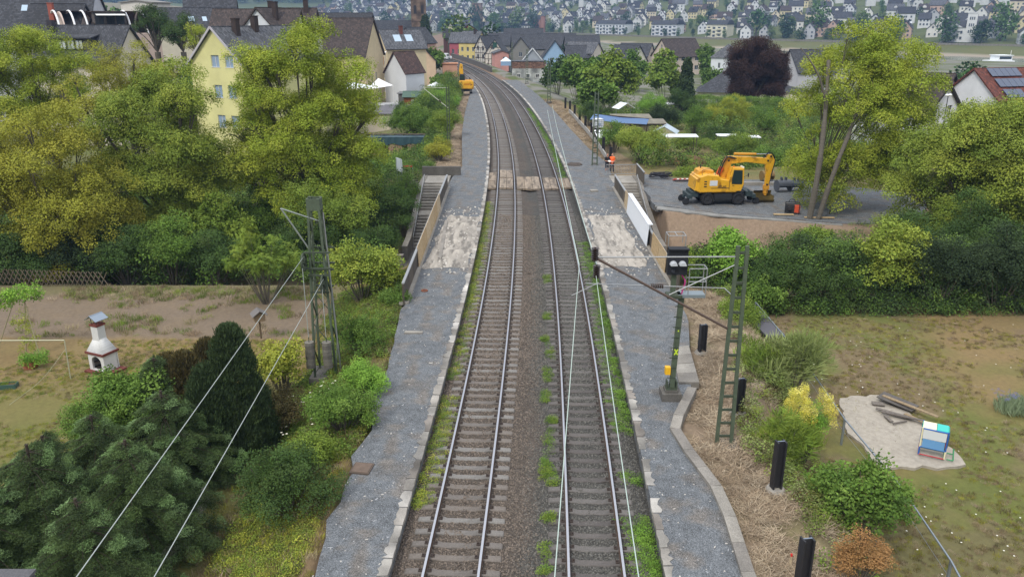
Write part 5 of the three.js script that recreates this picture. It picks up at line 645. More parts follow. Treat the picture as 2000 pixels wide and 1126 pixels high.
function person(label, p, turn, o) {
  const t = thing('person', label, 'person', p, turn, undefined), s = o.arms, sk = mat(0xb98870, { roughness: 0.6 }), J = {};
  const arm = (k) => { const sx = k * 0.2, e = s[k < 0 ? 0 : 1]; return { sh: [sx, 1.42, 0], el: [sx + k * e[0], 1.14, e[1]], wr: [sx + k * e[2], e[3], e[4]] }; }; const A = [arm(-1), arm(1)], hip = (k) => [k * 0.1, 0.92, 0], kn = (k) => [k * 0.12, 0.5, 0.03], an = (k) => [k * 0.13, 0.09, -0.02];
  const bones = [[[0, 0.98, 0], [0, 1.28, 0], 0.14, 0.15], [[-0.13, 1.4, 0], [0.13, 1.4, 0], 0.09, 0.09], [[0, 1.4, 0], [0, 1.56, 0.01], 0.06, 0.055], [[0, 1.64, 0.015], [0, 1.7, 0.01], 0.088, 0.09], [[0, 1.63, 0.09], [0, 1.615, 0.105], 0.018, 0.02], [[-0.09, 1.65, 0], [-0.095, 1.63, 0], 0.02, 0.018], [[0.09, 1.65, 0], [0.095, 1.63, 0], 0.02, 0.018]];
  for (const k of [-1, 1]) { bones.push([hip(k), kn(k), 0.088, 0.058], [kn(k), an(k), 0.056, 0.038], [[k * 0.13, 0.04, -0.04], [k * 0.15, 0.035, 0.15], 0.042, 0.036]); const a = A[(k + 1) / 2]; bones.push([a.sh, a.el, 0.055, 0.042], [a.el, a.wr, 0.042, 0.03]); const d = [(a.wr[0] - a.el[0]) * 0.3, (a.wr[1] - a.el[1]) * 0.3, (a.wr[2] - a.el[2]) * 0.3], h = a.wr.map((v, i) => v + d[i]); bones.push([a.wr, h, 0.034, 0.036]); for (let f = 0; f < 4; f++) { const o2 = (f - 1.5) * 0.019; bones.push([[h[0] + o2, h[1], h[2]], [h[0] + o2 - k * 0.01, h[1] + d[1] * 0.9 - 0.02, h[2] + d[2] * 0.9 + 0.015], 0.01, 0.008]); } bones.push([[a.wr[0] - k * 0.025, a.wr[1], a.wr[2] + 0.02], [h[0] - k * 0.05, h[1], h[2] + 0.03], 0.011, 0.009]); }
  mesh('body', mcMesh(bones, [-0.95, -0.04, -0.95], [0.95, 1.86, 0.95], 0.024), sk, t);
  const infl = (list, e) => list.map(([a, b, x, y]) => [a, b, x + e, y + e]); const torso = [bones[0], bones[1], [[0, 1.0, 0], [0, 0.9, 0], 0.15, 0.145]], slv = A.map((a) => [a.sh, a.el.map((v, i) => lerp(a.sh[i], v, 0.75)), 0.06, 0.055]);
  mesh('shirt', mcMesh(infl([...torso, ...slv], 0.016), [-0.6, 0.72, -0.6], [0.6, 1.62, 0.6], 0.024), mat(o.shirt), t); const legs = []; for (const k of [-1, 1]) legs.push([hip(k), o.long ? an(k).map((v, i) => (i === 1 ? 0.12 : v)) : kn(k), 0.1, 0.078]); mesh('trousers', mcMesh(infl([[[-0.06, 0.95, 0], [0.06, 0.95, 0], 0.13, 0.13], ...legs], 0.012), [-0.6, 0.05, -0.6], [0.6, 1.25, 0.6], 0.024), mat(o.trousers), t);
  if (o.vest) { mesh('safety_vest', mcMesh(infl(torso, 0.034), [-0.5, 0.7, -0.5], [0.5, 1.6, 0.5], 0.024), mat(o.vest, { roughness: 0.7 }), t); mesh('reflective_band', [new THREE.TorusGeometry(0.185, 0.02, 6, 20).rotateX(Math.PI / 2).translate(0, 1.08, 0)], mat(0xd8dcd0), t); }
  mesh('hair', sph(0.098, 0, 1.7, -0.012, 1, 0.95, 1, 12).clone(), mat(o.hair), t); mesh('shoes', [-1, 1].map((k) => sph(0.06, k * 0.145, 0.05, 0.06, 0.9, 0.85, 2.1)), mat(0x1d1b1a), t); mesh('eyes', [-1, 1].map((k) => sph(0.012, k * 0.035, 1.66, 0.095)), mat(0x20160f), t); mesh('mouth', box(0.045, 0.008, 0.01, 0, 1.585, 0.09), mat(0x8a4a44), t); if (o.prop) o.prop(t);
}
{ const p = [9.16,0,-76.51]; person('person in a black shirt and dark shorts looking at a paper', [p[0], -0.02, p[2]], 0.5, { arms: [[0.06, 0.06, -0.08, 1.1, 0.3], [0.06, 0.06, -0.08, 1.1, 0.3]], shirt: 0x1f1f22, trousers: 0x2a2d38, hair: 0x3a2a20, prop: (t) => mesh('paper', box(0.3, 0.01, 0.22, 0, 1.14, 0.38, 0.5), mat(0xdcdcd6), t) });
  const q = [9.65,0,-76.51]; person('person in an orange safety vest and dark trousers beside the railing', [q[0], -0.02, q[2]], -0.4, { arms: [[0.08, -0.02, 0.06, 0.88, 0.1], [0.05, 0.05, -0.06, 1.06, 0.26]], shirt: 0xd8642a, vest: 0xff6a28, trousers: 0x23232a, long: true, hair: 0x6b4a32 }); }
// ---------- vehicles ----------
const YEL = mat(0xe2aa26, { roughness: 0.38, clearcoat: 0.4, clearcoatRoughness: 0.3, map: TM.grime3 }), YELd = mat(0xd4982a, { roughness: 0.5, map: TM.grime3 }), BLK = mat(0x222428, { roughness: 0.7 }), DKG = mat(0x2f3d40, { roughness: 0.6 }), TYRE = mat(0x232325, { roughness: 0.95 }), GLS = mat(0x2b3a36, { roughness: 0.08 }), CHR = metal(0xc8ccd0, 0.2, 1), ORG = mat(0xc2541f, { roughness: 0.6 });
const zp = (pts, z0, z1, b = 0.03) => prism(pts, z1 - z0 - 2 * b, b).translate(0, 0, z0 + b);
function wheel(t, x, y, z, r, w) { const o = mesh('wheel', [new THREE.TorusGeometry(r * 0.72, r * 0.3, 10, 24).scale(1, 1, w / (r * 0.6)).translate(x, y, z)], TYRE, t); const lug = []; for (let i = 0; i < 18; i++) { const a = (i / 18) * 6.283; lug.push(box(0.07, 0.05, w, x + Math.cos(a) * r * 0.99, y + Math.sin(a) * r * 0.99, z, 0, 0, a + Math.PI / 2)); } mesh('tread', lug, TYRE, o); mesh('rim', [cyl(r * 0.5, r * 0.5, w * 0.7, x, y, z, Math.PI / 2, 0, 0, 20), cyl(r * 0.22, r * 0.26, w * 0.9, x, y, z, Math.PI / 2, 0, 0, 12)], mat(0x2b2b2d), o); }
{
  const p = [15.64,-0.15,-62.71], t = thing('rail_excavator', 'yellow road-rail excavator with black wheels parked on the gravel yard', 'excavator', [p[0], -0.14, p[2] - 1.2], 0.06);
  for (const x of [0, 2.5]) for (const z of [0.95, -0.95]) wheel(t, x, 0.53, z, 0.53, 0.42);
  mesh('chassis', [zp([[-0.75, 0.55], [3.2, 0.55], [3.2, 0.95], [-0.75, 0.95]], -0.5, 0.5), zp([[0.55, 0.45], [1.95, 0.45], [1.95, 0.9], [0.55, 0.9]], -1.1, 1.1), cyl(0.65, 0.7, 0.2, 1.2, 1.02, 0, 0, 0, 0, 24)], BLK, t);
  for (const [x, s] of [[-0.75, -1], [3.2, 1]]) { const rg = mesh('rail_gear', [box(0.55, 0.4, 1.7, x + s * 0.25, 0.85, 0), bar([x + s * 0.3, 0.8, 0.55], [x + s * 0.85, 0.35, 0.55], 0.16, 0.18), bar([x + s * 0.3, 0.8, -0.55], [x + s * 0.85, 0.35, -0.55], 0.16, 0.18), box(0.3, 0.3, 1.9, x + s * 0.62, 0.68, 0), rod([x + s * 0.1, 1.2, 0.8], [x + s * 0.75, 0.6, 0.8], 0.05)], DKG, t); for (const z of [0.75, -0.75]) mesh('rail_wheel', [cyl(0.24, 0.24, 0.12, x + s * 0.9, 0.26, z, Math.PI / 2, 0, 0, 18), cyl(0.29, 0.29, 0.03, x + s * 0.9, 0.26, z - 0.07 * Math.sign(z), Math.PI / 2, 0, 0, 18)], BLK, rg); }
  mesh('upper_body', [zp([[-0.85, 1.2], [-0.7, 1.12], [2.2, 1.12], [2.35, 1.3], [1.75, 1.95], [0.9, 2.1], [0.7, 2.35], [-0.2, 2.45], [-0.8, 2.25]], -1.18, 1.18, 0.08)], YEL, t);
  mesh('engine_hood', [zp([[-0.72, 2.3], [0.55, 2.38], [0.5, 2.62], [-0.2, 2.72], [-0.6, 2.6]], -1.0, 0.35, 0.06)], YELd, t); mesh('counterweight', [zp([[-1.02, 1.25], [-0.8, 1.2], [-0.75, 2.2], [-0.95, 2.1]], -1.1, 1.1, 0.07)], YEL, t);
  const gr = mesh('vents', [0, 1, 2].map((i) => box(0.22, 0.09, 0.02, -0.3, 1.55 + i * 0.2, 1.19)), BLK, t); mesh('service_panel', box(0.62, 0.42, 0.02, 0.35, 1.82, 1.192), mat(0xcfd2d4), t); mesh('stripe', [box(1.5, 0.035, 0.02, 0.9, 1.42, 1.192)], BLK, t);
  const cab = mesh('cab', [zp([[1.65, 1.2], [2.6, 1.2], [2.78, 1.7], [2.7, 2.95], [1.85, 2.98], [1.65, 2.2]], 0.35, 1.2, 0.04)], YEL, t); mesh('cab_window', [zp([[1.82, 1.75], [2.6, 1.72], [2.66, 1.8], [2.6, 2.82], [1.92, 2.85], [1.82, 2.2]], 1.19, 1.225, 0.01)], GLS, cab); mesh('windscreen', [box(0.03, 1.5, 0.72, 2.76, 2.15, 0.78, 0, 0, 0.05)], GLS, cab); mesh('door_handle', box(0.16, 0.03, 0.03, 1.95, 1.62, 1.23), BLK, cab); mesh('cab_lamp', [box(0.14, 0.1, 0.16, 2.7, 3.04, 0.95), box(0.14, 0.1, 0.16, 2.7, 3.04, 0.55)], mat(0xe2e2da), cab);
  mesh('boom_base', [zp([[1.0, 1.5], [1.5, 1.5], [1.85, 2.6], [2.05, 3.55], [1.55, 3.7], [1.25, 2.6]], -0.18, 0.18, 0.03)], YELd, t); mesh('hose_bundle', [[0.9, 0.2], [1.0, 0.3], [1.1, 0.15]].map(([x, z]) => tube([[x, 1.9, z], [x + 0.1, 2.9, z + 0.15], [x + 0.55, 3.75, z + 0.1], [x + 1.3, 3.6, z]], 0.04, 20)), BLK, t); mesh('lift_cylinder', [rod([0.75, 1.75, 0.3], [1.3, 2.9, 0.3], 0.1), rod([0.75, 1.75, -0.3], [1.3, 2.9, -0.3], 0.1)], ORG, t);
  mesh('boom', [zp([[1.5, 3.25], [2.05, 3.2], [3.2, 3.32], [4.9, 3.12], [5.2, 3.3], [5.1, 3.55], [3.3, 3.7], [1.75, 3.75]], -0.17, 0.17, 0.03)], YEL, t); mesh('boom_cylinder', [rod([2.2, 3.95, 0], [4.0, 3.9, 0], 0.11)], YELd, t); mesh('piston_rod', rod([4.0, 3.9, 0], [5.05, 3.88, 0], 0.05), CHR, t);
  mesh('stick', [zp([[4.85, 3.1], [4.95, 3.85], [5.25, 3.85], [5.55, 3.4], [5.35, 2.4], [5.25, 1.4], [4.98, 1.4], [4.98, 2.3]], -0.14, 0.14, 0.03)], YEL, t); mesh('tool_joint', [box(0.4, 0.35, 0.4, 5.1, 1.2, 0), cyl(0.2, 0.2, 0.4, 5.08, 0.9, 0, 0, 0, 0, 12), box(0.16, 0.6, 0.3, 5.06, 0.85, 0)], YELd, t);
  mesh('bucket', [new THREE.CylinderGeometry(0.52, 0.52, 1.5, 16, 1, true, Math.PI * 0.75, Math.PI * 1.1).rotateZ(Math.PI / 2).translate(5.0, 0.5, 0), zp([[4.25, 0.05], [4.25, 0.5], [4.35, 0.66], [5.6, 0.66], [5.75, 0.5], [5.75, 0.05]], -0.3, -0.26, 0.005), zp([[4.25, 0.02], [5.75, 0.02], [5.65, 0.5], [4.4, 0.5]], 0.2, 0.24, 0.005), box(0.04, 0.5, 0.5, 4.27, 0.28, 0), box(0.04, 0.5, 0.5, 5.73, 0.28, 0)], mat(0x9a8446, { map: TM.blotch8, roughness: 0.6 }), t);
  mesh('mirror', [rod([2.75, 2.3, 1.22], [3.0, 2.5, 1.4], 0.015), box(0.04, 0.3, 0.16, 3.02, 2.5, 1.42)], BLK, t); mesh('grab_rail', [tube([[-0.6, 2.45, 1.1], [-0.6, 2.85, 1.1], [0.4, 2.85, 1.1], [0.5, 2.4, 1.1]], 0.018, 20, 5), tube([[1.62, 1.3, 1.24], [1.6, 1.7, 1.3], [1.62, 2.1, 1.24]], 0.016, 12, 5)], BLK, t); mesh('stick_hoses', [[0.17], [-0.05], [0.08]].map(([z]) => tube([[4.6, 3.62, z], [5.05, 4.05, z], [5.5, 3.7, z], [5.45, 2.6, z], [5.25, 1.5, z]], 0.025, 24, 5)), BLK, t); mesh('pivot_pin', [[4.98, 3.4], [5.2, 3.75], [1.75, 3.45], [1.25, 1.65], [5.1, 1.45]].map(([x, y]) => cyl(0.08, 0.08, 0.44, x, y, 0, Math.PI / 2, 0, 0, 12)), BLK, t); mesh('exhaust', cyl(0.05, 0.05, 0.35, -0.3, 2.85, -0.5), BLK, t); mesh('warning_lamp', cyl(0.06, 0.07, 0.12, 2.0, 3.06, 0.8), mat(0xe07a1a, { roughness: 0.2 }), t);
  const { FontLoader } = await import('three/addons/loaders/FontLoader.js'), { TextGeometry } = await import('three/addons/geometries/TextGeometry.js'), font = await new FontLoader().loadAsync('fonts/droid/droid_sans_bold.typeface.json');
  mesh('lettering', new TextGeometry('ATLAS', { font, size: 0.17, depth: 0.012, curveSegments: 3 }).translate(0.72, 1.45, 1.186), BLK, t);
}
{ // excavator on the platform end, seen from behind
  const p = [-8.87,0.15,-157.33], t = thing('crawler_excavator', 'yellow excavator seen from behind at the far platform end', 'excavator', [p[0] + 0.1, PY, p[2]], 0.05);
  for (const s of [-1, 1]) { mesh('track', [zp([[-1.7, 0.35], [-1.4, 0], [1.4, 0], [1.7, 0.35], [1.4, 0.75], [-1.4, 0.75]], -0.25, 0.25, 0.04).rotateY(Math.PI / 2).translate(s * 0.85, 0, 0)], BLK, t); }
  mesh('undercarriage', box(1.3, 0.5, 2, 0, 0.65, 0), BLK, t); mesh('upper_body', [zp([[-1.3, 0], [1.3, 0], [1.3, 1.15], [1.15, 1.35], [-1.15, 1.35], [-1.3, 1.15]], -1.4, 1.3, 0.1).translate(0, 0.95, 0)], YEL, t); mesh('engine_hood', box(1.3, 0.3, 1.2, 0.45, 2.4, 0.5), YELd, t);
  mesh('lettering_plate', box(1.1, 0.3, 0.02, 0.1, 1.75, 1.33), mat(0xc4801a), t); mesh('tail_lamp', [box(0.14, 0.14, 0.02, -1.0, 1.7, 1.33), box(0.14, 0.14, 0.02, 1.05, 1.7, 1.33)], mat(0x701010), t); mesh('exhaust', cyl(0.09, 0.09, 0.5, 0.7, 2.7, 0.4), BLK, t);
  const c = mesh('cab', [zp([[-0.45, 0], [0.45, 0], [0.4, 1.2], [-0.4, 1.2]], -0.5, 0.7, 0.05).translate(-0.75, 2.25, -0.3)], BLK, t); mesh('cab_window', box(0.7, 0.75, 0.02, -0.75, 2.95, 0.42), GLS, c); mesh('boom', [zp([[-0.3, 0], [0.3, 0], [0.05, 3.2], [-0.35, 3.4], [-0.6, 2]], -0.2, 0.2, 0.04).translate(-0.75, 2.0, -1.6)], YEL, t); mesh('stick', bar([-1.05, 5.2, -1.7], [-0.7, 3.4, -3.4], 0.28, 0.4), YELd, t);
  const v = [-23.41,-0.1,-286.77], V = thing('white_van', 'white van by the tracks at the bend', 'van', [v[0], -0.3, v[2]], 0.5); mesh('body', [zp([[-2.4, 0.4], [2.3, 0.4], [2.4, 1.1], [1.7, 1.3], [1.2, 2.1], [-2.35, 2.15]], -0.95, 0.95, 0.08)], mat(0xe6e8ea, { roughness: 0.3 }), V); for (const x of [-1.5, 1.5]) for (const z of [0.9, -0.9]) mesh('wheel', cyl(0.34, 0.34, 0.22, x, 0.34, z, Math.PI / 2, 0, 0, 16), TYRE, V); mesh('window', box(0.8, 0.5, 0.02, 0.9, 1.6, 0.96), GLS, V);
}
{ // things on the yard
  let t = thing('generator', 'black framed generator with orange panel beside a timber plank', 'generator', [21.58,-0.1,-60.05], -0.3); mesh('frame', [[-1, -1], [1, -1], [1, 1], [-1, 1]].map(([a, b]) => rod([a * 0.5, 0, b * 0.32], [a * 0.5, 0.8, b * 0.32], 0.03)), BLK, t); mesh('frame_bar', [rod([-0.5, 0.8, 0.32], [0.5, 0.8, 0.32], 0.03), rod([-0.5, 0.8, -0.32], [0.5, 0.8, -0.32], 0.03), tube([[-0.3, 0.8, 0], [-0.2, 1.05, 0], [0.1, 1.05, 0], [0.2, 0.8, 0]], 0.025)], BLK, t); mesh('engine', [box(0.6, 0.55, 0.5, -0.16, 0.36, 0), cyl(0.16, 0.16, 0.3, -0.2, 0.45, 0.3, Math.PI / 2)], mat(0x2c2a2a), t); mesh('panel', box(0.4, 0.5, 0.52, 0.36, 0.36, 0), mat(0xc8502c), t);
  t = thing('timber_plank', 'pale timber plank lying at the gravel edge beside the generator', 'plank', [20.73,-0.1,-59.38]); mesh('plank', box(1.5, 0.08, 0.22, 0, 0.06, 0, 0, -0.05), ply[0], t); t = thing('timber_plank', 'long pale plank lying across the gravel edge below the leafy tree', 'plank', [23.11,-0.1,-58.41]); mesh('plank', box(2.2, 0.07, 0.2, 0, 0.06, 0, 0, -0.06), ply[1], t);
  const buckets = [[[23.54,-0.1,-72.97], 0.9, 0x7a6238, 'brown excavator bucket standing behind the excavator arm'], [[23.48,-0.1,-68.2], 1.0, 0x4a4e56, 'grey excavator bucket on the gravel behind the arm'], [[24.66,-0.1,-68.41], 0.9, 0x3c4454, 'dark blue-grey excavator bucket beside the grey bucket']];
  for (const [p, s, h, l] of buckets) { const k = thing('spare_bucket', l, 'bucket', p, 0.2, 'spare excavator buckets'); mesh('shell', [new THREE.CylinderGeometry(0.5 * s, 0.5 * s, 1.2 * s, 16, 1, true, 0, Math.PI * 1.2).rotateZ(Math.PI / 2).translate(0, 0.5 * s, 0), cyl(0.5 * s, 0.5 * s, 0.04, -0.6 * s, 0.5 * s, 0, 0, 0, Math.PI / 2, 16), cyl(0.5 * s, 0.5 * s, 0.04, 0.6 * s, 0.5 * s, 0, 0, 0, Math.PI / 2, 16)], mat(h, { side: THREE.DoubleSide, roughness: 0.5 }), k); mesh('hitch', [box(0.1, 0.35, 0.3, -0.2, 1.05 * s, 0), box(0.1, 0.35, 0.3, 0.2, 1.05 * s, 0)], mat(h), k); }
  t = thing('barrier_boards', 'low stack of red and white striped barrier boards on the gravel', 'barrier', [15.73,-0.1,-72.73], 0.1); for (let k = 0; k < 3; k++) for (let i = 0; i < 8; i++) mesh('stripe_block', box(0.2, 0.05, 0.22, -0.75 + i * 0.21, 0.05 + k * 0.09, (k - 1) * 0.28, 0, 0.1 * k), i % 2 ? mat(0xe8e4e0) : mat(0xb84a40), t);
  t = thing('cable_coil', 'tangled heap of black cable at the yard edge', 'cable', [13.91,-0.1,-73.95]); { const r = Rng(4), g = []; for (let i = 0; i < 14; i++) { const pts = []; for (let k = 0; k < 7; k++) { const a = (k / 7) * 6.28 + i; pts.push([Math.cos(a) * rr(0.5, 1.2, r), 0.08 + r() * 0.45, Math.sin(a) * rr(0.2, 0.5, r)]); } g.push(tube(pts, 0.03, 30, 5)); } mesh('cable', g, mat(0x33333a), t); }
  t = thing('kerb_row', 'long pale kerb stone lying at the back of the yard', 'kerb', [21.66,-0.1,-70.85]); mesh('kerb', box(5, 0.3, 0.3, 0, 0.1, 0), concP, t);
  t = thing('soil_heap', 'reddish brown soil heap between the garden shrubs', 'soil heap', [18.7,-0.8,-83.99]); { const g = new THREE.SphereGeometry(2.2, 20, 10, 0, 6.3, 0, 1.57).scale(1, 0.55, 0.8), a = g.attributes.position; for (let i = 0; i < a.count; i++) a.setY(i, a.getY(i) * (0.75 + 0.5 * fbm(a.getX(i), a.getZ(i), 3, 3))); g.computeVertexNormals(); mesh('heap', g, mat(0x8a6448, { map: TM.grain2 }), t); }
}
// ---------- buildings ----------
const glass = mat(0x38424c, { roughness: 0.08 }), frameW = mat(0xdcdcd8, { roughness: 0.5 }), slate = tiled(0x55575e), slateL = tiled(0x787a80), brownT = tiled(0x5d4f4a), redT = tiled(0x8a4a38), anth = tiled(0x44454b);
const winGeo = {}; function winParts(w, h) { const k = w + 'x' + h; if (!winGeo[k]) { const f = merge([box(w + 0.1, 0.09, 0.1, 0, h / 2, 0), box(w + 0.24, 0.06, 0.22, 0, -h / 2 - 0.02, 0.07), box(0.08, h, 0.1, -w / 2, 0, 0), box(0.08, h, 0.1, w / 2, 0, 0), box(0.05, h, 0.07, 0, 0, 0.0)]), p = merge([box(w, h, 0.04, 0, 0, -0.04)]); f.userData.done = p.userData.done = true; winGeo[k] = [f, p]; } return winGeo[k]; }
function windowAt(t, x, y, z, ry, w, h, fm = frameW, pm = glass) { const [f, p] = winParts(w, h); const o = mesh('window', f, fm, t); o.position.set(x, y, z); o.rotation.y = ry; mesh('pane', p, pm, o); return o; }
function facade(pts, wins, depth) { const s = new THREE.Shape(pts.map((p) => new THREE.Vector2(...p))); for (const [u, v, w, h] of wins) { const q = new THREE.Path(); q.moveTo(u - w / 2, v); q.lineTo(u + w / 2, v); q.lineTo(u + w / 2, v + h); q.lineTo(u - w / 2, v + h); q.lineTo(u - w / 2, v); s.holes.push(q); } return new THREE.ExtrudeGeometry(s, { depth, bevelEnabled: false }); }
const grid = (cols, rows, W, H0, o = {}) => { const r = []; for (let j = 0; j < rows; j++) for (let i = 0; i < cols; i++) r.push([-W / 2 + (W * (i + 0.5)) / cols, (o.v ?? 1) + j * (o.dv ?? 2.8), o.w ?? 1.0, o.h ?? 1.3]); return r.filter(([u, v, w, h]) => v + h < H0 - 0.2); };
// A: apex of the front gable; the ridge runs back from there, turned by yaw degrees to the right
function house(name, label, A, o) {
  const base = o.base ?? H(A[0], A[2]) - 0.4, t = thing(name, label, o.cat ?? 'house', [A[0], base, A[2]], -R(o.yaw ?? 0), o.group), top = A[1] - base, he = top - o.rise, w = o.w / 2, L = o.len, wm = o.wall.isMaterial ? o.wall : plaster(o.wall), D = 0.28, ext = 0.35;
  const F = (o.F ?? []).filter(([u, v, ww, h]) => v + h < top - 0.3 && v > 0), S = (k) => (o[k] ?? []).filter(([u, v, ww, h]) => v + h < he - 0.1 && v > 0 && Math.abs(u) + ww / 2 < L / 2 - 0.1);
  const hip = o.hip ?? 0, gab = hip ? [[-w, 0], [w, 0], [w, he], [-w, he]] : [[-w, 0], [w, 0], [w, he], [0, top - 0.06], [-w, he]];
  mesh('wall', [facade(gab, F, D).translate(0, 0, -D), facade(gab, [], D).translate(0, 0, -L), facade([[-L / 2 + D, 0], [L / 2 - D, 0], [L / 2 - D, he], [-L / 2 + D, he]], S('Rw'), D).rotateY(Math.PI / 2).translate(w - D, 0, -L / 2), facade([[-L / 2 + D, 0], [L / 2 - D, 0], [L / 2 - D, he], [-L / 2 + D, he]], S('Lw'), D).rotateY(-Math.PI / 2).translate(-w + D, 0, -L / 2)], wm, t);
  for (const [u, v, ww, h] of F) windowAt(t, u, v + h / 2, -0.14, 0, ww, h, o.fm, o.pm); for (const [u, v, ww, h] of S('Rw')) windowAt(t, w - 0.14, v + h / 2, -L / 2 - u, Math.PI / 2, ww, h, o.fm, o.pm); for (const [u, v, ww, h] of S('Lw')) windowAt(t, -w + 0.14, v + h / 2, -L / 2 + u, -Math.PI / 2, ww, h, o.fm, o.pm);
  const ov = o.over ?? 0.4, sl = o.rise / w, g = [];
  if (hip) { const e = ov, y0 = he - sl * e, a = [-w - e, y0, e], b = [w + e, y0, e], c = [w + e, y0, -L - e], d = [-w - e, y0, -L - e], r1 = [0, top, -Math.min(hip, L / 2)], r2 = [0, top, -L + Math.min(hip, L / 2)]; const tri = [a, b, r1, b, c, r2, b, r2, r1, c, d, r2, d, a, r1, d, r1, r2, a, c, b, a, d, c]; const q = new THREE.BufferGeometry(); q.setAttribute('position', new THREE.Float32BufferAttribute(tri.flat(), 3)); q.computeVertexNormals(); g.push(q); }
  else for (const s of [-1, 1]) { const len = Math.hypot(w + ov, o.rise + sl * ov), a = Math.atan2(o.rise, w); g.push(box(len, 0.2, L + 2 * ext, (s * (w + ov)) / 2, top - (sl * (w + ov)) / 2 + 0.1, -L / 2, 0, 0, -s * a)); }
  if (!hip) g.push(box(0.3, 0.12, L + 2 * ext, 0, top + 0.16, -L / 2)); const rf = mesh('roof', g, o.roof ?? slate, t);
  if (!hip && o.verge) mesh('verge_board', [-1, 1].map((s) => { const len = Math.hypot(w + ov, o.rise + sl * ov); return box(len, 0.24, 0.06, (s * (w + ov)) / 2, top - (sl * (w + ov)) / 2 + 0.1, ext + 0.035, 0, 0, -s * Math.atan2(o.rise, w)); }), o.verge, rf);
  for (const [k, dx, hh, m] of o.chim ?? []) mesh('chimney', [box(0.7, hh + Math.abs(dx) * sl + 0.3, 0.7, dx, top - Math.abs(dx) * sl + hh / 2 - 0.1, -L * k), box(0.82, 0.1, 0.82, dx, top - Math.abs(dx) * sl + hh + Math.abs(dx) * sl / 2 , -L * k)], m ?? mat(0x4a3d38, { map: TM.grain2 }), rf);
  for (const [k, s, ww, hh] of o.skyl ?? []) { const a = Math.atan2(o.rise, w); mesh('skylight', [box(hh, 0.08, ww, s * w * 0.5, top - sl * w * 0.5 + 0.24, -L * k, 0, 0, -s * a)], mat(0xaec2d4, { roughness: 0.12 }), rf); }
  return t;
}
// --- houses behind the trees on the shrub side ---
house('yellow_house', 'pale yellow gabled house with four gable windows behind the trees', [-35.8,12.88,-100], { w: 8.4, rise: 4.1, len: 15, yaw: 25, wall: 0xe8e3a2, roof: slateL, verge: mat(0xb8b4bc), over: 0.5, pm: mat(0x8fa4bc, { roughness: 0.12 }), F: [[-0.1, 11.0, 1.25, 1.4], [2.1, 11.0, 1.25, 1.4], [-0.1, 7.4, 1.25, 1.5], [2.1, 7.4, 1.25, 1.5], [-0.1, 3.8, 1.25, 1.5], [2.1, 3.8, 1.25, 1.5]], chim: [[0.2, 0.9, 1.5], [0.45, 0.5, 1.6], [0.3, -0.5, 1.2]] });
{ // house with the long dormer
  const A = [-51.29,12.91,-112], t = house('dormer_house', 'slate roofed house with a wide three-pane dormer', [A[0], A[1], A[2]], { w: 10, rise: 4.6, len: 11, yaw: -86, wall: 0xe6dccb, roof: slate, F: [[0, 5.5, 1.2, 1.2]], skyl: [] });
  const top = A[1] - t.position.y; mesh('dormer', [box(2.2, 1.9, 5.2, -2.4, top - 2.2, -6.2)], mat(0x3c3c40), t); mesh('dormer_roof', box(3.6, 0.15, 5.8, -2.0, top - 1.15, -6.2, 0, 0, 0.16), slate, t); for (const k of [-1, 0, 1]) windowAt(t, -3.52, top - 2.2, -6.2 + k * 1.15, -Math.PI / 2, 1.0, 1.1, mat(0x2d2d30), mat(0xcfd8d2, { roughness: 0.3 })); mesh('chimney', box(0.9, 1.2, 0.7, -1, top + 0.2, -10), mat(0x38343a), t);
}
{ // barrel roofed building
  const a = [-72,13.42,-132], t = thing('barrel_roof_hall', 'hall with a curved brown barrel roof and white ribs', 'hall', [a[0] + 6.5, H(a[0], a[2]) - 1, a[2] - 4], 0.62), r = 4.6, L = 14, y = a[1] - t.position.y - 1.9, sk = 0.55; const arch = (R0) => new THREE.CylinderGeometry(R0, R0, L, 28, 1, true, Math.PI * 0.5, Math.PI).rotateZ(Math.PI / 2).scale(1, 0.75, 1);
  mesh('roof', arch(r).rotateX(-Math.PI / 2 + Math.PI / 2).translate(0, y, 0), mat(0x5a4a44, { map: TM.grain2, side: THREE.DoubleSide }), t); for (const x of [-7.55, -5.4, -3.6, 2.5, 5, 7.4]) mesh('rib', new THREE.TorusGeometry(r + 0.06, 0.16, 6, 28, Math.PI).scale(1, 0.75, 1).rotateY(Math.PI / 2).translate(x, y, 0), mat(0xe4e4e6), t);
  mesh('wall', [box(L - 0.3, y, 2 * r - 0.3, 0, y / 2, 0), cyl(r - 0.1, r - 0.1, 0.2, 0, 0, 0, 0, 0, Math.PI / 2, 28).scale(1, 0.75, 1).translate(-L / 2 + 0.2, y, 0), cyl(r - 0.1, r - 0.1, 0.2, 0, 0, 0, 0, 0, Math.PI / 2, 28).scale(1, 0.75, 1).translate(L / 2 - 0.2, y, 0)], plaster(0xcdb9ae), t);
  mesh('dormer', [box(4.6, 1.7, 2.4, -0.2, y + 2.4, r - 1.6)], mat(0x55504e), t); mesh('dormer_roof', box(5.2, 0.12, 3, -0.2, y + 3.3, r - 1.6), brownT, t); mesh('awning', box(4.2, 0.08, 1.2, -0.2, y + 2.9, r + 0.1, 0.2), mat(0xe2e2e0), t); for (const x of [-1.6, 0, 1.4]) windowAt(t, x - 0.2, y + 2.1, r - 0.38, 0, 1.1, 1.2, mat(0x2d2d30));
}
house('slate_house', 'large slate roofed house with brick chimney at the upper corner', [-86.68,18.95,-140], { w: 13, rise: 7.5, len: 17, yaw: 82, wall: 0xc9ccd4, roof: slate, chim: [[0.55, 1.2, 1.4, mat(0x8a4a3a)]], skyl: [[0.4, 1, 0.9, 1.2]] });
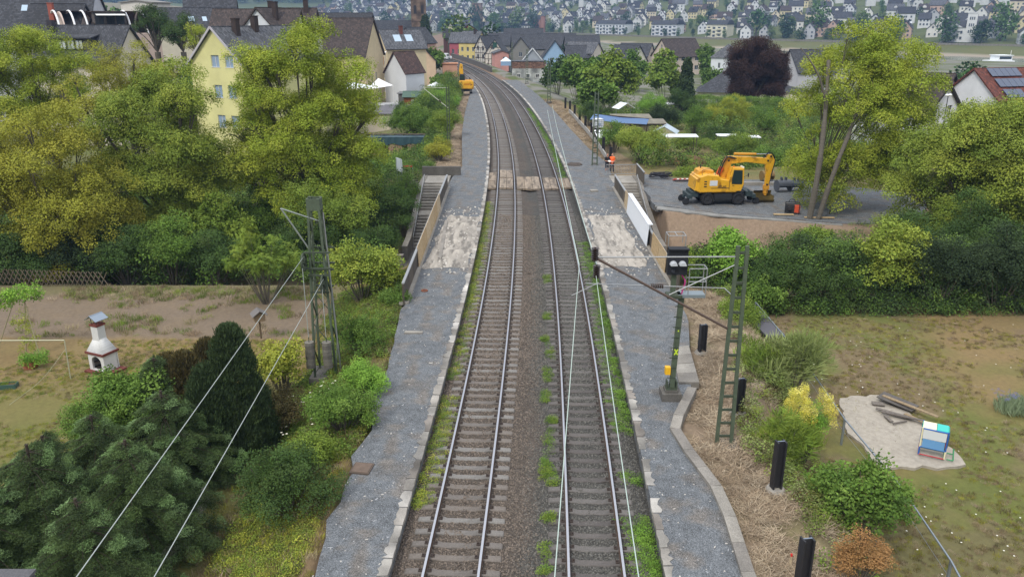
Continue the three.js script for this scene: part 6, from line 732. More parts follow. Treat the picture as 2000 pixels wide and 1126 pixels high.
house('slate_house', 'slate roofed house with red brick chimney beside the barrel roof', [-77.01,15.89,-136], { w: 10, rise: 5.2, len: 8, yaw: 88, wall: 0xb5b0ae, roof: anth, chim: [[0.5, 2.6, 1.6, mat(0x9a5444)]] });
house('white_tower_house', 'white tower-like house with a steep dark hipped roof', [-91.52,18.19,-178], { w: 6, rise: 3.6, len: 6, yaw: 10, hip: 2.9, wall: 0xdfe4ea, roof: anth, F: grid(3, 1, 5, 30, { v: 9.5, w: 0.9, h: 1.2 }) });
house('small_white_building', 'small white flat building on the slope above the barrel roof', [-80.77,17.25,-182], { w: 7.5, rise: 0.4, len: 7, yaw: 8, wall: 0xe2ddd4, roof: mat(0x8c8a86), F: [...grid(2, 1, 5, 30, { v: 11.5, w: 1.1, h: 0.9 }), ...grid(3, 1, 5.4, 30, { v: 9.2, w: 1.2, h: 0.9 })] });
house('cream_house', 'cream house with grey roof and two skylights', [-68.22,15.51,-158], { w: 9.5, rise: 4.2, len: 16, yaw: 62, wall: 0xe6dfc8, roof: slate, F: [[-0.7, 8, 0.8, 1], [0.9, 8, 0.8, 1]], skyl: [[0.45, 1, 1.1, 1.3], [0.6, 1, 0.8, 1.2]], chim: [] });
house('slate_house', 'steep slate roof above the cream house', [-67.98,18.15,-176], { w: 12, rise: 7, len: 10, yaw: 75, wall: 0x9a9690, roof: slate });
house('brown_roof_house', 'long brown tiled roof behind the yellow house', [-46.46,15.09,-132], { w: 10, rise: 4.4, len: 13, yaw: 88, wall: 0xd6d2cc, roof: brownT });
house('white_gable_house', 'white gabled house with one dark window behind the yellow house', [-38.73,15.28,-128], { w: 5.6, rise: 3, len: 7, yaw: 14, wall: 0xe6eaf0, roof: brownT, F: [[0.3, 8.6, 1, 1.2]], chim: [[0.4, 1.5, 1.8]] });
house('brown_roof_house', 'brown tiled roof with dark chimneys beside the white gable', [-40.83,15.27,-136], { w: 10, rise: 4.6, len: 9, yaw: 86, wall: 0xcfc8c0, roof: brownT, chim: [[0.25, 1.6, 1.9], [0.85, 0.6, 1.6]] });
house('steep_roof_house', 'cream house with a huge steep dark tiled roof', [-27.42,13.66,-165], { w: 10, rise: 6.6, len: 12, yaw: -78, wall: 0xe6d3ac, roof: brownT, F: [[-1.6, 4.6, 0.7, 1.7], [0.6, 5.2, 0.7, 1.7], [2.4, 2.2, 0.7, 1.5]] });
house('low_roof_house', 'low dark roofed house behind the steep roof', [-50.8,14.66,-190], { w: 11, rise: 3.5, len: 19, yaw: 88, wall: 0xb4afa8, roof: anth });
house('cream_house', 'cream rendered house with blue-grey roof windows beside the steep roof', [-28.72,11.17,-182], { w: 8, rise: 3.6, len: 9, yaw: 62, wall: 0xe2d2ae, roof: slateL, skyl: [[0.35, 1, 1.6, 2], [0.65, 1, 1.6, 2]], chim: [[0.5, 0.8, 1.3, mat(0x6b4038)]], F: grid(2, 2, 5, 30, { v: 2 }) });
house('pink_gable_house', 'small salmon gabled house behind the white cottage', [-27.19,11.22,-215], { w: 7, rise: 3.6, len: 8, yaw: 30, wall: 0xd9b2a0, roof: slate });
house('white_cottage', 'old white cottage with peeling plaster and brown tiled roof', [-23.41,7.3,-165], { w: 6, rise: 3.9, len: 5.2, yaw: 38, wall: mat(0xe4e8ee, { map: withUV(T.plaster, 9), bumpMap: TM.coarse3, bumpScale: 0.02 }), roof: tiled(0x6b5048), over: 0.2 });
house('cream_gable_house', 'windowless cream gabled house behind the white cottage', [-22.27,8.26,-197], { w: 8.2, rise: 4.2, len: 10, yaw: -12, wall: 0xeacfb0, roof: slate, over: 0.25 });
house('grey_roof_house', 'grey slate roofed house above the white cottage', [-29.94,8.17,-212], { w: 8, rise: 3.8, len: 8, yaw: 86, wall: 0xb8a89c, roof: slate });
{ // awnings and fabrics beside the cream house
  let t = thing('patio_awning', 'pale patio awning with orange curtain beside the steep roofed house', 'awning', [-27.95,6.08,-172]); t.position.y = H(t.position.x, t.position.z); const y = [-27.9,7,-172][1] - t.position.y; mesh('canopy', box(3.6, 0.12, 2.4, 0, y, 0, 0.12), mat(0xdcd6d0), t); mesh('post', [[-1.6, 1], [1.6, 1], [-1.6, -1], [1.6, -1]].map(([a, b]) => rod([a, 0, b], [a, y, b], 0.05)), frameW, t); mesh('curtain', box(1.8, 1.6, 0.06, 0.6, y - 1.6, 1.1), mat(0xd8762c), t); mesh('terrace', box(6, 1.2, 4, 0, y - 3.6, 0), plaster(0xd8c4a4), t);
  t = thing('red_parasol', 'red-orange parasol on the patio', 'parasol', [-28.4,5.28,-168]); t.position.y = H(t.position.x, t.position.z); const y2 = [-28.35,6.08,-168][1] - t.position.y; mesh('canopy', new THREE.ConeGeometry(1.3, 1.1, 10).translate(0, y2, 0), mat(0xd4553c), t); mesh('pole', rod([0, 0, 0], [0, y2, 0], 0.04), frameW, t);
}
// --- sheds and shelters on the shrub side ---
function shed(name, label, c, w, h, d, o) { const t = thing(name, label, o.cat ?? 'shed', [c[0], o.y ?? H(c[0], c[2]) - 0.1, c[2]], o.turn ?? 0, o.group); mesh('wall', [box(w, h, d, 0, h / 2, 0)], o.wall, t); mesh('roof', [box(w + 0.5, 0.12, d + 0.5, 0, h + 0.15 + (o.tilt ? 0.15 : 0), 0, o.tilt ?? 0)], o.roof, t); return t; }
shed('cream_shed', 'long cream rendered shed with grey flat roof below the white cottage', [-20.69,-0.13,-122], 5.5, 2.7, 6, { wall: plaster(0xd2c6b4), roof: mat(0x7d7b80, { map: TM.coarse3 }), tilt: 0.06 });
shed('grey_shed', 'open grey shed with dark interior beside the cream shed', [-18.16,0.43,-128], 3.8, 2.4, 4, { wall: mat(0x4a4640), roof: mat(0x77757a, { map: TM.coarse3 }) });
shed('grey_garage', 'grey garage under the white sail', [-22.41,1.03,-140], 5, 2.2, 4, { wall: mat(0x8a8c8c), roof: mat(0x9a9a9a) });
{ const p = [-17.54,-0.2,-151], t = thing('garden_cabin', 'orange wooden garden cabin with a dark green roof', 'cabin', [p[0], H(p[0], p[2]) - 0.1, p[2]]); mesh('wall', prism([[-2.3, 0], [2.3, 0], [2.3, 2.1], [-2.3, 2.1]], 3.2).translate(0, 0, -1.6), wood(0xa8683a), t); mesh('roof', [box(5.2, 0.12, 2.3, 0, 2.65, 0.95, 0.42), box(5.2, 0.12, 2.3, 0, 2.65, -0.95, -0.42)], mat(0x4d6258), t); for (const x of [-0.6, 0.15, 0.9]) windowAt(t, x, 1.2, 1.63, 0, 0.55, 0.9); mesh('gable', [prism([[-1.6, 0], [1.6, 0], [0, 0.9]], 0.1).rotateY(Math.PI / 2).translate(2.2, 2.1, 0), prism([[-1.6, 0], [1.6, 0], [0, 0.9]], 0.1).rotateY(Math.PI / 2).translate(-2.3, 2.1, 0)], wood(0xa8683a), t);
  const s = [-23.52,2.77,-146], q = thing('sail_awning', 'white triangular sail stretched over the garage', 'awning', [s[0], H(s[0], s[2]), s[2]]), y = s[1] - q.position.y; const g = new THREE.BufferGeometry(); g.setAttribute('position', new THREE.Float32BufferAttribute([-2.2, y - 0.9, 1.2, 2.4, y - 0.2, 0.6, -0.4, y + 0.9, -1, -2.2, y - 0.95, 1.2, -0.4, y + 0.85, -1, 2.4, y - 0.25, 0.6], 3)); mesh('sail', g, mat(0xf0f0f0, { side: THREE.DoubleSide }), q); mesh('post', [[-2.2, 1.2], [2.4, 0.6], [-0.4, -1]].map(([a, b]) => rod([a, 0, b], [a, y, b], 0.05)), frameW, q);
  for (const [u, l, w] of [[[-15.25,1.27,-165], 'white parasol beside the garden cabin', 1.9], [[-25.17,3.96,-130], 'white canopy glimpsed through the tree branches', 3.2], [[-29.06,3.97,-135], 'pale white canopy behind the largest tree', 3]]) { const k = thing('white_parasol', l, 'parasol', [u[0], H(u[0], u[2]), u[2]]), y3 = u[1] - k.position.y; mesh('canopy', new THREE.ConeGeometry(w, 0.8, 8).translate(0, y3, 0), mat(0xe8ecef), k); mesh('pole', rod([0, 0, 0], [0, y3, 0], 0.05), frameW, k); }
  shed('lean_to', 'grey flat roofed lean-to between white cottage and cabin', [-18.51,0.89,-160], 7, 2.4, 4, { wall: mat(0x5f5d58), roof: mat(0x87898a, { map: TM.coarse3 }) });
  shed('salmon_hut', 'small salmon coloured hut beside the tracks', [-15.43,0.33,-205], 3.6, 3.3, 3.4, { wall: plaster(0xc89a82), roof: mat(0xc08a6a), cat: 'hut', turn: 0.1 });
  const wt = [-18.13,0.77,-105], pool = thing('garden_pool', 'small blue paddling pool behind the sheds', 'pool', [wt[0], H(wt[0], wt[2]) + 0.5, wt[2]]); mesh('rim', new THREE.TorusGeometry(0.9, 0.18, 8, 20).rotateX(Math.PI / 2), mat(0x2f7fc4), pool); mesh('water', cyl(0.85, 0.85, 0.1, 0, -0.02, 0, 0, 0, 0, 20), mat(0x5aa2d8, { roughness: 0.1 }), pool);
}
{ // wood store with tarpaulin and pallets
  const p = [-13.51,-0.6,-90.67], t = thing('wood_store', 'log shelter under a dark blue-green tarpaulin', 'wood store', [p[0], -0.7, p[2] - 0.7]), W = 6.6; t.position.y = -0.65; for (const x of [-W / 2, -W / 6, W / 6, W / 2]) mesh('post', [box(0.1, 1.9, 0.1, x, 0.95, 0.6), box(0.1, 2.0, 0.1, x, 1, -0.6)], wood(0x6a5238), t);
  const tg = new THREE.PlaneGeometry(W + 0.5, 1.9, 40, 10).rotateX(-Math.PI / 2); { const a = tg.attributes.position; for (let i = 0; i < a.count; i++) a.setY(i, 1.98 + (fbm(a.getX(i) * 2, a.getZ(i) * 2, 161, 3) - 0.5) * 0.16); tg.computeVertexNormals(); } const tf = new THREE.PlaneGeometry(W + 0.5, 0.8, 60, 8); { const a = tf.attributes.position; for (let i = 0; i < a.count; i++) a.setZ(i, 0.96 + 0.07 * Math.sin(a.getX(i) * 7 + Math.sin(a.getX(i) * 3)) + (0.4 - a.getY(i)) * 0.05), a.setY(i, 1.6 + a.getY(i) + (a.getY(i) < 0 ? (fbm(a.getX(i) * 1.5, 0, 163, 2) - 0.5) * 0.35 : 0)); tf.computeVertexNormals(); }
  mesh('tarpaulin', [tg, tf], mat(0x2f4a52, { roughness: 0.5, side: THREE.DoubleSide }), t); mesh('roof_board', box(W + 0.6, 0.06, 0.5, 0, 2.12, -0.6), wood(0x5a4a3a), t); const r = Rng(9); const lg = []; for (let i = 0; i < 170; i++) lg.push(cyl(0.07, 0.07, 0.5, rr(-W / 2 + 0.2, W / 2 - 0.2, r), rr(0.1, 1.5, r), rr(-0.2, 0.4, r), Math.PI / 2, 0, 0, 7)); stuff(mesh('logs', lg, wood(0x8a6a48), t));
  const pal = (x, w, slats, l) => { const k = thing('pallet', l, 'pallet', [t.position.x + x, -0.62, t.position.z + 0.95], 0, 'pallets leaning on the wood store'), m = wood(0xc4a488); k.rotation.x = -0.12; for (let i = 0; i < slats; i++) mesh('slat', box(w > 1.3 ? 0.1 : 0.1, 1.15, 0.025, -w / 2 + 0.06 + (i * (w - 0.12)) / (slats - 1), 0.58, 0.05), m, k); for (const y of [0.06, 0.58, 1.1]) mesh('crossbar', box(w, 0.1, 0.06, 0, y, 0), m, k); };
  pal(-2.35, 1.9, 7, 'pallet with an open slatted face, farthest from the track'); pal(0.3, 1.5, 9, 'pallet with close set slats in the middle of the wood store'); pal(2.2, 0.95, 5, 'narrow pallet nearest the track at the wood store');
  hedge('clipped_hedge', 'clipped green hedge in front of the wood store', [-15.89,-83.43], [-8.1,-80.86], 1.2, 0.75, { y: -0.8, col: 'green' });
  const sg = [-10.17,0.1,-73.67], s = thing('notice_board', 'white notice board on posts seen edge-on by the stair head', 'board', [sg[0] - 0.3, -0.4, sg[2]], -1.0); mesh('post', [rod([-0.5, 0, 0], [-0.5, 2.2, 0], 0.04), rod([0.5, 0, 0], [0.5, 2.2, 0], 0.04)], galv, s); mesh('panel', box(1.25, 1.2, 0.05, 0, 1.6, 0), mat(0xe4eaf0), s); const b = [-9.94,0.2,-75.7], rb = thing('red_barrier', 'short red barrier bar behind the stair head wall', 'barrier', [b[0], -0.1, b[2]]); mesh('bar', box(0.95, 0.16, 0.05, 0, 0.8, 0), mat(0xb83a34), rb); mesh('post', [box(0.05, 0.9, 0.05, -0.45, 0.45, 0), box(0.05, 0.9, 0.05, 0.45, 0.45, 0)], galv, rb);
  const st = thing('mossy_steps', 'old mossy stone steps beside the stair head', 'steps', [-9.14,-74.18].toSpliced(1, 0, -0.2), 0.3); for (let i = 0; i < 5; i++) mesh('step', box(0.9, 0.3, 0.4, 0.35 * i - 0.9, -0.12 * i, 0.45 * i - 0.8), concrete(0x8b8a76), st);
}
// --- old town at the bend ---
const timber = (t, w, he, rise, m = mat(0x4a3a34)) => { const g = []; for (let i = 0; i <= 6; i++) g.push(box(0.16, he, 0.06, -w / 2 + 0.1 + (i * (w - 0.2)) / 6, he / 2, 0.02)); for (const y of [0.15, he * 0.33, he * 0.66, he]) g.push(box(w, 0.16, 0.06, 0, y, 0.025)); for (const s of [-1, 1]) { g.push(bar([s * w / 2, he, 0.03], [0, he + rise, 0.03], 0.06, 0.16), bar([s * w * 0.45, 0.1, 0.03], [s * w * 0.28, he * 0.6, 0.03], 0.06, 0.14), bar([s * w * 0.3, he, 0.03], [s * 0.2, he + rise * 0.8, 0.03], 0.06, 0.12)); } g.push(box(w * 0.55, 0.14, 0.06, 0, he + rise * 0.45, 0.02)); mesh('timber_frame', g, m, t); };
const AU = (a) => a;
house('pink_house', 'raspberry pink house at the bend of the line', [-17.57,8.19,-312], { w: 8, rise: 3.4, len: 5, yaw: -78, wall: 0xb5606c, roof: slateL, Lw: grid(2, 4, 4.4, 20, { v: 1.5, w: 0.9, h: 1.5 }) });
house('yellow_town_house', 'butter yellow house beside the pink house', [-11.01,8.77,-300], { w: 8.5, rise: 3.6, len: 7, yaw: -68, wall: 0xe2cf86, roof: slateL, F: grid(2, 3, 5, 30, { v: 1.5, w: 0.85, h: 1.4 }), Lw: grid(3, 4, 6.4, 30, { v: 1.5, w: 0.85, h: 1.4 }), chim: [[0.3, -1, 1.2]] });
{ const t = house('half_timbered_house', 'half-timbered house with white panels and dark green shutters', [-5.72,6.69,-274], { w: 6.6, rise: 4.4, len: 10, yaw: 8, wall: 0xe4dccf, roof: slate, F: [[-0.6, 6.2, 1.1, 1.4], [1.2, 0.3, 1.4, 2.2]] }); const p = t.position; timber(t, 6.6, [-5.72,6.69,-274][1] - p.y - 4.4, 4.4); mesh('shutter', box(1.3, 1.7, 0.08, 0.1, 7.6, 0.06), mat(0x2a5248), t); mesh('barn_door', box(1.5, 2.6, 0.08, 2.2, 2.2, 0.06), mat(0x22343a), t); }
{ const t = house('half_timbered_house', 'narrow white half-timbered house next to the yellow house', [-10.94,7.48,-288], { w: 5.4, rise: 3.8, len: 9, yaw: 42, wall: 0xdad6cc, roof: slate, F: grid(2, 2, 4.5, 30, { v: 1.2, w: 1, h: 1.5 }) }); timber(t, 5.4, [-10.94,7.48,-288][1] - t.position.y - 3.8, 3.8); }
house('red_town_house', 'red-orange gabled house with white storey behind the pink house', [-17.68,10.75,-345], { w: 14, rise: 5, len: 12, yaw: -8, wall: 0xb4543c, roof: anth, F: grid(3, 1, 8, 30, { v: 6, w: 1, h: 1.4 }) });
house('brick_house', 'dark brick house with white window band behind the pink house', [-27.85,8.82,-340], { w: 9, rise: 3, len: 13, yaw: 84, wall: 0x6b4a44, roof: anth, Rw: grid(5, 2, 11, 30, { v: 4, w: 1, h: 1.6 }) });
house('salmon_annex', 'low salmon annex beside the half-timbered house', [-3.18,3.95,-258], { w: 4.4, rise: 0.8, len: 6, yaw: -10, wall: 0xd29a90, roof: slateL, F: [[0.8, 2.4, 0.9, 2]] });
house('dark_roof_house', 'house with a broad dark roof and one small dark window', [2.73,7.64,-262], { w: 9, rise: 5.4, len: 12, yaw: 5, wall: 0x8a8984, roof: slate, F: [[0, 6, 1, 1.3]] });
house('grey_gable_house', 'light grey boarded gable above the white wall', [5.62,5.7,-228], { w: 7.6, rise: 4.4, len: 8, yaw: 2, wall: 0xa9b0ba, roof: slate, verge: mat(0xd8dce0) });
{ const A = [4.33,3.03,-212], y = H(A[0], A[2]) - 0.2, t = thing('white_walled_building', 'long white walled building with a brick red band', 'building', [A[0], y, A[2]]); const h = A[1] - y; mesh('wall', box(8.6, h - 1.6, 5, 0, (h - 1.6) / 2, -2.5), mat(0xcfd2ce, { map: TM.blotch8 }), t); mesh('brick_band', box(8.7, 1.7, 5.1, 0, h - 0.8, -2.5), mat(0xa07a66, { map: TM.tiles2 }), t); for (let i = 0; i < 3; i++) windowAt(t, -2.6 + i * 2.4, h * 0.3, 0.02, 0, 0.9, 0.9); mesh('roof', box(8.9, 0.15, 5.3, 0, h + 0.12, -2.5), slateL, t); }
house('blue_gable_house', 'sky blue gabled house with two windows', [13,7.01,-252], { w: 7.2, rise: 4.8, len: 10, yaw: 0, wall: 0x9dbcdc, roof: slate, F: [[-0.9, 4.6, 1, 1.4], [0.9, 4.6, 1, 1.4]] });
for (const [px, w, len, yaw, l] of [[[0,7.72,-300], 11, 16, 86, 'dark slate roof behind the half-timbered house'], [[9.49,7.87,-310], 12, 14, 88, 'dark weathered roof behind the grey gable'], [[19.12,7.37,-300], 11, 12, 87, 'dark roof with antennas beside the blue house'], [[16.93,5.18,-262], 8, 8, 85, 'low dark roof next to the blue gable'], [[-9.09,7.45,-330], 10, 12, 86, 'slate roof behind the yellow house'], [[-3.21,9.07,-350], 10, 16, 88, 'long slate roof below the far white villas']]) house('slate_roof_house', l, px, { w, rise: w * 0.42, len, yaw, wall: 0x8f8c88, roof: slate, group: 'dark roofed houses of the old town' });
house('cream_town_house', 'cream gabled house with grey roof at the old town edge', [27.04,6.26,-262], { w: 7.5, rise: 3.2, len: 10, yaw: -58, wall: 0xe6dccd, roof: slateL, F: [] });
house('cream_town_house', 'pale green-cream gabled house with a dark roof', [39.07,5.42,-255], { w: 7.5, rise: 4.4, len: 10, yaw: -40, wall: 0xd8d6c4, roof: slate, F: [[0, 4.2, 1.1, 1.3]] });
house('cream_town_house', 'beige gabled house behind the green-cream house', [47.83,5.05,-285], { w: 7.5, rise: 4, len: 11, yaw: -60, wall: 0xd0bfae, roof: slate, F: [[0, 5, 1, 1.3]] });
house('brown_roof_town_house', 'beige house with a large mottled brown tiled roof', [47.11,7.18,-262], { w: 9.5, rise: 5, len: 13, yaw: 62, wall: 0xd3c4b4, roof: tiled(0x5d504c), F: [[0, 8, 0.8, 1.6]], Rw: grid(4, 2, 11, 20, { v: 2, w: 1.5, h: 1.3 }) });
house('white_town_house', 'white house with a grey hipped roof beside the purple tree', [55.53,7.2,-215], { w: 7.5, rise: 3, len: 9, yaw: 20, hip: 3.5, wall: 0xe6ebf0, roof: slateL, F: [[-1.6, 5, 0.6, 1.3]] });
house('cream_hall', 'low cream building with a dark hipped roof by the purple tree', [48.28,2.48,-185], { w: 12, rise: 4.2, len: 12, yaw: 15, hip: 5.5, wall: 0xe4dcc2, roof: slate, over: 0.7 });
house('cream_hall', 'low cream wing under the purple tree', [58.94,0.02,-178], { w: 15, rise: 1.5, len: 7, yaw: 0, hip: 3, wall: 0xdfd6bd, roof: slate });
house('grey_roof_villa', 'grey slate roofed house with white dormer behind the two-stemmed tree', [63.81,6.8,-190], { w: 9, rise: 4.6, len: 9, yaw: 80, wall: 0xc9c9cc, roof: slate, Rw: grid(3, 1, 7, 20, { v: 5 }) });
house('white_bungalow', 'white gabled house with dark roof and two gable windows', [53.24,6.23,-100], { w: 6.8, rise: 3, len: 10, yaw: -32, wall: 0xe6e8ee, roof: brownT, over: 0.7, verge: mat(0x2b2725), F: [[-2.0, 4.3, 1.1, 1.5], [1.2, 4.3, 1.0, 1.5]] });
{ const l = [52.64,5.21,-98.5], t = thing('floodlight_pole', 'white twin floodlight on a dark pole in front of the white gable', 'lamp', [l[0], H(l[0], l[2]), l[2]]), y = l[1] - t.position.y; mesh('pole', rod([0, 0, 0], [0, y, 0], 0.05), mat(0x35383c), t); mesh('lamp', [sph(0.17, -0.2, y, 0.1, 1.3, 0.9, 1), sph(0.17, 0.18, y + 0.03, 0.1, 1.3, 0.9, 1)], mat(0xe8eaec), t); }
house('brown_roof_bungalow', 'white house with a dark brown roof in front of the barge', [65.43,6,-122], { w: 7.5, rise: 3, len: 12, yaw: -48, wall: 0xe4e6ea, roof: brownT, over: 0.6, verge: mat(0x2b2725), F: [[0, 2, 1, 1.2]] });
{ const A = [66.31,6.98,-118], t = house('solar_roof_house', 'white house with red-brown tiled roof carrying solar panels', A, { w: 12, rise: 4.6, len: 22, yaw: 75, wall: 0xe8eaee, roof: redT, over: 0.5 }), top = A[1] - t.position.y, a = Math.atan2(4.6, 6); const sp = mat(0x4a5468, { roughness: 0.15 }); for (let i = 0; i < 5; i++) for (let j = 0; j < 3; j++) { if (i > 2 && j > 1) continue; const u = 0.9 + j * 1.72, g = box(1.64, 0.06, 1.0, 0, 0, 0, 0, 0, -a); mesh('solar_panel', g.translate(u + 0.16, top - (u * 4.6) / 6 + 0.34, -2 - i * 1.06), sp, t); } for (let i = 0; i < 4; i++) mesh('solar_panel', box(1.64, 0.06, 1.0, 2.2, top - (2.0 * 4.6) / 6 + 0.34, -12 - i * 1.06, 0, 0, -a), sp, t);
  mesh('skylight', box(1.2, 0.07, 0.8, 4.1, top - (4 * 4.6) / 6 + 0.32, -7.2, 0, 0, -a), mat(0xdfe8ee, { roughness: 0.15 }), t); mesh('skylight', box(1.2, 0.07, 0.8, 4.3, top - (4.2 * 4.6) / 6 + 0.32, -12.5, 0, 0, -a), mat(0xb8c4c8, { roughness: 0.15 }), t); mesh('dormer', [prism([[-0.9, 0], [0.9, 0], [0.9, 0.5], [0, 1.1], [-0.9, 0.5]], 2.2).rotateY(Math.PI / 2).translate(2.4, top - 3.0, -9.6)], redT, t); }
// church
{ const b = [-37.16,6.56,-335], y = H(b[0], b[2]) - 0.5, T2 = b[1] * 0 + 14.33 + 8, t = thing('church', 'brown stone church with square bell tower and slate nave', 'church', [b[0], y, b[2]], 0.15), st = mat(0x8a7462, { map: TM.blotch8, bumpMap: TM.coarse3, bumpScale: 0.02 }), hT = [-36.63,20.46,-335][1] - y; 
  mesh('tower', [box(5.8, hT, 5.8, 0, hT / 2, 0), box(6.2, 0.4, 6.2, 0, hT * 0.62, 0), box(6.3, 0.5, 6.3, 0, hT, 0)], st, t); mesh('spire', new THREE.ConeGeometry(4.4, 12, 4).rotateY(Math.PI / 4).translate(0, hT + 6, 0), anth, t); for (const x of [-1.4, 1.4]) { const w = new THREE.Shape(); w.moveTo(-0.55, 0); w.lineTo(0.55, 0); w.lineTo(0.55, 2.6); w.absarc(0, 2.6, 0.55, 0, Math.PI); const g = new THREE.ExtrudeGeometry(w, { depth: 0.06, bevelEnabled: false }).translate(x, hT - 5.6, 2.9); mesh('belfry_window', g, mat(0x2c2a2c), t); }
  mesh('nave', prism([[-5, 0], [5, 0], [5, 7], [0, 13], [-5, 7]], 16).rotateY(-Math.PI / 2 + 0.1).translate(-3, 0, -2), st, t); mesh('nave_roof', [-1, 1].map((s) => box(8.4, 0.25, 16.6, 0, 0, 0, 0, 0, -s * 0.876).translate((s * 5.3) / 2, 10.15, 8)).map((g) => g.rotateY(-Math.PI / 2 + 0.1).translate(-3, 0, -2)), slate, t); }
// garden structures beyond the crossing on the yard side
{
  const G = (x) => x; let p, t;
  p = [13.85,1.36,-104]; t = thing('tarp_shelter', 'shelter under a taut blue tarpaulin roof', 'shelter', [p[0], -1.2, p[2]], -0.25); { const y = p[1] + 1.2; const g = new THREE.PlaneGeometry(7.2, 3.2, 12, 6).rotateX(-Math.PI / 2), a = g.attributes.position; for (let i = 0; i < a.count; i++) a.setY(i, y + 0.5 - 0.06 * (a.getX(i) + 3.6) - 0.1 * (a.getZ(i)) - 0.06 * Math.cos(a.getX(i))); g.computeVertexNormals(); mesh('tarpaulin', g, mat(0x4a6a94, { roughness: 0.5, side: THREE.DoubleSide }), t); mesh('post', [[-3.4, -1.4], [3.4, -1.4], [-3.4, 1.4], [3.4, 1.4]].map(([x, z]) => rod([x, 0, z], [x, y + 0.5 - 0.06 * (x + 3.6) - 0.1 * z, z], 0.05)), wood(0x5a4a3a), t); mesh('roof_edge', bar([-3.6, y + 0.65, -1.6], [3.6, y + 0.25, -1.6], 0.12, 0.16), wood(0x4a3a30), t); }
  p = [10.44,1.98,-98]; t = thing('water_tank', 'white cube water tank in a wire cage', 'tank', [p[0], p[1] - 0.6, p[2]], 0.2); mesh('tank', box(1.0, 1.0, 1.2, 0, 0.6, 0), mat(0xdcdfe2), t); const cg = []; for (let i = -2; i <= 2; i++) cg.push(box(0.03, 1.1, 0.03, i * 0.26, 0.6, 0.64), box(1.1, 0.03, 0.03, 0, 0.6 + i * 0.24, 0.64)); mesh('cage', cg, galv, t); mesh('valve', box(0.3, 0.3, 0.04, 0, 0.5, 0.66), mat(0x8a94a4), t); mesh('stand', box(1.1, Math.max(0.2, p[1] + 0.6), 1.2, 0, -p[1] / 2 - 0.4, 0), wood(0x5a4a3a), t);
  for (const [u, w, d, l] of [[[11.08,1.19,-94], 2.6, 4.5, 'white sheet roof sloping beside the water tank'], [[18.85,1.15,-93], 5.2, 1.6, 'long flat white roof on posts among the vegetable beds'], [[25.16,1.07,-94], 2.4, 1.2, 'small flat white table roof in the garden'], [[27.7,0.89,-94], 2.6, 1.2, 'flat white table roof beside the two-stemmed tree'], [[27.32,-0.09,-140], 3, 2, 'grey flat shelter roof before the conifer']]) { t = thing('flat_roof_shelter', l, 'shelter', [u[0], H(u[0], u[2]) - 0.1, u[2]], 0, 'light roofs in the gardens'); const y = Math.max(1.2, u[1] - t.position.y); mesh('roof', box(w, 0.08, d, 0, y, 0, 0.06), mat(0xdfe2e4), t); mesh('post', [[-1, -1], [1, -1], [1, 1], [-1, 1]].map(([a, b]) => rod([a * w * 0.46, 0, b * d * 0.45], [a * w * 0.46, y, b * d * 0.45], 0.04)), mat(0x5a5248), t); }
  p = [19.44,0.97,-102]; t = thing('greenhouse', 'small greenhouse of cloudy panels with a pale roof', 'greenhouse', [p[0], H(p[0], p[2]), p[2]], -0.3); mesh('wall', prism([[-1.5, 0], [1.5, 0], [1.5, 1.7], [0, 2.5], [-1.5, 1.7]], 2.8).translate(0, 0, -1.4), mat(0xa8a488, { roughness: 0.4 }), t); mesh('roof', [box(1.9, 0.06, 3, -0.78, 2.15, 0, 0, 0, 0.49), box(1.9, 0.06, 3, 0.78, 2.152, 0, 0, 0, -0.49)], mat(0xc4d2da, { roughness: 0.2 }), t); mesh('door', box(0.8, 1.7, 0.05, 0.2, 0.9, 1.42), mat(0x8c886e), t);
  for (const [u, w, l] of [[[16.44,1.06,-112], 5, 'weathered plank roofed shed behind the blue tarpaulin'], [[17.92,1.26,-108], 4.6, 'low grey shed beside the greenhouse']]) shed('garden_shed', l, u, w, 2.0, 2.6, { wall: wood(0x8a8468), roof: mat(0x9a9484, { map: TM.coarse3 }), tilt: 0.08 });
  p = [16.2,1.96,-118]; t = thing('white_canopy', 'small white pitched canopy above the garden sheds', 'canopy', [p[0], H(p[0], p[2]), p[2]], 0.4); const y = p[1] - t.position.y; mesh('roof', [box(1.6, 0.05, 2, -0.68, y, 0, 0, 0, 0.5), box(1.6, 0.05, 2, 0.68, y + 0.002, 0, 0, 0, -0.5)], mat(0xdfe6ec), t); mesh('post', [rod([-1.2, 0, 0], [-1.2, y - 0.3, 0], 0.04), rod([1.2, 0, 0], [1.2, y - 0.3, 0], 0.04)], galv, t);
  p = [17.68,0.59,-255]; t = thing('party_tent', 'pale blue party tent beside the salmon annex', 'tent', [-1.79,-240.47].toSpliced(1, 0, -1)); mesh('canopy', new THREE.ConeGeometry(2.2, 1.2, 4).rotateY(0.78).translate(0, 3.3, 0), mat(0xd4e4f0), t); mesh('wall', box(2.9, 1.2, 2.9, 0, 2.1, 0), mat(0x8aa6c4), t); mesh('post', [[-1, -1], [1, -1], [1, 1], [-1, 1]].map(([a, b]) => rod([a * 1.4, 0, b * 1.4], [a * 1.4, 2.7, b * 1.4], 0.04)), galv, t);
  t = thing('track_wall', 'long dark retaining wall along the tracks at the bend', 'wall'); const wa = []; for (let z = -225; z > -310; z -= 3) { const a = AT(z, 5.6), b = AT(z - 2.9, 5.6); mesh('wall_block', bar([a[0], 0.2, a[1]], [b[0], 0.2, b[1]], 0.4, 1.6), concD, t); }
}
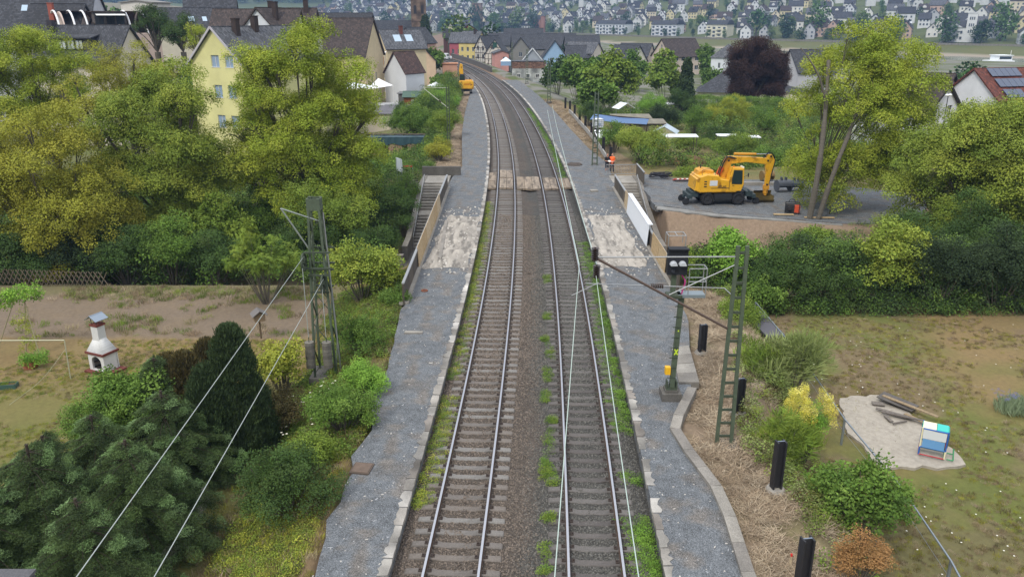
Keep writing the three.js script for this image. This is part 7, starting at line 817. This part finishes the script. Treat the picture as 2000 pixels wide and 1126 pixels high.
// ---------- gardens and trees in the middle distance ----------
for (const [c, R0, col, kind, l] of [
  [[13.73,1.09,-84], [3.6, 2.6, 2.6], 'ash', 'small', 'olive bush behind the two workers'], [[-13.21,0.9,-104], [4.0, 3.0, 3], 'green', 'small', 'large green bush behind the wood store'], [[-8.39,1.1,-100], [2.2, 2.8, 2.4], 'mid', 'small', 'tall green bush at the platform edge by the slanting arm'], [[-10.64,0.99,-128], [3, 2.4, 3], 'bright', 'small', 'clipped bright bush beside the platform'], [[-7.66,0.55,-84], [1.6, 1.7, 1.5], 'olive', 'small', 'olive bush with brown foot by the wood store'], [[-12.98,0.54,-150], [3.4, 1.6, 2.4], 'green', 'small', 'hedge-like bush beside the yellow excavator'], [[-19.96,2.3,-205], [3.6, 4.8, 3], 'green', 'far', 'upright tree between cream gable and salmon hut'], [[-15.05,0.52,-180], [2.6, 1.6, 2.2], 'green', 'far', 'low bush below the salmon hut'],
  [[9.23,3.66,-165], [3.4, 3.4, 3.2], 'dark', 'far', 'dark bush beside the bare bank'], [[12.11,5.08,-150], [3.8, 4.2, 3.6], 'green', 'far', 'tall green tree clump above the bare bank'], [[17.24,4.29,-142], [5.2, 5.0, 4], 'mid', 'far', 'broad green tree in the middle of the tree clump'], [[13.44,2.77,-130], [3.4, 2.8, 3], 'green', 'far', 'bushy green shrub at the foot of the tree clump'], [[29.77,2.6,-200], [4.2, 4.6, 4], 'green', 'far', 'grey-green tree behind the tree clump'], [[30.82,2.67,-165], [4.6, 5.2, 4], 'mid', 'far', 'round green tree before the brown roofed house'], [[54.7,3.58,-230], [4, 4.4, 4], 'green', 'far', 'green tree beside the brown mottled roof'], [[47.36,0.54,-195], [3, 3, 3], 'green', 'far', 'blossoming green shrub behind the conifer'], [[22.95,0.26,-135], [3.0, 2.2, 2.6], 'bright', 'small', 'bright round shrub above the blue tarpaulin'], [[28.59,1.22,-138], [2.6, 2.6, 2.2], 'dark', 'small', 'dark shrub in front of the conifer'], [[22.38,0.57,-118], [3.4, 1.8, 2], 'deep', 'small', 'dark clipped shrub row above the greenhouse'], [[25.49,1.27,-112], [2.2, 1.8, 2], 'green', 'small', 'round green shrub above the vegetable beds'], [[29.74,1.27,-112], [4.2, 2.4, 2.4], 'yellow', 'upright', 'yellow-green feathery shrub in the gardens'], [[33.49,1.4,-108], [2.6, 2.4, 2.2], 'green', 'small', 'green shrub beside the two-stemmed tree crown'], [[21.51,-0.5,-96], [3.0, 1.6, 2], 'mid', 'small', 'weedy garden bed beside the soil heap'], [[25.38,0.14,-90], [3.2, 1.7, 2], 'mid', 'small', 'leafy garden bed behind the excavator boom'], [[27.03,0.01,-84], [2.2, 1.7, 2], 'green', 'small', 'green shrub behind the excavator stick'], [[26.14,0.16,-100], [2.6, 1.5, 2], 'dark', 'small', 'dark shrub between the white table roofs'], [[10.62,1.27,-112], [1.8, 1.6, 1.8], 'dark', 'small', 'dark shrub beside the blue tarpaulin'], [[11.47,1.74,-90], [1.8, 1.7, 1.6], 'green', 'small', 'green shrub below the water tank'], [[17.98,-0.35,-76], [3.2, 1.0, 1.2], 'mid', 'small', 'low green weeds at the back of the yard'],
]) bush('garden_tree', l, c, R0, { col, kind, ss: kind === 'far' ? 0.8 : 0.5, n: 10, cat: R0[1] > 3.4 ? 'tree' : 'shrub' });
tree('purple_tree', 'large dark purple-leaved tree by the cream hall', [44.45,4.81,-150], [6.2, 6.8, 5.5], { col: 'purple', kind: 'clump', ss: 0.8, n: 60, f: 0.27, dens: 2.4, low: -0.95, lowCut: -0.9, tr: 0.2 });
hedge('long_hedge', 'long clipped dark green hedge in front of the cream hall', [31.13,-138.79], [45.92,-134.42], 2.5, 3.4, { col: 'green', ss: 0.55, rough: 1.6 });
for (const [u, h, w, l] of [[[29.74,0.6,-140], 9.5, 2.2, 'dark pointed conifer in the gardens'], [[-32.97,0.41,-318], 15, 4.5, 'dark broad conifer beside the church tower'], [[66.02,4.62,-135], 6, 1.6, 'small dark conifer beside the solar roof']]) { const c = thing('conifer', l, 'tree', [u[0], H(u[0], u[2]) - 0.2, u[2]]), cl = new Cloud('far', plantSeed), r = Rng(plantSeed++), g = [taper([V3(0, 0, 0), V3(0, h / 2, 0), V3(0, h, 0)], 0.25, 0.04)]; for (let i = 0; i < 320; i++) { const y = Math.pow(r(), 1.2) * h * 0.95 + 0.4, a = r() * 6.28, q = w * Math.pow(1 - y / (h + 0.6), 0.85) * rr(0.5, 1, r); cl.add(V3(Math.cos(a) * q, y, Math.sin(a) * q), V3(Math.cos(a), 0.2, Math.sin(a)).normalize(), 0.045 * h + 0.2, mixCol(COL.deep, r)); } mesh('trunk', g, bark, c); cl.build('crown', c); }
// ---------- the far bank ----------
const inView = (x, z, m = 0.7) => z < 0 && Math.abs(x / z) < m;
const crownGeo = [0, 1, 2].map((v) => { const r = Rng(300 + v), o = []; const lob = []; for (let i = 0; i < 9; i++) { const d = rdir(r); lob.push([V3(d.x * 0.55, 0.1 + d.y * 0.6, d.z * 0.55), rr(0.38, 0.55, r)]); } for (const [c, q] of lob) for (let i = 0; i < 70; i++) { const d = rdir(r), p = c.clone().addScaledVector(d, q * rr(0.75, 1.02, r)), t = d.clone().add(rdir(r).multiplyScalar(0.9)).normalize(), s = t.clone().cross(V3(r() - 0.5, 1, r() - 0.5)).normalize().multiplyScalar(0.09); o.push([p, p.clone().addScaledVector(t, 0.2), s, V3(0, 1, 0)]); } return quadsGeo(o); });
const trunkGeo = merge([cyl(0.05, 0.08, 1.1, 0, -0.75, 0, 0, 0, 0, 6)]); trunkGeo.userData.done = true;
const crownM = [0x34522a, 0x426430, 0x2e4a2c, 0x557438, 0x62783c].map((h) => mat(h, { roughness: 0.9, side: THREE.DoubleSide }));
const TN = ['dark green', 'mid green', 'deep green', 'light green', 'yellowish green'];
function farTree(x, z, h, w, i, where, group) { const y = H(x, z), t = thing('bank_tree', `${['small', 'medium', 'tall'][h < 8 ? 0 : h < 12 ? 1 : 2]} ${TN[i % 5]} tree ${where}`, 'tree', [x, y, z], 0, group), c = mesh('crown', crownGeo[i % 3], crownM[i % 5], t); c.scale.set(w, h * 0.5, w); c.position.y = h * 0.52; c.rotation.y = i; const k = mesh('trunk', trunkGeo, bark, t); k.scale.set(h * 0.5, h * 0.5, h * 0.5); k.position.y = h * 0.52; }
// house kinds of the far town
const WALLS = [['white', 0xe2e4e6], ['white', 0xdadcdc], ['white', 0xeceae4], ['cream', 0xe4d8be], ['yellow', 0xe2d6ac], ['salmon', 0xd6b8a8], ['grey', 0xc2c4c8], ['white', 0xe8e8e4], ['white', 0xdfe2e6]], ROOFS = [['slate', slate], ['dark', anth], ['grey', slateL], ['slate', slate], ['brown', brownT]];
const farShapes = [[7.6, 8, 5.4, 4], [8, 10, 6.2, 4.4], [7, 7.6, 4.8, 3.8], [8.4, 12.5, 7, 4.4], [8, 9, 6.6, 3.8]].map(([w, l, h, r]) => { const wall = merge([prism([[-w / 2, -3], [w / 2, -3], [w / 2, h], [0, h + r], [-w / 2, h]], l).translate(0, 0, -l / 2)]), sl = Math.atan2(r, w / 2), len = Math.hypot(w / 2 + 0.5, r * (1 + 1 / w)); const roof = merge([-1, 1].map((s) => box(len, 0.3, l + 0.7, (s * (w / 2 + 0.5)) / 2, h + r - (r * (1 + 1 / w)) / 2 + 0.15, 0, 0, 0, -s * sl)).concat([box(0.8, 1.8, 0.8, w * 0.15, h + r, l * 0.25)])); const wins = []; for (let f = 0; f < Math.floor(h / 2.7); f++) { for (const u of [-w * 0.25, w * 0.25]) wins.push([u, 1.6 + f * 2.7, l / 2 + 0.03, 0]); for (const u of [-l * 0.28, 0, l * 0.28]) { wins.push([w / 2 + 0.03, 1.6 + f * 2.7, u, 1]); wins.push([-w / 2 - 0.03, 1.6 + f * 2.7, u, 1]); } } wins.push([0, h + r * 0.35, l / 2 + 0.03, 0]); wall.userData.done = roof.userData.done = true; return { wall, roof, wins, w, l, h, r }; });
const fwF = merge([box(1.1, 1.4, 0.08, 0, 0, 0)]), fwS = merge([box(0.08, 1.4, 1.1, 0, 0, 0)]), dorG = merge([prism([[-1.3, 0], [1.3, 0], [1.3, 1.2], [0, 2.1], [-1.3, 1.2]], 2.6)]); fwF.userData.done = fwS.userData.done = dorG.userData.done = true; const farGlass = mat(0x4a525c, { roughness: 0.3 });
function farHouse(x, z, turn, i, where, group) {
  const s = farShapes[i % 5], [wn, wc] = WALLS[Math.floor(hash(i, 3, 5) * 9)], [rn, rm] = ROOFS[Math.floor(hash(i, 8, 2) * 5)], t = thing('town_house', `${['compact', 'broad', 'tiny', 'long', 'tall'][i % 5]} ${wn} gabled house with ${rn} roof ${where}`, 'house', [x, H(x, z), z], turn, group); mesh('wall', s.wall, plaster(wc), t); const rf = mesh('roof', s.roof, rm, t);
  const vx = -x, vz = -z, c = Math.cos(turn), sn = Math.sin(turn), lx = vx * c - vz * sn; // windows on the sides that look over the river
  for (const [a, b, d, k] of s.wins) { if (k && a * lx < 0) continue; const o = mesh('window', k ? fwS : fwF, farGlass, t); o.position.set(a, b, d); }
  if (hash(i, 1, 9) > 0.55) { const d = mesh('dormer', dorG, wn === 'white' ? plaster(wc) : rm, rf); d.position.set(0, s.h + s.r * 0.25, -1.3); d.rotation.y = lx > 0 ? Math.PI / 2 : -Math.PI / 2; d.position.x = lx > 0 ? s.w * 0.05 : -s.w * 0.05; d.position.z = 0; }
}
{
  const r = Rng(501); let i = 0, nt = 0; const rows = [66, 94, 124, 156, 190, 226, 264, 304, 346, 392, 442, 500, 565], where = (k, x) => ['in promenade row one', 'in promenade row two', 'in promenade row three', 'low on the far slope', 'low on the far slope', 'halfway up the far slope', 'halfway up the far slope', 'halfway up the far slope', 'high on the far slope', 'high on the far slope', 'high on the far slope', 'atop the far slope', 'atop the far slope'][k] + (x < -60 ? ' behind the church' : x < 60 ? ' above old town' : x < 190 ? ' opposite the mottled roof' : x < 330 ? ' behind the two-stemmed tree' : ' beyond the barge');
  const plots = []; rows.forEach((t, k) => { for (let x = -260; x < 560; x += rr(11.5, 15.5, r) * (1 + k * 0.03)) { const z = SH(x) - t - rr(-7, 7, r); if (!inView(x, z, 0.69) || x < -0.34 * -z) continue; if ((x > 72 && x < 178 && k < 1) || (x > 345 && x < 440 && k < 2) || (x > 270 && x < 306 && k < 1)) continue; plots.push([x, z, k, r(), rr(-0.35, 0.35, r) + (r() < 0.5 ? Math.PI / 2 : 0) - 0.5]); } });
  const restW = [], restR = [];
  for (const [x, z, k, q, turn] of plots) {
    if (q < 0.8) { if (i < 300) farHouse(x, z, turn, i++, where(k, x), 'houses of the town on the far bank'); else { const s = farShapes[Math.floor(q * 99) % 5]; restW.push(s.wall.clone().rotateY(turn).translate(x, H(x, z), z)); restR.push(s.roof.clone().rotateY(turn).translate(x, H(x, z), z)); } }
    else if (nt < 120) farTree(x, z, rr(6, 13, r), rr(3.2, 5.5, r), nt++, where(k, x), 'trees between the far houses');
    if (r() < 0.3 && nt < 200) farTree(x + rr(6, 10, r), z + rr(6, 12, r), rr(5, 10, r), rr(2.5, 4.2, r), nt++, where(k, x), 'trees between the far houses');
  }
  if (restW.length) { const t = thing('distant_houses', 'remaining small houses of the town high on the far slope', 'houses'); t.userData.kind = 'stuff'; stuff(mesh('walls', restW, plaster(0xdadcdc), t)); stuff(mesh('roofs', restR, slate, t)); }
  // promenade trees, dark groups on the bank
  for (let x = 40; x < 180; x += 9) farTree(x, SH(x) - 57, 6.5, 2.2, nt++, 'in the row along the far promenade', 'promenade trees');
  for (const [x, w, h] of [[-70, 9, 20], [-40, 10, 22], [-18, 8, 18], [6, 9, 24], [22, 7, 20], [188, 9, 19], [206, 7, 16], [226, 9, 22], [244, 7, 18], [262, 7, 15], [280, 8, 17], [296, 6, 13], [310, 8, 22], [322, 7, 16], [338, 9, 18], [352, 8, 15], [420, 7, 12], [250, 6, 12], [-110, 8, 16], [-140, 9, 17]]) { const z = SH(x) - rr(60, 90, r); farTree(x, z, h, w * 1.05, nt++, 'in the far bank group' + (x > 300 ? ' beside the balcony block' : x > 150 ? ' beside the white villa' : ' above the old town'), 'tall trees on the far bank'); }
  // wooded top
  for (let x = -150; x < 440; x += rr(9, 26, r)) { const z = SH(x) - rr(56, 62, r); if (!inView(x, z, 0.69) || (x > 40 && x < 180)) continue; farTree(x, z, rr(5, 11, r), rr(3.2, 5.5, r), nt++, 'behind the far promenade wall' + (x < 40 ? ' above old town' : x < 290 ? ' behind the two-stemmed tree' : ' beyond the barge'), 'shore trees behind the promenade wall'); }
  const cl = new Cloud('far', 600), rw = Rng(601); for (let n = 0; n < 9000; n++) { const x = rr(-900, 900, rw), t = rr(430, 1000, rw), z = SH(x) - t; if (!inView(x, z, 0.75)) continue; cl.add(V3(x, H(x, z) + rr(2, 9, rw), z), V3(rr(-0.3, 0.3, rw), 1, rr(-0.3, 0.3, rw)).normalize(), rr(4, 7, rw), mixCol(COL.dark, rw)); } const b0 = scene.children.length; cl.build('hill_wood', scene, true); for (const o of scene.children.slice(b0)) { o.userData.label = 'dark woods covering the top of the far slope'; o.userData.category = 'woods'; }
}
// apartment blocks with balconies
function block(label, x, t, w, h, turn, o = {}) { const z = SH(x) - t, y = H(x, z) - 1, g = thing('apartment_block', label, 'building', [x, y, z], turn, 'apartment blocks on the far bank'), fl = Math.round(h / 2.9), wm = plaster(o.wall ?? 0xdfe3e8); mesh('wall', box(w, h, 11, 0, h / 2, 0), wm, g); mesh('roof', o.flat ? box(w + 0.8, 0.5, 12, 0, h + 0.25, 0) : prism([[-6.2, 0], [6.2, 0], [2.6, 3.4], [-2.6, 3.4]], w + 0.6).rotateY(Math.PI / 2).translate(-w / 2 - 0.3, h, 0), slate, g); const n = Math.round(w / 4.2); for (let f = 0; f < fl; f++) for (let i = 0; i < n; i++) { const u = -w / 2 + (w * (i + 0.5)) / n; const q = mesh('window', box(2.2, 1.7, 0.1, u, 1.6 + f * 2.9, 5.54), farGlass, g); if (i % 2 === (o.k ?? 0)) { mesh('balcony', [box(w / n - 0.4, 0.2, 1.6, u, 0.5 + f * 2.9, 6.2), box(w / n - 0.4, 0.9, 0.08, u, 1.0 + f * 2.9, 6.96)], o.flat ? mat(0x8d9398) : wm, g); } } if (o.flat) for (let i = 0; i <= n; i += 2) mesh('pier', box(0.9, h, 1.8, -w / 2 + (w * i) / n, h / 2, 6.1), plaster(0xe8eaec), g); }
block('long white apartment block on the far promenade', 96, 70, 36, 9.5, -0.85); block('white apartment block with gabled bay on the far promenade', 134, 72, 26, 9.5, -0.8, { k: 1 }); block('pale yellow apartment block on the far promenade', 166, 72, 18, 10, -0.75, { wall: 0xe6e2cc });
block('modern block with white piers and dark balconies', 372, 78, 34, 14, -0.5, { flat: true }); block('second modern block with white piers at the picture edge', 412, 74, 30, 14, -0.45, { flat: true, k: 1 }); block('long white villa row above the old town roofs', -60, 85, 44, 8, 0.1, { flat: true }); block('white villa row beside the round tower', -5, 82, 40, 8, 0.05, { flat: true, k: 1 });
{ const x = 290, z = SH(x) - 74, y = H(x, z), t = thing('white_villa', 'white villa with a square look-out tower on the far bank', 'villa', [x, y, z], -0.5), m = plaster(0xe6e8e8); mesh('wall', box(22, 9, 12, 0, 4, 0), m, t); mesh('roof', prism([[-6.5, 0], [6.5, 0], [0, 4]], 22.6).rotateY(Math.PI / 2).translate(-11.3, 8.5, 0), slate, t); mesh('tower', [box(5.5, 18, 5.5, 5, 8.5, 4.5), box(6.2, 0.6, 6.2, 5, 17.5, 4.5)], m, t); mesh('gable', prism([[-4.5, 0], [4.5, 0], [0, 2.6]], 0.6).translate(-4, 8.5, 6), m, t); for (const [a, b] of [[-8, 2], [-4, 2], [0, 2], [-8, 5.5], [-4, 5.5], [0, 5.5]]) mesh('window', box(1.3, 1.7, 0.1, a, b, 6.04), farGlass, t); for (const b of [6, 10, 14]) for (const a of [3.9, 5, 6.1]) mesh('window', box(0.7, 1.8, 0.1, a, b, 7.28), farGlass, t);
  const x2 = -38, z2 = SH(x2) - 110, q = thing('round_tower', 'old brown stone tower above the white villa row', 'tower', [x2, H(x2, z2), z2]); mesh('shaft', [box(11, 26, 11, 0, 12, 0), box(11.6, 1, 11.6, 0, 25, 0)], mat(0x9a8474, { map: TM.blotch8 }), q); for (const [a, b] of [[-2, 18], [2, 18], [0, 12]]) mesh('window', box(1, 2, 0.1, a, b, 5.55), farGlass, q);
  const x3 = 28, z3 = SH(x3) - 64, v = thing('red_brick_villa', 'red-brown brick villa with turret among tall trees', 'villa', [x3, H(x3, z3), z3], -0.2), bm = plaster(0xa4786a); mesh('wall', box(10, 13, 10, 0, 6, 0), bm, v); mesh('turret', cyl(2.6, 2.6, 16, 5, 8, 5, 0, 0, 0, 12), bm, v); mesh('turret_roof', new THREE.ConeGeometry(3.1, 5, 12).translate(5, 18.4, 5), slateL, v); mesh('roof', new THREE.ConeGeometry(8, 5, 4).rotateY(0.785).translate(0, 15, 0), slate, v); for (const a of [-3, 0]) for (const b of [3, 7, 11]) mesh('window', box(1.2, 1.8, 0.1, a, b, 5.04), farGlass, v);
}
// promenade wall, barge
{ const g = []; for (let x = -200; x < 700; x += 12) { const a = [x, -3.6, SH(x) - 52.5], b = [x + 12.2, -3.6, SH(x + 12.2) - 52.5]; g.push(bar(a, b, 0.8, 2.4)); } tag(mesh('promenade_wall', g, concrete(0x9a9488)), 'long stone promenade wall above the far shore', 'wall');
  const p = [195.51,-9,-357.42], t = thing('river_barge', 'dark blue cargo barge with a white wheelhouse on the river', 'barge', [p[0], RIVER, p[2]], 0.05), hull = mat(0x28486c, { roughness: 0.45 }); mesh('hull', [prism([[-62, 0], [22, 0], [24.5, 2.6], [-64, 2.6]], 9, 0.1).translate(0, -0.4, -4.5)], hull, t); mesh('cargo_hatch', Array.from({ length: 9 }, (_, i) => box(6, 0.9, 6.4, -52 + i * 6.6, 2.6, 0)), mat(0x34527a), t); mesh('wheelhouse', [box(10, 2.6, 7, 15, 3.6, 0), box(6, 2.2, 6, 16, 5.8, 0), box(6.8, 0.25, 6.6, 16, 7, 0)], mat(0xe8ecee), t); mesh('window', [box(5.2, 1, 0.1, 16, 6, 3.05), box(8, 0.8, 0.1, 15, 3.9, 3.55)], glass, t); mesh('mast', rod([20, 4, 0], [20, 9, 0], 0.1), frameW, t); mesh('rail', rod([-60, 3.4, 4.4], [10, 3.4, 4.4], 0.05), frameW, t); }
// ---------- wooded hillside above the houses on the shrub side, roofs and trees between ----------
{ const r = Rng(701); let n = 200; for (let k = 0; k < 46; k++) { const z = rr(-190, -330, r), x = rr(-0.66, -0.27, r) * -z; farTree(x, z, rr(8, 15, r), rr(4, 6.5, r), n++, 'on the wooded slope above the barrel roof', 'trees on the near wooded slope'); }
  for (const [x, z, h, w, l] of [[-62, -142, 10, 4, 'beside the cream house'], [-70, -136, 8, 3.2, 'in front of the cream house wall'], [-46, -118, 9, 3, 'beside the yellow house gable'], [-20, -330, 14, 7, 'behind the church tower'], [-8, -345, 13, 6, 'behind the conifer of the church'], [24, -225, 7, 3.2, 'before the blue gabled house'], [30, -205, 6, 3, 'at the edge of the old town'], [62, -240, 8, 4, 'beside the brown mottled roof'], [74, -255, 9, 4.5, 'behind the white hipped house'], [95, -170, 8, 4, 'behind the tall two-stemmed tree'], [84, -150, 7, 3.5, 'beside the cream wing'], [20, -290, 8, 4, 'behind the dark roofs']]) farTree(x, z, h, w, n++, l); }
renderer.render(scene, camera);
